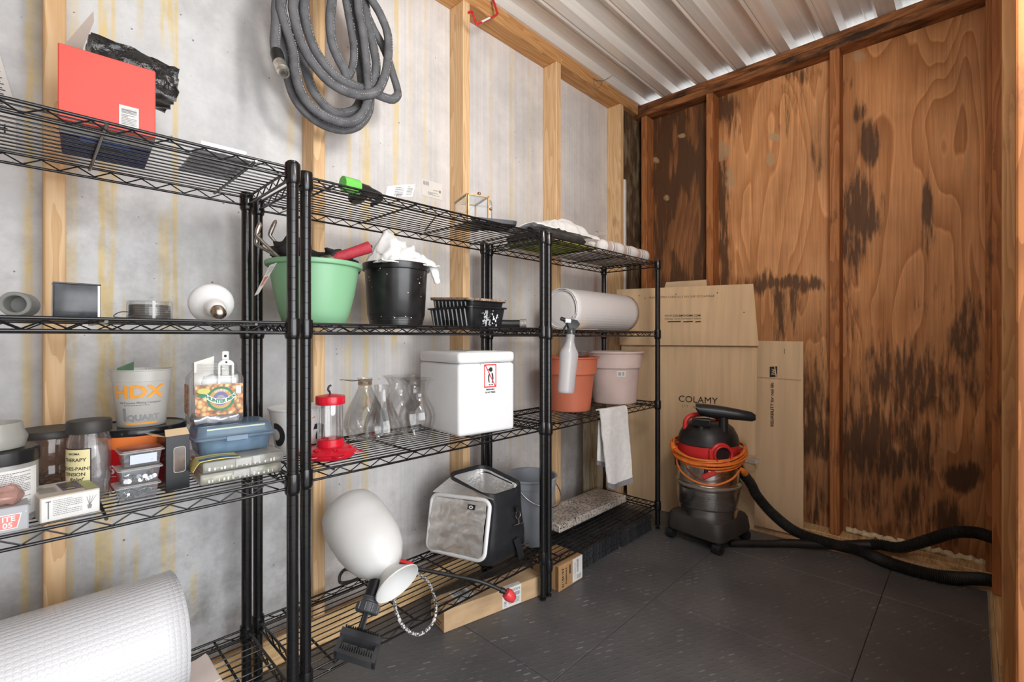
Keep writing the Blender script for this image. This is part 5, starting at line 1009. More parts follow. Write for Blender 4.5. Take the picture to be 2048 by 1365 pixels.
glassware('flared_vase', 'flared glass vase standing clear beside the foam cooler', (.876, 1.262, z), VASE, group='flared glass vases')
glassware('flared_vase', 'flared glass vase standing behind its twin near the wall', (.900, 1.402, z), VASE, group='flared glass vases')
# foam cooler
t = thing('foam_cooler', 'white polystyrene cooler box with lid and do-not-freeze sticker', 'cooler box', (.982, 1.186, z), R(-7))
fm = pm('polystyrene', (.80, .805, .815), .62, var=.03, scale=8, bump=.12, bscale=260); w, d, h = .232, .262, .274
q = MB(); q.rbox((0, 0, 0), (w, d, .2355), .012, 3); q.build('body', fm, t, 40); q = MB(); q.rbox((-.001, -.001, .2365), (w + .001, d + .001, h), .012, 3); ld = q.build('lid', fm, t, 40)
q = MB(); q.rbox((.05, .03, h - .001), (.18, .19, h + .0015), .001, 1); q.build('lid_panel', pm('foam_cream2', (.78, .77, .73), .6, var=.04), ld)
fn = plane_fn((0, 0, 0), (1, 0, 0), (0, 0, 1), .0010); f2 = plane_fn((0, 0, 0), (1, 0, 0), (0, 0, 1), .0016); f3 = plane_fn((0, 0, 0), (1, 0, 0), (0, 0, 1), .0022)
q = MB(); put_rect(q, fn, .086, .118, .158, .236); lb = q.build('sticker', pm('sticker_white', (.86, .86, .86), .45, var=.02), t, 0, fix=False)
X0_, X1_, Y0_, Y1_ = .099, .150, .154, .232; q = MB(); b2 = .004
for r_ in ((X0_, Y0_, X1_, Y0_ + b2), (X0_, Y1_ - b2, X1_, Y1_), (X0_, Y0_, X0_ + b2, Y1_), (X1_ - b2, Y0_, X1_, Y1_)): put_rect(q, f2, *r_)
q.build('red_frame', red_ink, lb, 0, fix=False)
q = MB(); cx = .1265
disc(q, f2, cx, .214, .0078); put_poly(q, f2, [(cx - .006, .216), (cx - .015, .2145), (cx - .006, .2115)])
put_poly(q, f2, [(cx - .006, .205), (cx - .011, .193), (cx - .011, .178), (cx - .007, .168), (cx - .005, .172), (cx - .0065, .185), (cx - .004, .200)]); put_poly(q, f2, [(cx + .004, .206), (cx + .010, .198), (cx + .0115, .184), (cx + .008, .168), (cx + .004, .168), (cx + .0065, .185), (cx + .003, .200)])
put_rect(q, f2, cx - .008, .161, cx - .001, .1645); put_rect(q, f2, cx + .002, .161, cx + .009, .1645); q.build('bird_symbol', ink, lb, 0, fix=False)
q = MB(); put_poly(q, f3, [(X0_ + .002, Y1_ - .001), (X0_ + .006, Y1_ - .001), (X1_ - .002, Y0_ + .002), (X1_ - .006, Y0_ + .002)]); q.build('red_slash', red_ink, lb, 0, fix=False)
q = MB(); put_text(q, f2, 'PERISHABLE', .0072, .1245, .147, .93, bold=.00035); put_text(q, f2, 'DO NOT FREEZE', .0072, .1245, .1375, .78, bold=.00035); q.build('lettering', ink, lb, 0, fix=False)
q = MB(); put_rect(q, f2, .082, .2352, .098, .237); put_rect(q, f2, .146, .2372, .168, .239); q.build('seam_scuff', grey_ink, lb, 0, fix=False)
# ---- bottom shelf, second unit: sprayer, pump, cooler bag
z = ZB[0]
F_ = at(795, 1168, Y=1.145); B_ = at(690, 1012, Y=1.412); ax = (F_ - B_).normalized(); L_ = (F_ - B_).length
mm = Matrix.Translation(B_) @ ax.to_track_quat('Z', 'Y').to_matrix().to_4x4()
t = thing('garden_sprayer', 'white pump sprayer standing upside down on its black handle', 'sprayer', (0, 0, 0))
wt = pm('natural_polyethylene', (.73, .73, .715), .35, var=.02, sss=.25)
k = L_ / .295
q = MB(); q.lathe([(.001, .010), (.040, .008), (.052, .0), (.066, .003), (.082, .018), (.0915, .045), (.0950, .085), (.0935, .135), (.088, .170), (.075, .205), (.055, .232), (.036, .247), (.031, .254), (.034, .262), (.046, .275), (.060, .288), (.0665, .294), (.0655, .297), (.058, .291), (.040, .276), (.020, .268), (.001, .266)], 56, m=mm @ Matrix.Scale(k, 4, V((0, 0, 1)))); q.build('tank', wt, t, 50)
q = MB(); inv = mm.inverted()
def tank_fn(ang, lift=.0012):
    def fn(x, y):
        zz = y; r_ = .0950 - .9 * (zz - .085) ** 2 + lift if zz > .02 else .09
        a = ang + x / .095; return tuple(mm @ V((r_ * cos(a), r_ * sin(a), zz * k)))
    return fn
def ang_of(p): l = inv @ V(p); return math.atan2(l.y, l.x)
cen = B_.lerp(F_, .4); view = (V((0, 0, CAMZ)) - cen).normalized(); ar = ang_of(cen + view.cross(ax) * -1); av = ang_of(cen + view)
sgn = 1
aL, aR = ang_of(at(700, 1130, Y=1.30)), ang_of(at(785, 1040, Y=1.36))
fnR, fnL = tank_fn(aR), tank_fn(aL)
q = MB(); put_rect(q, fnR, -.008, .022, .008, .034, 4)
for i in range(5): put_rect(q, fnR, -.006, .048 + .012 * i, .006, .054 + .012 * i, 3)
q.build('scale_print', pm('sprayer_ink', (.05, .048, .045), .5), t, 0, fix=False)
q = MB()
for i in range(14):
    a = 2 * pi * i / 14; b2 = 2 * pi * (i + 1) / 14; put_poly(q, fnL, [(.011 * cos(a), .085 + .026 * sin(a)), (.011 * cos(b2), .085 + .026 * sin(b2)), (.007 * cos(b2), .085 + .019 * sin(b2)), (.007 * cos(a), .085 + .019 * sin(a))])
put_rect(q, fnL, -.002, .075, .007, .105); q.build('logo_print', MT['sprayer_ink'], t, 0, fix=False)
# wand: grip, tube, red nozzle resting on the front rail
T0 = at(792, 1127, Y=1.345); T1 = at(838, 1139, Y=1.29); T2 = at(962, 1168, Y=1.147); T3 = at(1008, 1183, Y=1.105); T4 = at(1040, 1210, Y=1.075)
q = MB(); q.tube([T0, T0.lerp(T1, .6), T1], [(.013, .010), (.012, .010), .007], 12); q.build('wand_grip', blkp, t, 50)
q = MB(); d_ = (T1 - T0); q.tube([T0 + d_ * .15 + V((0, 0, .012)), T0 + d_ * .75 + V((0, 0, .011))], [(.006, .004), (.006, .004)], 10); q.build('trigger', pm('red_trigger', (.66, .03, .03), .35), t, 50)
q = MB(); q.tube(catmull([T1, T1.lerp(T2, .5) + V((0, 0, .004)), T2 + V((0, 0, .006)), T3], 6), .0062, 12); q.tube([T3.lerp(T2, .16), T3], .0092, 14); q.tube([T3, T3.lerp(T4, .35)], [.0075, .0075], 12); q.build('wand_tube', blkp, t, 50)
dn = (T4 - T3).normalized(); q = MB(); q.tube([T3 + dn * s_ for s_ in (.006, .009, .020, .036, .044, .047)], [.010, .0165, .0195, .0165, .0125, .006], 20); q.build('nozzle', pm('red_nozzle', (.78, .06, .07), .3, var=.1, scale=50), t, 40)
br = bpy.data.materials.new('braided_hose'); br.use_nodes = True; nt = br.node_tree; b = nt.nodes['Principled BSDF']
tc = nt.nodes.new('ShaderNodeTexCoord'); vo = nt.nodes.new('ShaderNodeTexVoronoi'); vo.inputs['Scale'].default_value = 210; lk(nt, tc.outputs['Object'], vo.inputs['Vector']); rp = nt.nodes.new('ShaderNodeValToRGB'); lk(nt, vo.outputs['Distance'], rp.inputs[0]); rp.color_ramp.elements[0].position = .35; rp.color_ramp.elements[0].color = (.72, .71, .68, 1); rp.color_ramp.elements[1].position = .62; rp.color_ramp.elements[1].color = (.05, .05, .05, 1); lk(nt, rp.outputs[0], b.inputs['Base Color']); b.inputs['Roughness'].default_value = .35
q = MB(); q.tube(catmull([at(*p[:2], Y=p[2]) for p in ((818, 1138, 1.315), (850, 1158, 1.245), (866, 1186, 1.185), (872, 1222, 1.132), (862, 1252, 1.118), (836, 1270, 1.112), (809, 1256, 1.118), (793, 1226, 1.132), (790, 1196, 1.19), (797, 1168, 1.25), (792, 1150, 1.30))], 8), .0048, 10); q.build('braided_hose', br, t, 50)
q = MB(); q.tube(catmull([at(*p[:2], Y=p[2]) for p in ((706, 1142, 1.36), (690, 1140, 1.38), (680, 1152, 1.39), (681, 1166, 1.38), (700, 1164, 1.36), (716, 1158, 1.34))], 6), .0048, 10); q.build('braided_hose', pm('dark_braid', (.06, .06, .06), .4, var=.6, scale=200), t, 50)
# pump, out of the tank
P0 = at(751, 1170, Y=1.205); P1 = at(722, 1258, Z=z + .030); dv = (P1 - P0); Lp = dv.length
q = MB(); q.tube([P0 + dv * s_ for s_ in (-.25, .30)], .0205, 22); q.build('cylinder', blkp, t, 50)
q = MB(); pl_ = [P0 + dv * s_ for s_ in (.28, .30, .33, .34, .37, .38, .41, .44, .64, .66, .67)]; q.tube(pl_, [.020, .023, .023, .021, .021, .023, .023, .029, .031, .029, .014], 26); q.build('screw_cap', pm('grey_black_plastic', (.065, .068, .074), .38, var=.15), t, 35)
q = MB()
for k_ in range(10):
    a = 2 * pi * k_ / 10; uu = dv.normalized().orthogonal().normalized(); ww = dv.normalized().cross(uu); o_ = (uu * cos(a) + ww * sin(a)) * .0305; q.tube([P0 + dv * .46 + o_, P0 + dv * .63 + o_], .0025, 6)
q.build('grip_rib', MT['grey_black_plastic'], t, 50)
q = MB(); un = dv.normalized(); vn = un.cross(V((0, 0, 1)))
for a in (0, pi / 2): m_ = V((0, 0, 1)) * cos(a) + vn * sin(a); q.tube([P0 + dv * .55, P1 + dv * .05], [(.0095, .0030)] * 2, 8, flat=m_)
q.build('piston_rod', blkp, t, 40)
hz = z + .018; c4 = [at(*p, Z=hz) for p in ((690, 1262), (760, 1281), (752, 1337), (664, 1308))]; O = c4[0]; U = ((c4[1] - c4[0]) + (c4[2] - c4[3])) / 2; Vv = ((c4[3] - c4[0]) + (c4[2] - c4[1])) / 2; O = (c4[0] + c4[1] + c4[2] + c4[3]) / 4
def hp(a, b2, zz=0): return tuple(O + U * a + Vv * b2 + V((0, 0, zz)))
def hbox(q, a0_, b0_, a1_, b1_, z0_, z1_):
    vv = [hp(a, b2, zz) for zz in (z0_, z1_) for b2 in (b0_, b1_) for a in (a0_, a1_)]; q.add(vv, [(0, 2, 3, 1), (4, 5, 7, 6), (0, 1, 5, 4), (2, 6, 7, 3), (0, 4, 6, 2), (1, 3, 7, 5)])
q = MB(); hbox(q, -.5, -.40, .5, -.12, -.006, .016); hbox(q, -.42, -.5, .42, -.40, -.002, .012); hbox(q, -.5, -.12, -.42, .5, -.006, .010); hbox(q, .42, -.12, .5, .5, -.006, .010); hd = q.build('handle', MT['grey_black_plastic'], t, 0)
q = MB(); hbox(q, -.5, .34, .5, .5, -.008, .008); q.build('handle_bar', MT['grey_black_plastic'], hd, 0)
for i in range(15):
    q = MB(); x = -.41 + .82 * i / 14; hbox(q, x - .014, .10, x + .014, .36, -.006, .009); q.build('handle_rib', MT['grey_black_plastic'], hd, 0); q = MB(); hbox(q, x - .016, -.50, x + .016, -.42, .010, .018); q.build('handle_tooth', blkp, hd, 0)
# cooler bag
t = thing('cooler_bag', 'black insulated cooler bag with its silver lined lid hanging open', 'bag', (0, 0, 0))
bagc = pm('black_nylon', (.017, .018, .021), .48, var=.15, scale=30, bump=.12, bscale=300)
x0, x1, y0, y1, zt = 1.118, 1.322, 1.200, 1.436, .432
def bagring(zz, gx=0.0, r_=.045, bulge=0.0, lift=0):
    out = []
    for a, b2 in rpoly(x1 - x0 + 2 * gx, y1 - y0 + 2 * gx, r_, 6, (x0 + x1) / 2, (y0 + y1) / 2):
        n_ = nz(a * 12, b2 * 12, zz * 9); yb = (b2 - y0) / (y1 - y0); out.append((a + bulge * .010 * n_, b2 + bulge * .010 * nz(a * 12, b2 * 12, zz * 9 + 5), zz + lift * (.035 * max(0, yb) - .018 * math.exp(-((a - (x0 + x1) / 2) / .05) ** 2) * (1 - yb))))
    return out
q = MB(); q.ring_loft([bagring(z + .001, -.022, .04), bagring(z + .004, -.010, .04), bagring(z + .03, .004, .045, 1), bagring(z + .09, .008, .045, 1.3), bagring(z + .16, .004, .045, 1.5), bagring(zt - .05, .0, .045, 1, .6), bagring(zt - .02, -.002, .045, .5, 1), bagring(zt, -.004, .045, 0, 1), bagring(zt, -.010, .04, 0, 1), bagring(zt - .02, -.014, .04, 0, .8)], cap1=False); q.build('shell', bagc, t, 60)
q = MB(); rr = [bagring(zt - .012, -.013, .04, 0, 1), bagring(zt - .05, -.020, .04, 2.2, .6), bagring(zt - .10, -.022, .04, 2.5, .3), bagring(zt - .17, -.026, .04, 2.5), bagring(z + .02, -.030, .04, 1)]; q.ring_loft(rr, cap0=False); q.build('foil_lining', foil, t, 60)
fl4 = [V((1.066, 1.437, .408)), V((1.098, 1.146, .441)), V((1.058, 1.136, .246)), V((1.036, 1.432, .206))]
def flapf(u, v, o_=0.0):
    p = (fl4[0] * (1 - u) + fl4[1] * u) * (1 - v) + (fl4[3] * (1 - u) + fl4[2] * u) * v
    return p + V((-1, -.12, .12)) * (o_ + .010 * sin(pi * u) * sin(pi * v))
nrm = V((-1, -.12, .15)).normalized(); ro = rpoly(1.0, 1.0, .13, 6, .5, .5)
q = MB(); outl = [flapf(a, b2) for a, b2 in ro]; q.ring_loft([[tuple(p + nrm * -.008) for p in outl], [tuple(p + nrm * .004) for p in outl]]); lid = q.build('lid_panel', bagc, t, 40)
q = MB(); q.sheet(lambda u, v: (tuple(flapf(.06 + .88 * u, .06 + .88 * v, .005) + nrm * (.005 + .006 * nz(u * 5 + v * 2, v * 6, 2) + .004 * abs(nz(u * 9, v * 11, 5)))), tuple(nrm)), 30, 30, .002); q.build('lid_lining', foil, lid, 60)
q = MB(); pr = [flapf(.5 + (a - .5) * .95, .5 + (b2 - .5) * .95, .006) for a, b2 in ro]; q.tube(pr, (.0075), 8, True); q.build('piping', pm('white_binding', (.78, .79, .80), .6, var=.03), lid, 60)
q = MB(); fnp = lambda x, y: tuple(flapf(x, y, .016)); put_poly(q, fnp, [(.68, .11), (.79, .11), (.79, .19), (.68, .19)]); lb = q.build('brand_tab', ink, lid, 0, fix=False); q = MB(); fnp2 = lambda x, y: tuple(flapf(x, -y, .018)); 
for i in range(10):
    a = 2 * pi * i / 10; b2 = 2 * pi * (i + 1) / 10; put_poly(q, lambda x, y: tuple(flapf(x, y, .018)), [(.735 + .032 * cos(a), .15 + .028 * sin(a)), (.735 + .032 * cos(b2), .15 + .028 * sin(b2)), (.735 + .014 * cos(b2), .15 + .012 * sin(b2)), (.735 + .014 * cos(a), .15 + .012 * sin(a))])
q.build('brand_mark', white_ink, lb, 0, fix=False)
q = MB(); q.sheet(lambda u, v: (tuple((fl4[0] * (1 - u) + fl4[1] * u) * v + V((x0 + .012, y1 - .03 + (y0 + .03 - y1 + .03) * u, zt + .030 * (1 - u) - .004)) * (1 - v)), (-.3, 0, 1)), 10, 4, .002); q.build('hinge_strip', foil, t, 60)
sm_ = pm('chrome', (.75, .75, .74), .15, 1.0, var=.05); sx0 = 1.262
def S3(px_, py_): return at(px_, py_, Y=y0 - .016)
q = MB(); q.sheet(lambda u, v: (tuple(S3(1032, 1078).lerp(S3(1044, 1123), v) + V((.026 * (u - .5), -.004 * sin(pi * v), .006 * (u - .5)))), (0, -1, 0)), 3, 8, .003); q.build('strap', bagc, t, 40)
q = MB(); q.sheet(lambda u, v: (tuple(S3(1034, 1014).lerp(S3(1036, 1024), v) + V((.018 * (u - .5), 0, 0))), (0, -1, 0)), 2, 2, .003); q.build('strap_loop', bagc, t, 40)
q = MB(); C0 = S3(1036, 1030); q.tube([C0 + V((.012 * cos(a), 0, .015 * sin(a))) for a in [2 * pi * i / 20 for i in range(20)]], .0018, 7, True); q.tube([S3(1037, 1038), S3(1038, 1047)], .0022, 8)
for (pa, pb) in (((1028, 1052), (1047, 1046)), ((1034, 1094), (1056, 1086)), ((1037, 1099), (1058, 1092))): q.tube([S3(*pa), S3(*pb)], .0026, 8)
q.build('buckle', sm_, t, 50)
# grey pail (stands on the third unit's bottom shelf)
ZC = SHELVES['C']
c = (1.494, 1.335, ZC[0])
t = thing('grey_pail', 'grey plastic pail standing behind the posts beside the cooler bag', 'pail', c)
q = MB(); q.lathe([(.082, 0), (.085, .003), (.098, .150), (.1025, .235), (.1075, .236), (.1080, .262), (.1130, .264), (.1140, .268), (.1120, .272), (.1040, .270), (.098, .200), (.084, .008), (.001, .007)], 56, cap0=True); q.build('body', pm('grey_bucket', (.27, .29, .32), .38, var=.08, scale=12), t, 40)
q = MB(); q.tube(catmull([(.112, 0, .262), (.105, -.07, .20), (.05, -.116, .17), (-.03, -.122, .17), (-.09, -.075, .20), (-.112, 0, .262)], 6), .0025, 8); q.build('bail', steel, t, 50)
# ---- boxes on the floor under the shelves
t = thing('long_carton', 'long flat cardboard carton on the floor with shipping labels', 'box', (.979, 1.258, 0), R(-11))
w, d, h = .416, .100, .073
q = MB(); q.rbox((0, 0, 0.0005), (w, d, h), .0015, 1); q.build('carton', board, t)
fn = plane_fn((0, 0, 0), (1, 0, 0), (0, 0, 1), .0006); ft = plane_fn((0, 0, h), (1, 0, 0), (0, 1, 0), .0006); fe = plane_fn((0, d, 0), (0, -1, 0), (0, 0, 1), .0006); f2 = plane_fn((0, 0, 0), (1, 0, 0), (0, 0, 1), .0012); ft2 = plane_fn((0, 0, h), (1, 0, 0), (0, 1, 0), .0012)
q = MB(); put_rect(q, fn, .232, .004, .315, .072); put_rect(q, ft, .232, .0, .315, .018); s1 = q.build('shipping_label', paper, t, 0, fix=False)
q = MB(); put_text(q, f2, 'AEADSFEP6', .0125, .278, .060, 1.05, bold=.0002); put_bars(q, f2, .262, .038, .308, .051, 24, 4); put_bars(q, f2, .238, .010, .250, .030, 8, 8, False); micro(q, f2, .258, .012, .306, .032, 4, 6); q.build('label_print', grey_ink, s1, 0, fix=False)
q = MB(); put_rect(q, ft, .062, .018, .135, .090); s1 = q.build('address_label', paper, t, 0, fix=False)
q = MB(); put_bars(q, ft2, .072, .062, .124, .084, 22, 7); micro(q, ft2, .07, .024, .128, .052, 5, 9); q.build('label_print', grey_ink, s1, 0, fix=False)
q = MB(); put_rect(q, ft, 0, .048, .062, .051); put_rect(q, fe, .010, .010, .070, .014); put_rect(q, fe, .020, .022, .080, .026); put_rect(q, fe, .012, .034, .05, .040); tag(q.build('carton_print', pm('brown_ink', (.10, .055, .03), .8), t, 0, fix=False), kind='stuff')
t = thing('taped_carton', 'small taped cardboard box on the floor with a white barcode label', 'box', (1.441, 1.142, 0), R(0))
w, d, h = .152, .135, .098
q = MB(); q.rbox((0, 0, .0005), (w, d, h), .002, 1); q.build('carton', pm('aged_cardboard', (.46, .27, .125), .75, var=.12, scale=10), t)
fn = plane_fn((0, 0, 0), (1, 0, 0), (0, 0, 1), .0006); f2 = plane_fn((0, 0, 0), (1, 0, 0), (0, 0, 1), .0012); ft = plane_fn((0, 0, h), (1, 0, 0), (0, 1, 0), .0006); fe = plane_fn((0, d, 0), (0, -1, 0), (0, 0, 1), .0007)
q = MB(); put_rect(q, fn, .086, .006, .151, .0985); s1 = q.build('barcode_label', paper, t, 0, fix=False)
q = MB(); rot = lambda x, y: f2(.12 - y, .05 + x); put_text(q, rot, 'CLSA RANEAR SURV', .0085, .0, .018, .9); put_bars(q, f2, .113, .040, .125, .090, 22, 5, False); put_bars(q, f2, .113, .012, .142, .030, 12, 6); q.build('label_print', grey_ink, s1, 0, fix=False)
q = MB(); rot = lambda x, y: fn(.046 - y, .049 + x); put_text(q, rot, 'FLAMMABLE', .0125, 0, 0, .95, bold=.0005); put_bars(q, fn, .018, .012, .030, .085, 12, 9, False); put_rect(q, ft, .02, .030, .07, .036); micro(q, ft, .02, .04, .08, .06, 3, 3); put_rect(q, fn, .064, .05, .074, .085); tag(q.build('carton_print', MT['brown_ink'], t, 0, fix=False), kind='stuff')
q = MB(); put_rect(q, fe, .118, .0, .134, .097); put_rect(q, ft, 0, .05, w, .075); q.build('tape', clear('parcel_tape', (.75, .62, .45), .6, .25, (.5, .36, .2), .1, .06), t, 0, fix=False)
# ------------------------------------------------------------------ third unit
# ---- top shelf: cushion, cloths, towel
z = ZC[3]
q = MB(); q.ring_loft([[(a + 1.560, b2 + 1.305, zz) for a, b2 in rpoly(.30 + k, .24 + k, .05, 6)] for k, zz in ((-.05, z + .008), (-.012, z + .011), (.004, z + .024), (-.012, z + .038), (-.06, z + .045))]); o = q.build('seat_cushion', pm('dark_brown_fabric', (.055, .048, .046), .85, var=.2, scale=40, bump=.2, bscale=200), None, 60); tag(o, 'flat dark brown cushion under the white cloth', 'cushion')
q = MB(); q.sheet(lambda u, v: ((1.43 + .34 * u, 1.19 + .24 * v, z + .003 + .0012 * nz(u * 5, v * 5)), (0, 0, 1)), 10, 10, .004); o = q.build('lime_cloth', pm('lime_fabric', (.42, .52, .08), .85, var=.25, scale=16), None, 40); tag(o, 'folded lime green cloth under the dark cushion', 'cloth')
q = MB()
def hc(x, y): return .070 * max(0, 1 - (abs(x - .35) / .75) ** 2.5) * max(0, 1 - abs(y) ** 3) + .020 * max(0, 1 - (abs(x + .55) / .6) ** 2) * max(0, 1 - abs(y) ** 3)
drape(q, (1.580, 1.300, z + .047), .42, .22, .05, 9, .010, 13, .004, 50, 30, .08, hc); o = q.build('white_sheet', whitecloth, None, 60); tag(o, 'loose heap of white cloth on the dark cushion', 'cloth')
tw = bpy.data.materials.new('striped_towelling'); tw.use_nodes = True; nt = tw.node_tree; b = nt.nodes['Principled BSDF']
tc = nt.nodes.new('ShaderNodeTexCoord'); sp = nt.nodes.new('ShaderNodeSeparateXYZ'); lk(nt, tc.outputs['Object'], sp.inputs[0]); ma = nt.nodes.new('ShaderNodeMath'); ma.operation = 'MULTIPLY'; ma.inputs[1].default_value = 7.4; lk(nt, sp.outputs[0], ma.inputs[0]); fr = nt.nodes.new('ShaderNodeMath'); fr.operation = 'FRACT'; lk(nt, ma.outputs[0], fr.inputs[0])
rp = nt.nodes.new('ShaderNodeValToRGB'); lk(nt, fr.outputs[0], rp.inputs[0]); rp.color_ramp.interpolation = 'CONSTANT'; e = rp.color_ramp.elements; e[0].color = (.78, .75, .73, 1); e[1].position = .93; e[1].color = (.78, .75, .73, 1)
for p_, c_ in ((.30, (.56, .44, .38)), (.52, (.78, .75, .73)), (.60, (.36, .35, .37)), (.66, (.78, .75, .73)), (.72, (.36, .35, .37)), (.76, (.78, .75, .73))): k_ = e.new(p_); k_.color = (*c_, 1)
lk(nt, rp.outputs[0], b.inputs['Base Color']); b.inputs['Roughness'].default_value = .95; n_ = nt.nodes.new('ShaderNodeTexNoise'); n_.inputs['Scale'].default_value = 320; lk(nt, tc.outputs['Object'], n_.inputs['Vector']); bp = nt.nodes.new('ShaderNodeBump'); bp.inputs['Strength'].default_value = .5; bp.inputs['Distance'].default_value = .003; lk(nt, n_.outputs['Fac'], bp.inputs['Height']); lk(nt, bp.outputs[0], b.inputs['Normal'])
t = thing('striped_towel', 'white towel with brown and grey stripes rolled on the top shelf', 'towel', (1.83, 1.225, z))
q = MB()
for i, (dy, r_, zz) in enumerate(((0, .031, .034), (.055, .030, .033))):
    pts = [(.008 + .425 * s_ / 24, dy + .006 * nz(s_ * .3, i), zz + .004 * nz(s_ * .5, i + 3)) for s_ in range(25)]; q.tube(pts, [(r_ * (.55 if s_ in (0, 24) else (1 + .16 * nz(s_ * .55, i + 8)))) for s_ in range(25)], 20)
q.build('rolled_fold', tw, t, 60); q = MB(); q.sheet(lambda u, v: ((-.03 + .46 * u, -.02 + .24 * v, .004 + .002 * nz(u * 7, v * 5) + .006 * max(0, nz(u * 3, v * 2, 4))), (0, 0, 1)), 24, 14, .005); q.build('lower_fold', tw, t, 60)
# ---- second shelf: foam roll, spray bottle
z = ZC[2]
fo = bpy.data.materials.new('foam_wrap'); fo.use_nodes = True; nt = fo.node_tree; b = nt.nodes['Principled BSDF']; tc = nt.nodes.new('ShaderNodeTexCoord'); vo = nt.nodes.new('ShaderNodeTexVoronoi'); vo.inputs['Scale'].default_value = 70; vo.inputs['Randomness'].default_value = .1; vo.voronoi_dimensions = '2D'; lk(nt, tc.outputs['UV'], vo.inputs['Vector']); bp = nt.nodes.new('ShaderNodeBump'); bp.inputs['Strength'].default_value = .45; bp.inputs['Distance'].default_value = .003; bp.invert = True; lk(nt, vo.outputs['Distance'], bp.inputs['Height']); lk(nt, bp.outputs[0], b.inputs['Normal']); b.inputs['Base Color'].default_value = (.74, .715, .71, 1); b.inputs['Roughness'].default_value = .5; b.inputs['Subsurface Weight'].default_value = .15; b.inputs['Subsurface Radius'].default_value = (.02, .02, .02)
t = thing('packing_roll', 'thick roll of white packing foam lying on the wire shelf', 'foam roll', (1.715, 1.352, z + .098), 0)
o = roll('rolled_sheet', fo, .54, .098, 2.2, .004, t, 56, .006, None, 1.0, .007, 6); o.rotation_euler = (R(200), 0, 0)
q = MB(); rn = random.Random(2)
q.lathe([(.001, 0), (.03, .003), (.06, .002), (.085, .004), (.091, .012)], 48, m=Matrix.Translation((.004, 0, 0)) @ Matrix.Rotation(R(90), 4, 'Y')); q.build('end_layer', fo, t, 60); q = MB(); q.lathe([(.091, -.012), (.085, .0), (.03, .002), (.001, .0)], 48, m=Matrix.Translation((.532, 0, 0)) @ Matrix.Rotation(R(90), 4, 'Y')); q.build('end_layer', fo, t, 60)
q = MB(); q.sheet(lambda u, v: ((1.70 + .12 * u, 1.22 + .10 * v, z + .003 + .003 * u), (0, 0, 1)), 4, 4, .002); o = q.build('kraft_scrap', pm('pale_kraft', (.72, .54, .32), .8), None, 40); tag(o, 'scrap of tan paper under the packing foam roll', 'paper scrap')
t = thing('spray_bottle', 'translucent spray bottle with black trigger hooked on the shelf rail', 'spray bottle', (1.452, 1.118, .765), R(-30)); t.rotation_euler = (R(-2), R(6), R(-30))
sh = lambda a: 1.0 / max(abs(cos(a)) ** 1.0 * .0 + 1, 1)
def ov(r_, k, zz): return [(r_ * cos(a), r_ * k * sin(a), zz) for a in [2 * pi * i / 36 for i in range(36)]]
q = MB(); q.ring_loft([ov(.027, .75, .0), ov(.0315, .75, .004), ov(.0325, .75, .012), ov(.0335, .75, .075), ov(.0365, .75, .135), ov(.0370, .75, .152), ov(.033, .80, .163), ov(.0235, .9, .178), ov(.0165, 1, .198), ov(.0150, 1, .212), ov(.0165, 1, .216), ov(.0165, 1, .228)]); q.build('bottle', clear('bottle_plastic', (.90, .91, .92), .6, .66, (.76, .77, .79), .25, .05), t, 50)
q = MB(); q.ring_loft([ov(.0170, 1, .226), ov(.0170, 1, .246), ov(.0135, 1, .250)]); q.build('collar', clear('smoke_cap', (.45, .46, .48), .8, .5, (.14, .15, .16), .2, .05), t, 50)
q = MB(); q.ring_loft([[(x, y, zz) for x, y, zz in r_] for r_ in ([(-.012, -.009, .248), (.016, -.009, .248), (.016, .009, .248), (-.012, .009, .248)], [(-.018, -.010, .264), (.026, -.010, .258), (.026, .010, .258), (-.018, .010, .264)], [(-.034, -.009, .276), (.032, -.009, .270), (.032, .009, .270), (-.034, .009, .276)], [(-.030, -.006, .286), (.020, -.006, .284), (.020, .006, .284), (-.030, .006, .286)])]); q.build('head', pm('smoke_plastic', (.045, .05, .055), .3, var=.1), t, 40)
q = MB(); q.tube([(-.030, 0, .280), (-.046, 0, .283)], .0075, 12); q.build('nozzle', blkp, t, 50)
q = MB(); q.rbox((-.030, -.0098, .268), (-.006, .0098, .284), .002, 1); q.build('head_label', white_ink, t); q = MB(); q.tube(catmull([(-.020, 0, .262), (-.028, 0, .248), (-.030, 0, .232), (-.036, 0, .222)], 5), [(.0035, .007)] * 15 + [(.003, .006)], 8, flat=(1, 0, 0)); q.build('trigger', MT['smoke_plastic'], t, 50)
# ---- third shelf: pots, saucer, towel
z = ZC[1]
def pot(name, label, c, prof, mat):
    q = MB(); q.lathe(prof, 64, cap0=True); t = thing(name, label, 'plant pot', c); q.build('pot', mat, t, 30); return t
terra = pm('terracotta_plastic', (.56, .155, .085), .5, var=.06, scale=6)
t = pot('clay_pot', 'terracotta coloured plastic plant pot behind the spray bottle', (1.757, 1.332, z), [(.092, 0), (.095, .003), (.112, .160), (.1135, .164), (.1200, .1645), (.1225, .168), (.1275, .232), (.1285, .235), (.1360, .236), (.1370, .239), (.1360, .242), (.1250, .241), (.110, .165), (.091, .008), (.001, .007)], terra)
t = pot('faded_pot', 'larger faded pink plastic plant pot with a price sticker', (2.124, 1.320, z), [(.104, 0), (.107, .003), (.121, .172), (.1225, .176), (.1290, .1765), (.1315, .180), (.1370, .246), (.138, .250), (.1465, .251), (.1475, .255), (.1460, .259), (.1340, .257), (.119, .175), (.102, .008), (.001, .007)], pm('faded_pink', (.64, .50, .46), .6, var=.07, scale=9, bump=.05, bscale=30))
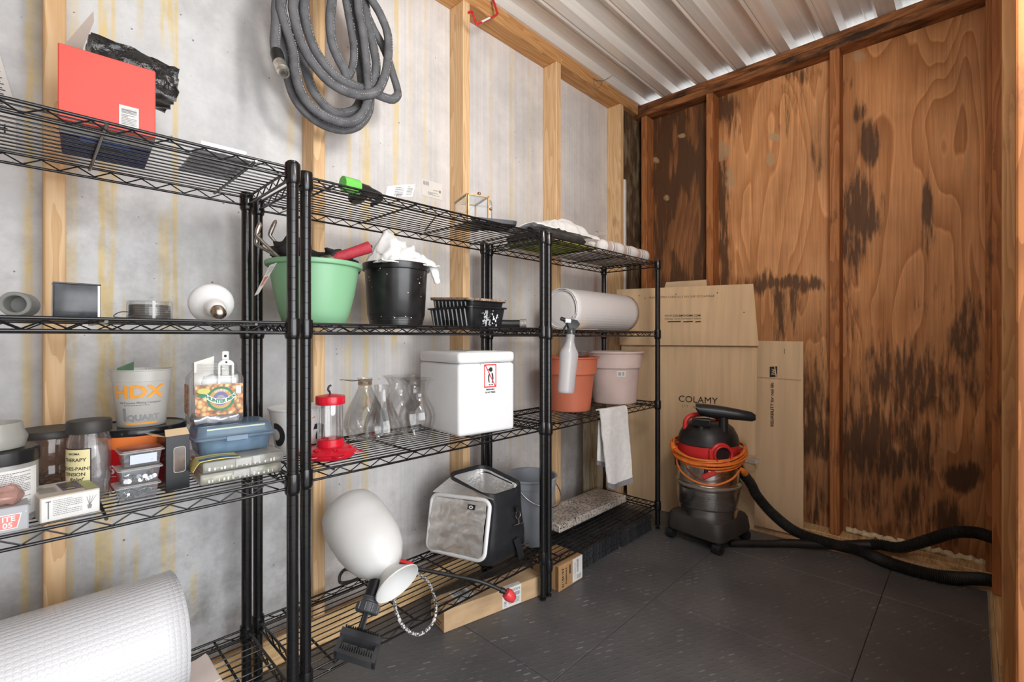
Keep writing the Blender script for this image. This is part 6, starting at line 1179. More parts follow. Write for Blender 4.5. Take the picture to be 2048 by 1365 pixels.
fn = cyl_fn((0, 0, 0), .107, 0, .121, .172, face((2.124, 1.32)) + .12, .0012); f2 = cyl_fn((0, 0, 0), .107, 0, .121, .172, face((2.124, 1.32)) + .12, .002)
q = MB(); put_rect(q, fn, -.004, .138, .036, .166, 6); s1 = q.build('price_sticker', paper, t, 0, fix=False); q = MB(); put_bars(q, f2, .001, .143, .014, .161, 8, 3); put_bars(q, f2, .019, .143, .030, .161, 5, 5); q.build('barcode', grey_ink, s1, 0, fix=False)
q = MB(); q.lathe([(.058, .0), (.060, .001), (.070, .020), (.073, .0215), (.0725, .0225), (.069, .0215), (.0585, .002), (.001, .0015)], 44, cap0=True); o = q.build('clear_saucer', clear('saucer_plastic', (.95, .95, .95), 1.2, .12, (.85, .85, .85), .05, .08), None, 40, (1.838, 1.352, z + .2425)); o.rotation_euler = (0, 0, 0); tag(o, 'clear plastic saucer resting on the terracotta pot rim', 'saucer')
t = thing('grey_hem_towel', 'white hand towel with grey hem hanging over the shelf rail', 'towel', (0, 0, 0))
tf = pm('white_towelling', (.76, .745, .73), .95, var=.05, scale=60, bump=.4, bscale=400, sheen=.4); hem = pm('grey_hem', (.24, .225, .24), .9, var=.1)
def towf(u, v, back=False):
    # v: 0 at the rail, 1 at the hem
    a, b2 = at(1200, 822, Y=1.148), at(1253, 814, Y=1.148); c_, d_ = at(1214, 985, Y=1.128), at(1257, 972, Y=1.128)
    if back: a, b2, c_, d_ = at(1199, 823, Y=1.166), at(1222, 819, Y=1.166), at(1193, 930, Y=1.170), at(1206, 934, Y=1.170)
    p = (a * (1 - u) + b2 * u) * (1 - v) + (c_ * (1 - u) + d_ * u) * v
    p = p + V((0, (-.010 * sin(2.2 * pi * u + .5) * v - .012 * v * (u > .75) * (u - .75) * 4 + .004 * nz(u * 4, v * 5)) * (.5 if back else 1), .020 * v * (u - .5) ** 2 * 4 * (0 if back else 1)))
    return p
q = MB(); q.sheet(lambda u, v: (tuple(towf(u, v * .93)), (0, -1, 0)), 20, 24, .005); q.build('front_fold', tf, t, 60)
q = MB(); q.sheet(lambda u, v: (tuple(towf(u, .93 + v * .07)), (0, -1, 0)), 20, 3, .005); q.build('hem', hem, t, 60)
q = MB(); q.sheet(lambda u, v: (tuple(towf(u, v * .92, True)), (0, -1, 0)), 10, 16, .005); q.build('back_fold', tf, t, 60); q = MB(); q.sheet(lambda u, v: (tuple(towf(u, .92 + v * .08, True)), (0, -1, 0)), 10, 3, .005); q.build('hem', hem, t, 60)
q = MB(); q.sheet(lambda u, v: (tuple(towf(u, 0) * (1 - v) + (towf(u, 0) + V((0, .022, -.001))) * v + V((0, 0, .004 * sin(pi * v)))), (0, 0, 1)), 12, 4, .005); q.build('rail_fold', tf, t, 60)
# ---- bottom shelf: granite slab
z = ZC[0]
gr = bpy.data.materials.new('granite'); gr.use_nodes = True; nt = gr.node_tree; b = nt.nodes['Principled BSDF']; tc = nt.nodes.new('ShaderNodeTexCoord')
n1 = nt.nodes.new('ShaderNodeTexNoise'); n1.inputs['Scale'].default_value = 110; n1.inputs['Detail'].default_value = 5; n1.inputs['Roughness'].default_value = .7; lk(nt, tc.outputs['Object'], n1.inputs['Vector'])
rp = nt.nodes.new('ShaderNodeValToRGB'); lk(nt, n1.outputs['Fac'], rp.inputs[0]); e = rp.color_ramp.elements; e[0].position = .38; e[0].color = (.05, .045, .04, 1); e[1].position = .62; e[1].color = (.66, .60, .53, 1); k_ = e.new(.44); k_.color = (.20, .17, .15, 1); k_ = e.new(.48); k_.color = (.58, .52, .46, 1)
n2 = nt.nodes.new('ShaderNodeTexNoise'); n2.inputs['Scale'].default_value = 7; n2.inputs['Detail'].default_value = 6; lk(nt, tc.outputs['Object'], n2.inputs['Vector']); r2 = nt.nodes.new('ShaderNodeMapRange'); r2.inputs[1].default_value = .4; r2.inputs[2].default_value = .7; r2.inputs[3].default_value = 1.1; r2.inputs[4].default_value = .55; lk(nt, n2.outputs['Fac'], r2.inputs[0])
mx = nt.nodes.new('ShaderNodeMix'); mx.data_type = 'RGBA'; mx.blend_type = 'MULTIPLY'; mx.inputs['Factor'].default_value = 1; lk(nt, rp.outputs[0], mx.inputs['A']); lk(nt, r2.outputs[0], mx.inputs['B']); lk(nt, mx.outputs['Result'], b.inputs['Base Color']); b.inputs['Roughness'].default_value = .45
q = MB(); q.rbox((1.625, 1.284, z), (2.178, 1.462, z + .034), .003, 1); o = q.build('granite_slab', gr, None, 30); tag(o, 'speckled granite offcut lying on the lowest shelf', 'stone slab')
# ---- interlocking tiles stacked on the floor below
tm = pm('tile_black', (.040, .041, .045), .55, var=.25, scale=30)
def tile_poly(w, d, n):
    P_ = []
    def edge(a, b2, nn):
        a, b2 = V((*a, 0)), V((*b2, 0)); t_ = (b2 - a); nrm_ = V((t_.y, -t_.x, 0)).normalized()
        for i in range(nn):
            for f_, o_ in ((.12, 0), (.12, .007), (.62, .007), (.62, 0)): p = a + t_ * ((i + f_) / nn) + nrm_ * o_; P_.append((p.x, p.y))
    P_.append((0, 0)); edge((0, 0), (w, 0), n); P_.append((w, 0)); edge((w, 0), (w, d), n); P_.append((w, d)); P_.append((0, d)); return P_
tile_me = MB().prism(tile_poly(.285, .27, 12), 2, 0, .0138).mesh('body', tm, 0)
rib_me = MB(); 
for i in range(11): rib_me.rbox((.012 + .024 * i, .004, .0137), (.026 + .024 * i, .266, .0155), .0006, 1)
rib_me = rib_me.mesh('top_ribs', tm, 0); rn = random.Random(6)
for s_, (x, y) in enumerate(((1.655, 1.186), (1.957, 1.182))):
    for k_ in range(5):
        t = thing('interlocking_tile', ('lowest', 'second lowest', 'middle', 'second highest', 'topmost')[k_] + (' black interlocking tile in the stack next to the taped box', ' black interlocking tile in the stack beside the shelf end post')[s_], 'floor tile', (x + rn.uniform(-.004, .004), y + rn.uniform(-.004, .004), .0158 * k_), R(rn.uniform(-1, 1)), ('tiles stacked next to the taped box', 'tiles stacked by the end post')[s_])
        link('body', tile_me, t); r_ = link('top_ribs', rib_me, t); tag(r_, kind='stuff')
# ---- offcut boards leaning on the wall behind
for i, (px0, px1, y0_, ztop, mt, lab) in enumerate(((1168, 1180, 1.497, .70, wood('grey_strip', (.42, .37, .27), (.26, .22, .15), 2, 1, .1), 'narrow grey offcut strip leaning on the wall behind the shelf'), (1181, 1192, 1.490, .62, wood('olive_strip', (.34, .28, .17), (.18, .14, .08), 2, 1, .1), 'short olive offcut strip leaning behind the hanging towel'), (1193, 1226, 1.495, .83, wood('pale_strip', (.46, .37, .25), (.32, .25, .16), 2, 1, .1), 'wide pale offcut board leaning behind the faded pot'))):
    xa, xb = at(px0, 900, Y=y0_).x, at(px1, 900, Y=y0_).x
    q = MB(); q.rbox((xa, -.005, 0), (xb, .005, ztop), .001, 1); o = q.build('offcut_board', mt, None, 0, (0, y0_ - .004 * i, .0)); o.rotation_euler = (R(-.3), 0, 0); tag(o, lab, 'board')
# ------------------------------------------------------------------ flattened cartons against the end wall
def patch(c4, bow=0.0, wav=0.0, seed=0):
    a, b2, c_, d_ = [V(p) for p in c4]; n_ = ((b2 - a).cross(d_ - a)).normalized()
    return (lambda u, v, o_=0.0: (a * (1 - u) + b2 * u) * (1 - v) + (d_ * (1 - u) + c_ * u) * v + n_ * (o_ + bow * sin(pi * u) * sin(pi * v) + wav * nz(u * 3 + seed, v * 4))), n_
def card(f, n_, th, nu=16, nv=16): return MB().sheet(lambda u, v: (tuple(f(u, v)), tuple(n_)), nu, nv, th)
kraft = pm('kraft_board', (.69, .485, .29), .78, var=.07, scale=5, bump=.10, bscale=40, stretch=(1, 6, .4))
t = thing('flattened_carton', 'large flattened cardboard carton with furniture maker lettering leaning on the end wall', 'cardboard', (0, 0, 0))
f, n_ = patch([(2.492, 1.462, .001), (2.612, .806, .001), (2.652, .800, .936), (2.452, 1.480, .932)], .006, .006, 1)
card(f, n_, .006, 24, 24).build('lower_panel', kraft, t, 40); nn = -1 if n_.x > 0 else 1
def lab(f_, lift): return lambda x, y: tuple(f_(x, y, nn * lift))
ug, n2 = patch([(2.440, 1.478, .936), (2.640, .792, .936), (2.672, .828, 1.258), (2.425, 1.490, 1.256)], -.012 * nn * -1, .004, 5)
card(lambda u, v: ug(u, v, nn * .012), n2, .007, 24, 12).build('upper_flap', kraft, t, 40)
card(lambda u, v: ug(.02 + .975 * u, -.01 + 1.0 * v, nn * .003), n2, .005, 12, 8).build('upper_flap', board, t, 40)
g2, n3 = patch([(2.60, 1.30, 1.22), (2.655, 1.06, 1.22), (2.665, 1.07, 1.300), (2.61, 1.28, 1.298)]); card(g2, n3, .004, 4, 3).build('back_flap', board_in, t, 40)
def uvof(f_, px0, py0):
    # nearest label coordinate on the patch for a photo pixel
    best = (9e9, 0, 0)
    for st in (1, 2, 3):
        du = (1, .08, .008)[st - 1]; u0, v0 = (.5, .5) if st == 1 else best[1:]
        for i in range(-14, 15):
            for j in range(-14, 15):
                u, v = u0 + du * i / 28, v0 + du * j / 28; a, b2 = pix(f_(u, v)); d = (a - px0) ** 2 + (b2 - py0) ** 2
                if d < best[0]: best = (d, u, v)
    return best[1], best[2]
def print_on(q, f_, txt, p0, p1, lift, hpx=None, **k):
    """lettering whose baseline middle runs from photo pixel p0 to p1 on the patch"""
    u0, v0 = uvof(f_, *p0); u1, v1 = uvof(f_, *p1); A, B = f_(u0, v0, nn * lift), f_(u1, v1, nn * lift); W = (B - A).length
    vv, ff = text_geo(txt, 1.0, align='LEFT', **k); mx_ = max(a for a, b2 in vv); mn_ = min(a for a, b2 in vv); s_ = W / (mx_ - mn_); ux = (B - A).normalized(); up = V((0, 0, 1)) if abs(ux.z) < .5 else V((0, 1, 0))
    up = (up - ux * up.dot(ux)).normalized(); hs = hpx if hpx else 1.0
    q.add([tuple(A + ux * (a - mn_) * s_ + up * b2 * s_ * hs) for a, b2 in vv], ff)
q = MB(); print_on(q, f, 'COLAMY', (1358, 798), (1436, 803), .0055, 1.0, bold=0, spacing=1.02); q.build('lettering', pm('carton_ink', (.030, .024, .020), .8), t, 0, fix=False)
q = MB(); print_on(q, f, 'S I T    A T    H O M E', (1364, 812), (1433, 819), .0055); q.build('lettering', pm('faint_ink', (.30, .20, .11), .8), t, 0, fix=False)
uu = lambda u, v, o_=0.0: ug(u, v, nn * .012 + o_)
q = MB(); print_on(q, uu, 'COLAMYHOME.COM', (1346, 632), (1401, 631.5), .006, 1, bold=.012); q.build('lettering', MT['carton_ink'], t, 0, fix=False)
q = MB(); print_on(q, uu, 'SHOP', (1330, 632), (1344, 632), .006); print_on(q, uu, 'FOR ALL YOUR HOME/SEAT NEEDS', (1330, 638.5), (1402, 637.5), .006); print_on(q, uu, 'PLEASE OPEN CAREFULLY IN CASE OF DAMAGE', (1299, 596), (1429, 592.5), .006); q.build('lettering', pm('mid_ink', (.20, .13, .07), .8), t, 0, fix=False)
q = MB()
for a, b2 in ((1336, 1362), (1367, 1386), (1391, 1402)): p0, p1 = uvof(uu, a, 644), uvof(uu, b2, 643.4); h_ = .008; put_poly(q, lab(uu, .006), [(p0[0], p0[1] - h_), (p1[0], p1[1] - h_), (p1[0], p1[1] + h_), (p0[0], p0[1] + h_)])
q.build('check_bars', MT['carton_ink'], t, 0, fix=False)
q = MB(); rn = random.Random(4)
for (a, b2) in ((1352, 589), (1435, 586), (1279, 592), (1291, 597), (1488, 625)): p0 = uvof(uu, a, b2); put_poly(q, lab(uu, .006), [(p0[0] + .005 * cos(k_), p0[1] + .008 * sin(k_)) for k_ in (0, 1, 2.2, 3.4, 4.6, 5.5)])
q.build('puncture', MT['carton_ink'], t, 0, fix=False)
q = MB(); q.sheet(lambda u, v: (tuple(f(.905 + .095 * u, .0 + .40 * v, nn * (.010 + .010 * sin(pi * u)))), tuple(n_)), 6, 6, .004); q.build('corner_fold', board, t, 40)
q = MB(); q.add(*crumple((-.016, -.05, -.012), (.016, .05, .012), 6, 0, 0, .006, 60, 4, .3), m=Matrix.Translation(f(.955, .375, nn * .018))); q.build('tape_scrap', clr_m, t, 60)
t = thing('narrow_carton', 'narrow flattened cardboard carton with reliability lettering beside the large one', 'cardboard', (0, 0, 0))
f2_, n4 = patch([(2.668, .860, .001), (2.674, .598, .001), (2.694, .604, .958), (2.690, .850, .962)], .003, .003, 8); card(f2_, n4, .005, 12, 18).build('panel', pm('kraft_light', (.71, .505, .31), .78, var=.06, scale=5, bump=.10, bscale=40, stretch=(1, 6, .4)), t, 40)
q = MB(); print_on(q, f2_, 'RELIABILITY for real life', (1545, 853), (1545, 766), .006, .95, bold=.008); q.build('lettering', MT['carton_ink'], t, 0, fix=False)
q = MB(); cs = [uvof(f2_, a, b2) for a, b2 in ((1540, 755), (1555, 754), (1555, 733), (1540, 734))]; put_poly(q, lab(f2_, .005), cs); lg = q.build('logo_block', MT['carton_ink'], t, 0, fix=False)
q = MB(); print_on(q, f2_, 'JW', (1548.5, 751), (1548.5, 738), .0065, 1.15, bold=.02); 
cs = [uvof(f2_, a, b2) for a, b2 in ((1552, 754), (1554, 754), (1551, 733), (1549, 733))]; put_poly(q, lab(f2_, .0068), cs); q.build('lettering', kraft, lg, 0, fix=False)
q = MB(); cs = [uvof(f2_, a, b2) for a, b2 in ((1569, 698), (1570, 698), (1570, 708), (1569, 708))]; put_poly(q, lab(f2_, .005), cs); q.build('tick_mark', MT['carton_ink'], t, 0, fix=False)
q = MB(); q.sheet(lambda u, v: (tuple(f2_(.04 + .92 * u, .80 + .004 * v, nn * .0045)), tuple(n4)), 8, 1, .002); q.build('crease', board, t, 40)

# ------------------------------------------------------------------ shop vacuum
VC = V((2.338, .930, 0)); t = thing('shop_vacuum', 'steel drum shop vacuum with black and red head on a wheeled dolly', 'vacuum cleaner', tuple(VC), R(-8))
vb = pm('vacuum_black', (.022, .022, .023), .42, var=.25, scale=14); vr = pm('vacuum_red', (.66, .035, .035), .35, var=.06); dst = pm('dolly_black', (.028, .026, .024), .55, var=.3, scale=9, col2=(.05, .045, .04))
q = MB(); q.ring_loft([[(a, b2, zz) for a, b2 in rpoly(.300 + k, .290 + k, .045, 6)] for k, zz in ((-.010, .050), (0, .055), (.002, .070), (-.010, .118), (-.024, .130), (-.06, .134))]); q.build('dolly', dst, t, 40)
for (a, b2) in ((-.125, -.12), (.125, -.12), (-.125, .12), (.125, .12)):
    q = MB(); q.tube([(a, b2, .062), (a, b2, .045)], .014, 12); q.tube([(a - .004, b2 - .018, .024), (a - .004, b2 + .018, .024)], [.023, .023], 24); q.tube([(a - .004, b2 - .021, .024), (a - .004, b2 + .021, .024)], .010, 14); q.build('caster', blkp, t, 40)
ss = bpy.data.materials.new('brushed_steel'); ss.use_nodes = True; nt = ss.node_tree; b = nt.nodes['Principled BSDF']; tc = nt.nodes.new('ShaderNodeTexCoord'); mp = nt.nodes.new('ShaderNodeMapping'); mp.inputs['Scale'].default_value = (3, 3, 140); lk(nt, tc.outputs['Object'], mp.inputs[0]); n1 = nt.nodes.new('ShaderNodeTexNoise'); n1.inputs['Scale'].default_value = 3; lk(nt, mp.outputs[0], n1.inputs['Vector']); r1 = nt.nodes.new('ShaderNodeMapRange'); r1.inputs[3].default_value = .14; r1.inputs[4].default_value = .34; lk(nt, n1.outputs['Fac'], r1.inputs[0]); lk(nt, r1.outputs[0], b.inputs['Roughness'])
n2 = nt.nodes.new('ShaderNodeTexNoise'); n2.inputs['Scale'].default_value = 9; n2.inputs['Detail'].default_value = 5; lk(nt, tc.outputs['Object'], n2.inputs['Vector']); rp = nt.nodes.new('ShaderNodeValToRGB'); lk(nt, n2.outputs['Fac'], rp.inputs[0]); rp.color_ramp.elements[0].position = .35; rp.color_ramp.elements[0].color = (.50, .47, .43, 1); rp.color_ramp.elements[1].position = .6; rp.color_ramp.elements[1].color = (.70, .68, .65, 1); lk(nt, rp.outputs[0], b.inputs['Base Color']); b.inputs['Metallic'].default_value = 1
q = MB(); q.lathe([(.128, .128), (.132, .130), (.1345, .172), (.1400, .178), (.1420, .184), (.1440, .262), (.1480, .268), (.1490, .280), (.1450, .290), (.1400, .294), (.1400, .385), (.1370, .388)], 64); q.build('drum', ss, t, 30)
q = MB(); q.lathe([(.1445, .276), (.1495, .277), (.1500, .284), (.1460, .287)], 64); q.build('drum_band', pm('dull_rim', (.42, .39, .35), .5, .6), t, 40)
fa_ = face(VC) + R(8); fn = cyl_fn((0, 0, 0), .1435, .18, .1445, .262, fa_, .0012); q = MB(); put_text(q, fn, 'WORKSHOP', .010, .012, .070, .9); micro(q, fn, -.014, .050, .036, .064, 3, 4); 
for i in range(6): put_rect(q, fn, .030, .004 + .008 * i, .040, .006 + .008 * i)
put_text(q, fn, '- max', .007, -.012, .016); q.build('drum_print', grey_ink, t, 0, fix=False)
q = MB(); q.lathe([(.141, .380), (.1465, .382), (.1480, .400), (.1440, .412), (.1380, .414)], 64); q.build('rim_seal', vb, t, 40)
q = MB(); q.lathe([(.1370, .410), (.1390, .414), (.1370, .470), (.1330, .474)], 64); q.build('red_band', vr, t, 40)
q = MB(); q.lathe([(.1400, .468), (.1450, .472), (.1440, .482), (.1360, .512), (.1180, .545), (.0900, .566), (.055, .575), (.001, .577)], 64, shape=lambda a: 1 - .05 * abs(sin(a)) ** 2); q.build('motor_housing', vb, t, 40)
# inlet port facing the doorway
pa = fa_ + .40; dr_ = V((cos(pa), sin(pa), 0)); sd_ = V((-dr_.y, dr_.x, 0)); PO = dr_ * .118 + V((0, 0, .445))
def ringp(c_, r_, n_=32): return [tuple(c_ + sd_ * (r_ * cos(2 * pi * k_ / n_)) + V((0, 0, 1)) * (r_ * sin(2 * pi * k_ / n_))) for k_ in range(n_)]
q = MB(); q.ring_loft([ringp(PO, .052), ringp(PO + dr_ * .030, .050), ringp(PO + dr_ * .034, .044), ringp(PO + dr_ * .050, .042), ringp(PO + dr_ * .052, .039), ringp(PO + dr_ * .050, .035), ringp(PO + dr_ * .005, .033)], cap0=False); pt = q.build('inlet_port', vr, t, 40)
q = MB(); q.ring_loft([ringp(PO + dr_ * .0335, .034), ringp(PO + dr_ * .034, .001)], cap0=False, cap1=False); q.build('port_throat', pm('throat_dark', (.02, .004, .004), .7), pt, 0)
q = MB(); q.rbox((-.055, -.012, 0), (.055, .004, .055), .004, 1, m=Matrix.Translation(dr_ * .137 + V((0, 0, .413))) @ Matrix.Rotation(pa + pi / 2, 4, 'Z')); q.build('port_plate', vr, t, 40)
# handle arch, latches
ha = fa_ - 1.1; hv = V((cos(ha), sin(ha), 0)); q = MB(); q.tube(catmull([hv * .115 + V((0, 0, .535)), hv * .112 + V((0, 0, .575)), hv * .080 + V((0, 0, .600)), hv * .01 + V((0, 0, .604)), hv * -.04 + V((0, 0, .590)), hv * -.06 + V((0, 0, .565))], 6), (.0115), 12); q.build('carry_handle', vr, t, 50)
for k_, (aa, tl_) in enumerate(((fa_ - 1.42, .2), (fa_ + .02, -.5), (fa_ + 1.45, .2))):
    lv = V((cos(aa), sin(aa), 0)); m_ = Matrix.Translation(lv * (.150 + (.012 if k_ == 1 else 0)) + V((0, 0, .400 if k_ != 1 else .352))) @ Matrix.Rotation(aa + pi / 2, 4, 'Z') @ Matrix.Rotation(tl_ if k_ == 1 else 0, 4, 'Y')
    q = MB(); q.rbox((-.032 if k_ == 1 else -.020, -.008, -.012 if k_ == 1 else -.005), (.032 if k_ == 1 else .020, .010, .012 if k_ == 1 else .045), .004, 1, m=m_); lt = q.build('latch', vr, t, 40)
    q = MB(); q.rbox((-.020, -.006, -.05), (.020, .012, -.008), .004, 1, m=Matrix.Translation(lv * .148 + V((0, 0, .400))) @ Matrix.Rotation(aa + pi / 2, 4, 'Z')); q.build('latch_mount', vb, lt, 40)
# floor nozzle parked on top: neck and wide shoe
n0 = fa_ + .62; nv = V((cos(n0), sin(n0), 0)); q = MB(); NB = V((cos(fa_ + .75), sin(fa_ + .75), 0)) * .098; q.tube([NB + V((0, 0, .50)), NB + V((0, 0, .615))], [.022, .020], 20); nz_ = q.build('parked_tool', blkp, t, 50)
tv = V((-sin(fa_), cos(fa_), 0)); C0 = NB + V((0, 0, .630)); 
prf = [(-.122, .036, .026, .020), (-.104, .034, .056, .006), (-.06, .032, .062, .001), (.0, .030, .058, -.003), (.06, .028, .052, -.009), (.118, .022, .044, -.015), (.134, .012, .026, -.018)]
q = MB(); rings = []
for s_, dd_, hh_, zo in prf:
    s2 = s_ + .0; rings.append([tuple(C0 + tv * s2 + V((cos(fa_), sin(fa_), 0)) * (dd_ * cos(a)) + V((0, 0, zo + .5 * hh_ * sin(a)))) for a in [2 * pi * k_ / 18 for k_ in range(18)]])
q.ring_loft(rings); q.build('floor_shoe', pm('shoe_black', (.020, .022, .026), .36, var=.15), nz_, 50)
n1_ = V((cos(fa_ - .30), sin(fa_ - .30), 0)) * .10; q = MB(); q.tube([n1_ + V((0, 0, .50)), n1_ + V((0, 0, .565))], [.018, .018], 16); q.rbox((-.042, -.022, .560), (.042, .022, .598), .008, 2, m=Matrix.Translation(n1_) @ Matrix.Rotation(fa_ + pi / 2, 4, 'Z')); tb = q.build('brush_tool', blkp, t, 40)
q = MB(); q.rbox((-.034, -.0245, .566), (.034, -.0215, .592), .003, 1, m=Matrix.Translation(n1_) @ Matrix.Rotation(fa_ + pi / 2, 4, 'Z')); q.build('brush_slot', pm('slot_black', (.004, .004, .004), .8, bump=.4), tb, 40)
# orange extension cord wound round the head
t2 = thing('extension_cord', 'orange extension cord coiled round the vacuum head', 'cord', tuple(VC), R(-8))
oc = pm('orange_cord', (.80, .20, .03), .42, var=.1, scale=40); rn = random.Random(12); q = MB(); pts = []
turns = 7; N_ = 40
for i in range(turns * N_ + 1):
    a = fa_ + 2 * pi * i / N_; k_ = i / N_; c_ = cos(a - fa_); r_ = .158 + .010 * nz(k_ * 2.1, 3) + .013 * max(0, c_) * (.4 + .6 * abs(nz(k_ * 3, 8))) + .004 * (k_ % 3)
    zz = .440 - .052 * max(0, c_) * (1 + 1.1 * nz(round(k_) * 1.7, 5)) + .030 * nz(k_ * 1.3, 9) + .007 * (k_ - 3)
    pts.append((r_ * cos(a), r_ * sin(a), zz))
q.tube(catmull(pts[::2], 2), .0050, 8)
lo = [(.155 * cos(fa_ - 1.25), .155 * sin(fa_ - 1.25), .43), (.165 * cos(fa_ - .9), .165 * sin(fa_ - .9), .355), (.170 * cos(fa_ - .4), .170 * sin(fa_ - .4), .318), (.172 * cos(fa_ + .1), .172 * sin(fa_ + .1), .308), (.170 * cos(fa_ + .6), .170 * sin(fa_ + .6), .335), (.168 * cos(fa_ + 1.0), .168 * sin(fa_ + 1.0), .38)]
q.tube(catmull(lo, 8), .0050, 8); q.build('cable', oc, t2, 60)
for (aa, zz, d_) in ((fa_ - 1.12, .452, V((.3, .3, -1))), (fa_ + 1.02, .365, V((0, 0, -1)))):
    c_ = V((.176 * cos(aa), .176 * sin(aa), zz)); q = MB(); d2 = (V((cos(aa + 1.57), sin(aa + 1.57), 0)) * .6 + V((0, 0, -.5))).normalized(); q.tube([c_ - d2 * .02, c_ - d2 * .008, c_ + d2 * .018, c_ + d2 * .022], [.007, .013, .015, .013], 12); q.build('plug', oc, t2, 40)

# ------------------------------------------------------------------ black vacuum hose and pipe on the floor
def ribbed(q, pts, r, pitch=.0062, n=14, amp=.0016):
    P_ = catmull(pts, 24); L = [0.0]
    for i in range(1, len(P_)): L.append(L[-1] + (P_[i] - P_[i - 1]).length)
    step = pitch / 2; out, rad = [], []; i = 0; s_ = 0.0; k_ = 0
    while s_ < L[-1]:
        while i < len(L) - 2 and L[i + 1] < s_: i += 1
        f_ = (s_ - L[i]) / max(1e-9, L[i + 1] - L[i]); out.append(P_[i].lerp(P_[i + 1], min(1, f_))); rad.append(r + (amp if k_ % 2 else -amp)); s_ += step; k_ += 1
    q.tube(out, rad, n)
hb = pm('hose_black', (.022, .022, .021), .45, var=.2, scale=20)
t = thing('vacuum_hose', 'black ribbed vacuum hose with pipe trailing along the wall foot', 'hose', (0, 0, 0))
q = MB(); ribbed(q, [V((2.448, .850, .365)), at(1500, 966, X=2.478), at(1514, 992, X=2.48), at(1545, 1028, X=2.49), at(1590, 1063, X=2.53), at(1650, 1085, X=2.565), at(1720, 1103, Z=.026), at(1790, 1130, Z=.026), at(1880, 1153, Z=.026), (2.640, -.030, .027), (2.655, -.10, .03)], .0235); q.build('lower_hose', hb, t, 40)
q = MB(); A_ = V((2.470, .640, .024)); B_ = at(1745, 1101, X=2.668); 
q.tube([V((2.31, .819, .0175)), V((2.445, .668, .0190)), V((2.47, .64, .0225)), V((2.600, .44, .030)), V((2.640, .37, .040)), V((2.655, .335, .046))], [.0165, .0165, .0190, .0200, .0245, .0245], 20); q.build('extension_pipe', blkp, t, 40)
q = MB(); ribbed(q, [V((2.652, .345, .045)), V((2.664, .300, .056)), at(1800, 1096, X=2.662), at(1850, 1083, X=2.660), at(1905, 1066, X=2.655), at(1950, 1066, X=2.640), V((2.62, -.045, .205)), V((2.61, -.10, .20))], .0225); q.build('upper_hose', hb, t, 40)
# tan wood offcut under the hose
q = MB(); q.rbox((2.60, .02, .0), (2.69, .26, .018), .001, 1); o = q.build('wood_offcut', floor_ply, None, 0); o.location = (0, 0, .001); tag(o, 'short plywood offcut lying under the vacuum hose', 'board')

# ------------------------------------------------------------------ coiled garden hose, hook, wire
t = thing('garden_hose', 'dark grey fabric covered garden hose hanging in loops on the stud', 'hose', (0, 0, 0))
gh = pm('hose_fabric', (.125, .128, .138), .7, var=.16, scale=30, bump=.45, bscale=120)
def C2(x, y): return (500 + x / 3.9, y / 3.9)
STR = [([(560, -560), (300, -220), (215, 0), (205, 200), (196, 330), (205, 410)], 1.400), ([(640, -560), (420, -240), (340, 0), (350, 150), (400, 330), (480, 480), (600, 620), (720, 700), (850, 740), (950, 728), (1010, 690), (1060, 560), (1080, 400), (1070, 250), (1010, 100), (940, -20), (820, -280), (700, -560)], 1.372),
       ([(640, -560), (480, -240), (425, 0), (445, 200), (500, 370), (580, 500), (690, 610), (800, 665), (900, 690), (960, 640), (985, 520), (960, 350), (920, 200), (890, 0), (800, -260), (690, -560)], 1.398), ([(600, -560), (330, -240), (245, 0), (262, 150), (320, 320), (345, 440), (355, 560), (400, 720), (500, 850), (640, 930), (770, 955), (870, 900), (915, 800), (920, 650), (905, 450), (880, 250), (850, 100), (835, -20), (760, -280), (670, -560)], 1.388),
       ([(580, -560), (300, -260), (228, 0), (232, 180), (262, 380), (290, 560), (340, 740), (430, 870), (560, 965), (690, 1008), (800, 1000), (885, 940), (930, 850), (935, 720), (915, 560), (870, 330), (820, 120), (780, -60), (730, -300), (660, -560)], 1.424), ([(660, -560), (650, -240), (640, 0), (625, 150), (640, 330), (690, 460), (735, 545), (760, 600), (800, 520), (812, 400), (792, 250), (765, 100), (745, -20), (710, -300), (680, -560)], 1.402),
       ([(600, -560), (400, -240), (350, 20), (380, 260), (420, 480), (480, 680), (560, 800), (650, 875), (760, 880), (840, 830), (875, 700), (860, 540), (840, 300), (815, 100), (790, -60), (740, -300), (680, -560)], 1.440), ([(900, 720), (980, 735), (1060, 765), (1110, 775), (1148, 748), (1150, 700), (1115, 580), (1080, 470), (1030, 350), (960, 220), (900, 80), (860, -40), (790, -280), (700, -560)], 1.410)]
for L, yd in STR:
    pts = catmull([at(*C2(a, b2), Y=yd + .010 * nz(i * .8, yd * 9)) for i, (a, b2) in enumerate(L)], 7); q = MB(); q.tube(pts, [(.0145 + .0012 * nz(i * .8, yd * 5), .0115 + .0012 * nz(i * .9, yd * 7)) for i in range(len(pts))], 12, flat=(1, 0, 0)); lp = q.build('hose_loop', gh, t, 60)
    q = MB(); sp_ = [p + V((.0050, -.0125, .001)) for p in pts]
    for i in range(1, len(sp_) - 1, 1):
        if abs(nz(i * .9, yd * 3)) > .12: q.tube([sp_[i].lerp(sp_[i + 1], .1), sp_[i].lerp(sp_[i + 1], .62)], .0013, 4)
    s_ = q.build('seam_stitch', pm('stitch_grey', (.38, .38, .39), .7), lp, 40); tag(s_, kind='stuff')
E0 = at(*C2(205, 400), Y=1.398); E1 = at(*C2(228, 490), Y=1.385); E2 = at(*C2(268, 575), Y=1.358)
q = MB(); q.tube([E0, E0.lerp(E1, .3), E1], [.0155, .0175, .0165], 16); q.build('cuff', blkp, t, 50)
q = MB(); dd_ = (E2 - E1).normalized(); uu_ = dd_.orthogonal().normalized(); ww_ = dd_.cross(uu_)
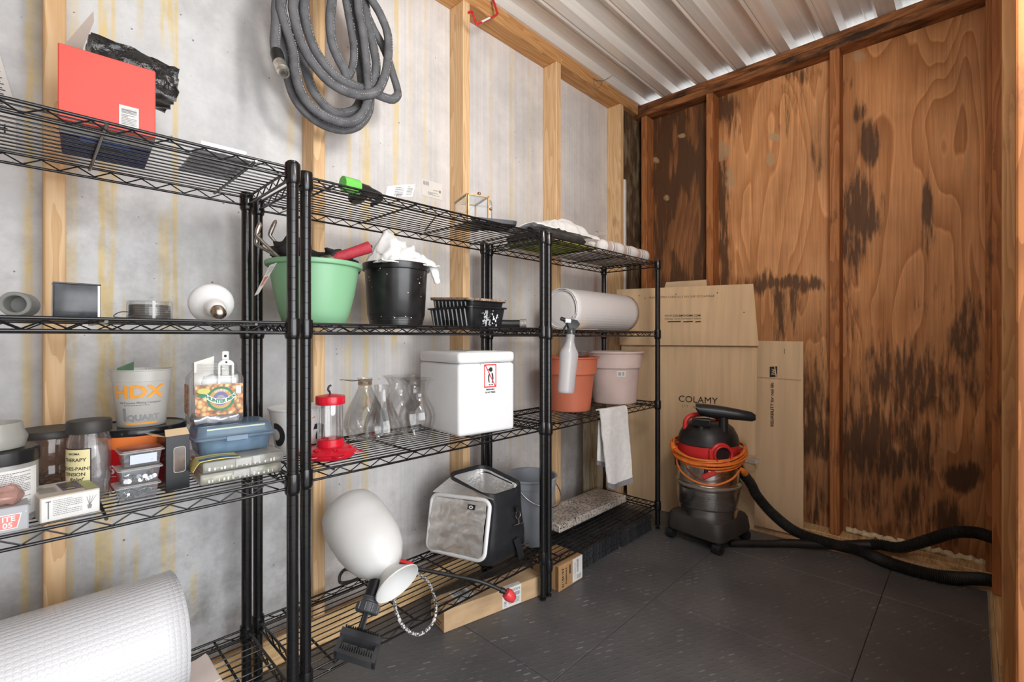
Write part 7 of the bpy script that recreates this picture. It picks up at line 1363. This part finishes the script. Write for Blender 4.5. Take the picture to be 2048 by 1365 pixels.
def rg(s_, r_): return [tuple(E1 + dd_ * s_ + (uu_ * cos(2 * pi * k_ / 24) + ww_ * sin(2 * pi * k_ / 24)) * r_) for k_ in range(24)]
LL = (E2 - E1).length; q.ring_loft([rg(-.002, .013), rg(.002, .0165), rg(LL * .7, .0170), rg(LL * .75, .0150), rg(LL * .85, .0150), rg(LL, .0142), rg(LL, .0100), rg(LL * .4, .0095)]); q.build('coupling', pm('nickel_fitting', (.62, .62, .58), .3, .85, var=.15, scale=50), t, 40)
hz_ = at(*C2(640, -560), Y=1.41).z
t = thing('hose_hanger', 'black steel peg holding up the coiled hose', 'hook', (.674, 1.509, hz_ - .03)); q = MB(); q.tube(catmull([(0, 0, 0), (0, -.09, 0), (0, -.15, .006), (0, -.162, .03)], 6), .009, 10); q.build('peg', blk, t, 50); q = MB(); q.rbox((-.018, -.006, -.045), (.018, .0005, .045), .002, 1); q.build('back_plate', blk, t, 40)
def C3(x, y): return (880 + x / 3.9, y / 3.9)
t = thing('red_hook', 'red vinyl coated storage hook screwed to the top plate', 'hook', (0, 0, 0))
hk = [at(*C3(395, -70), Y=1.508), at(*C3(415, 0), Y=1.490), at(*C3(443, 88), Y=1.470), at(*C3(436, 118), Y=1.462), at(*C3(300, 186), Y=1.425), at(*C3(280, 178), Y=1.420), at(*C3(252, 100), Y=1.412), at(*C3(238, 90), Y=1.410), at(*C3(222, 100), Y=1.409)]
q = MB(); q.tube(catmull(hk, 6), .0048, 10); q.build('bent_rod', pm('red_vinyl', (.62, .02, .025), .3), t, 50); q = MB(); q.tube([hk[3].lerp(hk[4], .38), hk[3].lerp(hk[4], .84)], .0052, 10); q.build('white_band', white_ink, t, 50)
o = MB(); o.tube(catmull([at(a, b2, Y=y) for a, b2, y in ((1222, 132, 1.47), (1228, 141, 1.475), (1223, 152, 1.48), (1206, 161, 1.495), (1192, 160, 1.506), (1187, 156, 1.508), (1189, 168, 1.504), (1197, 176, 1.50), (1204, 167, 1.50), (1203, 160, 1.50))], 6), .0014, 6); o = o.build('wire_loop', pm('bare_wire', (.42, .41, .38), .35, .8), None, 50); tag(o, 'loose twist of bare wire on the top plate near the corner', 'wire')
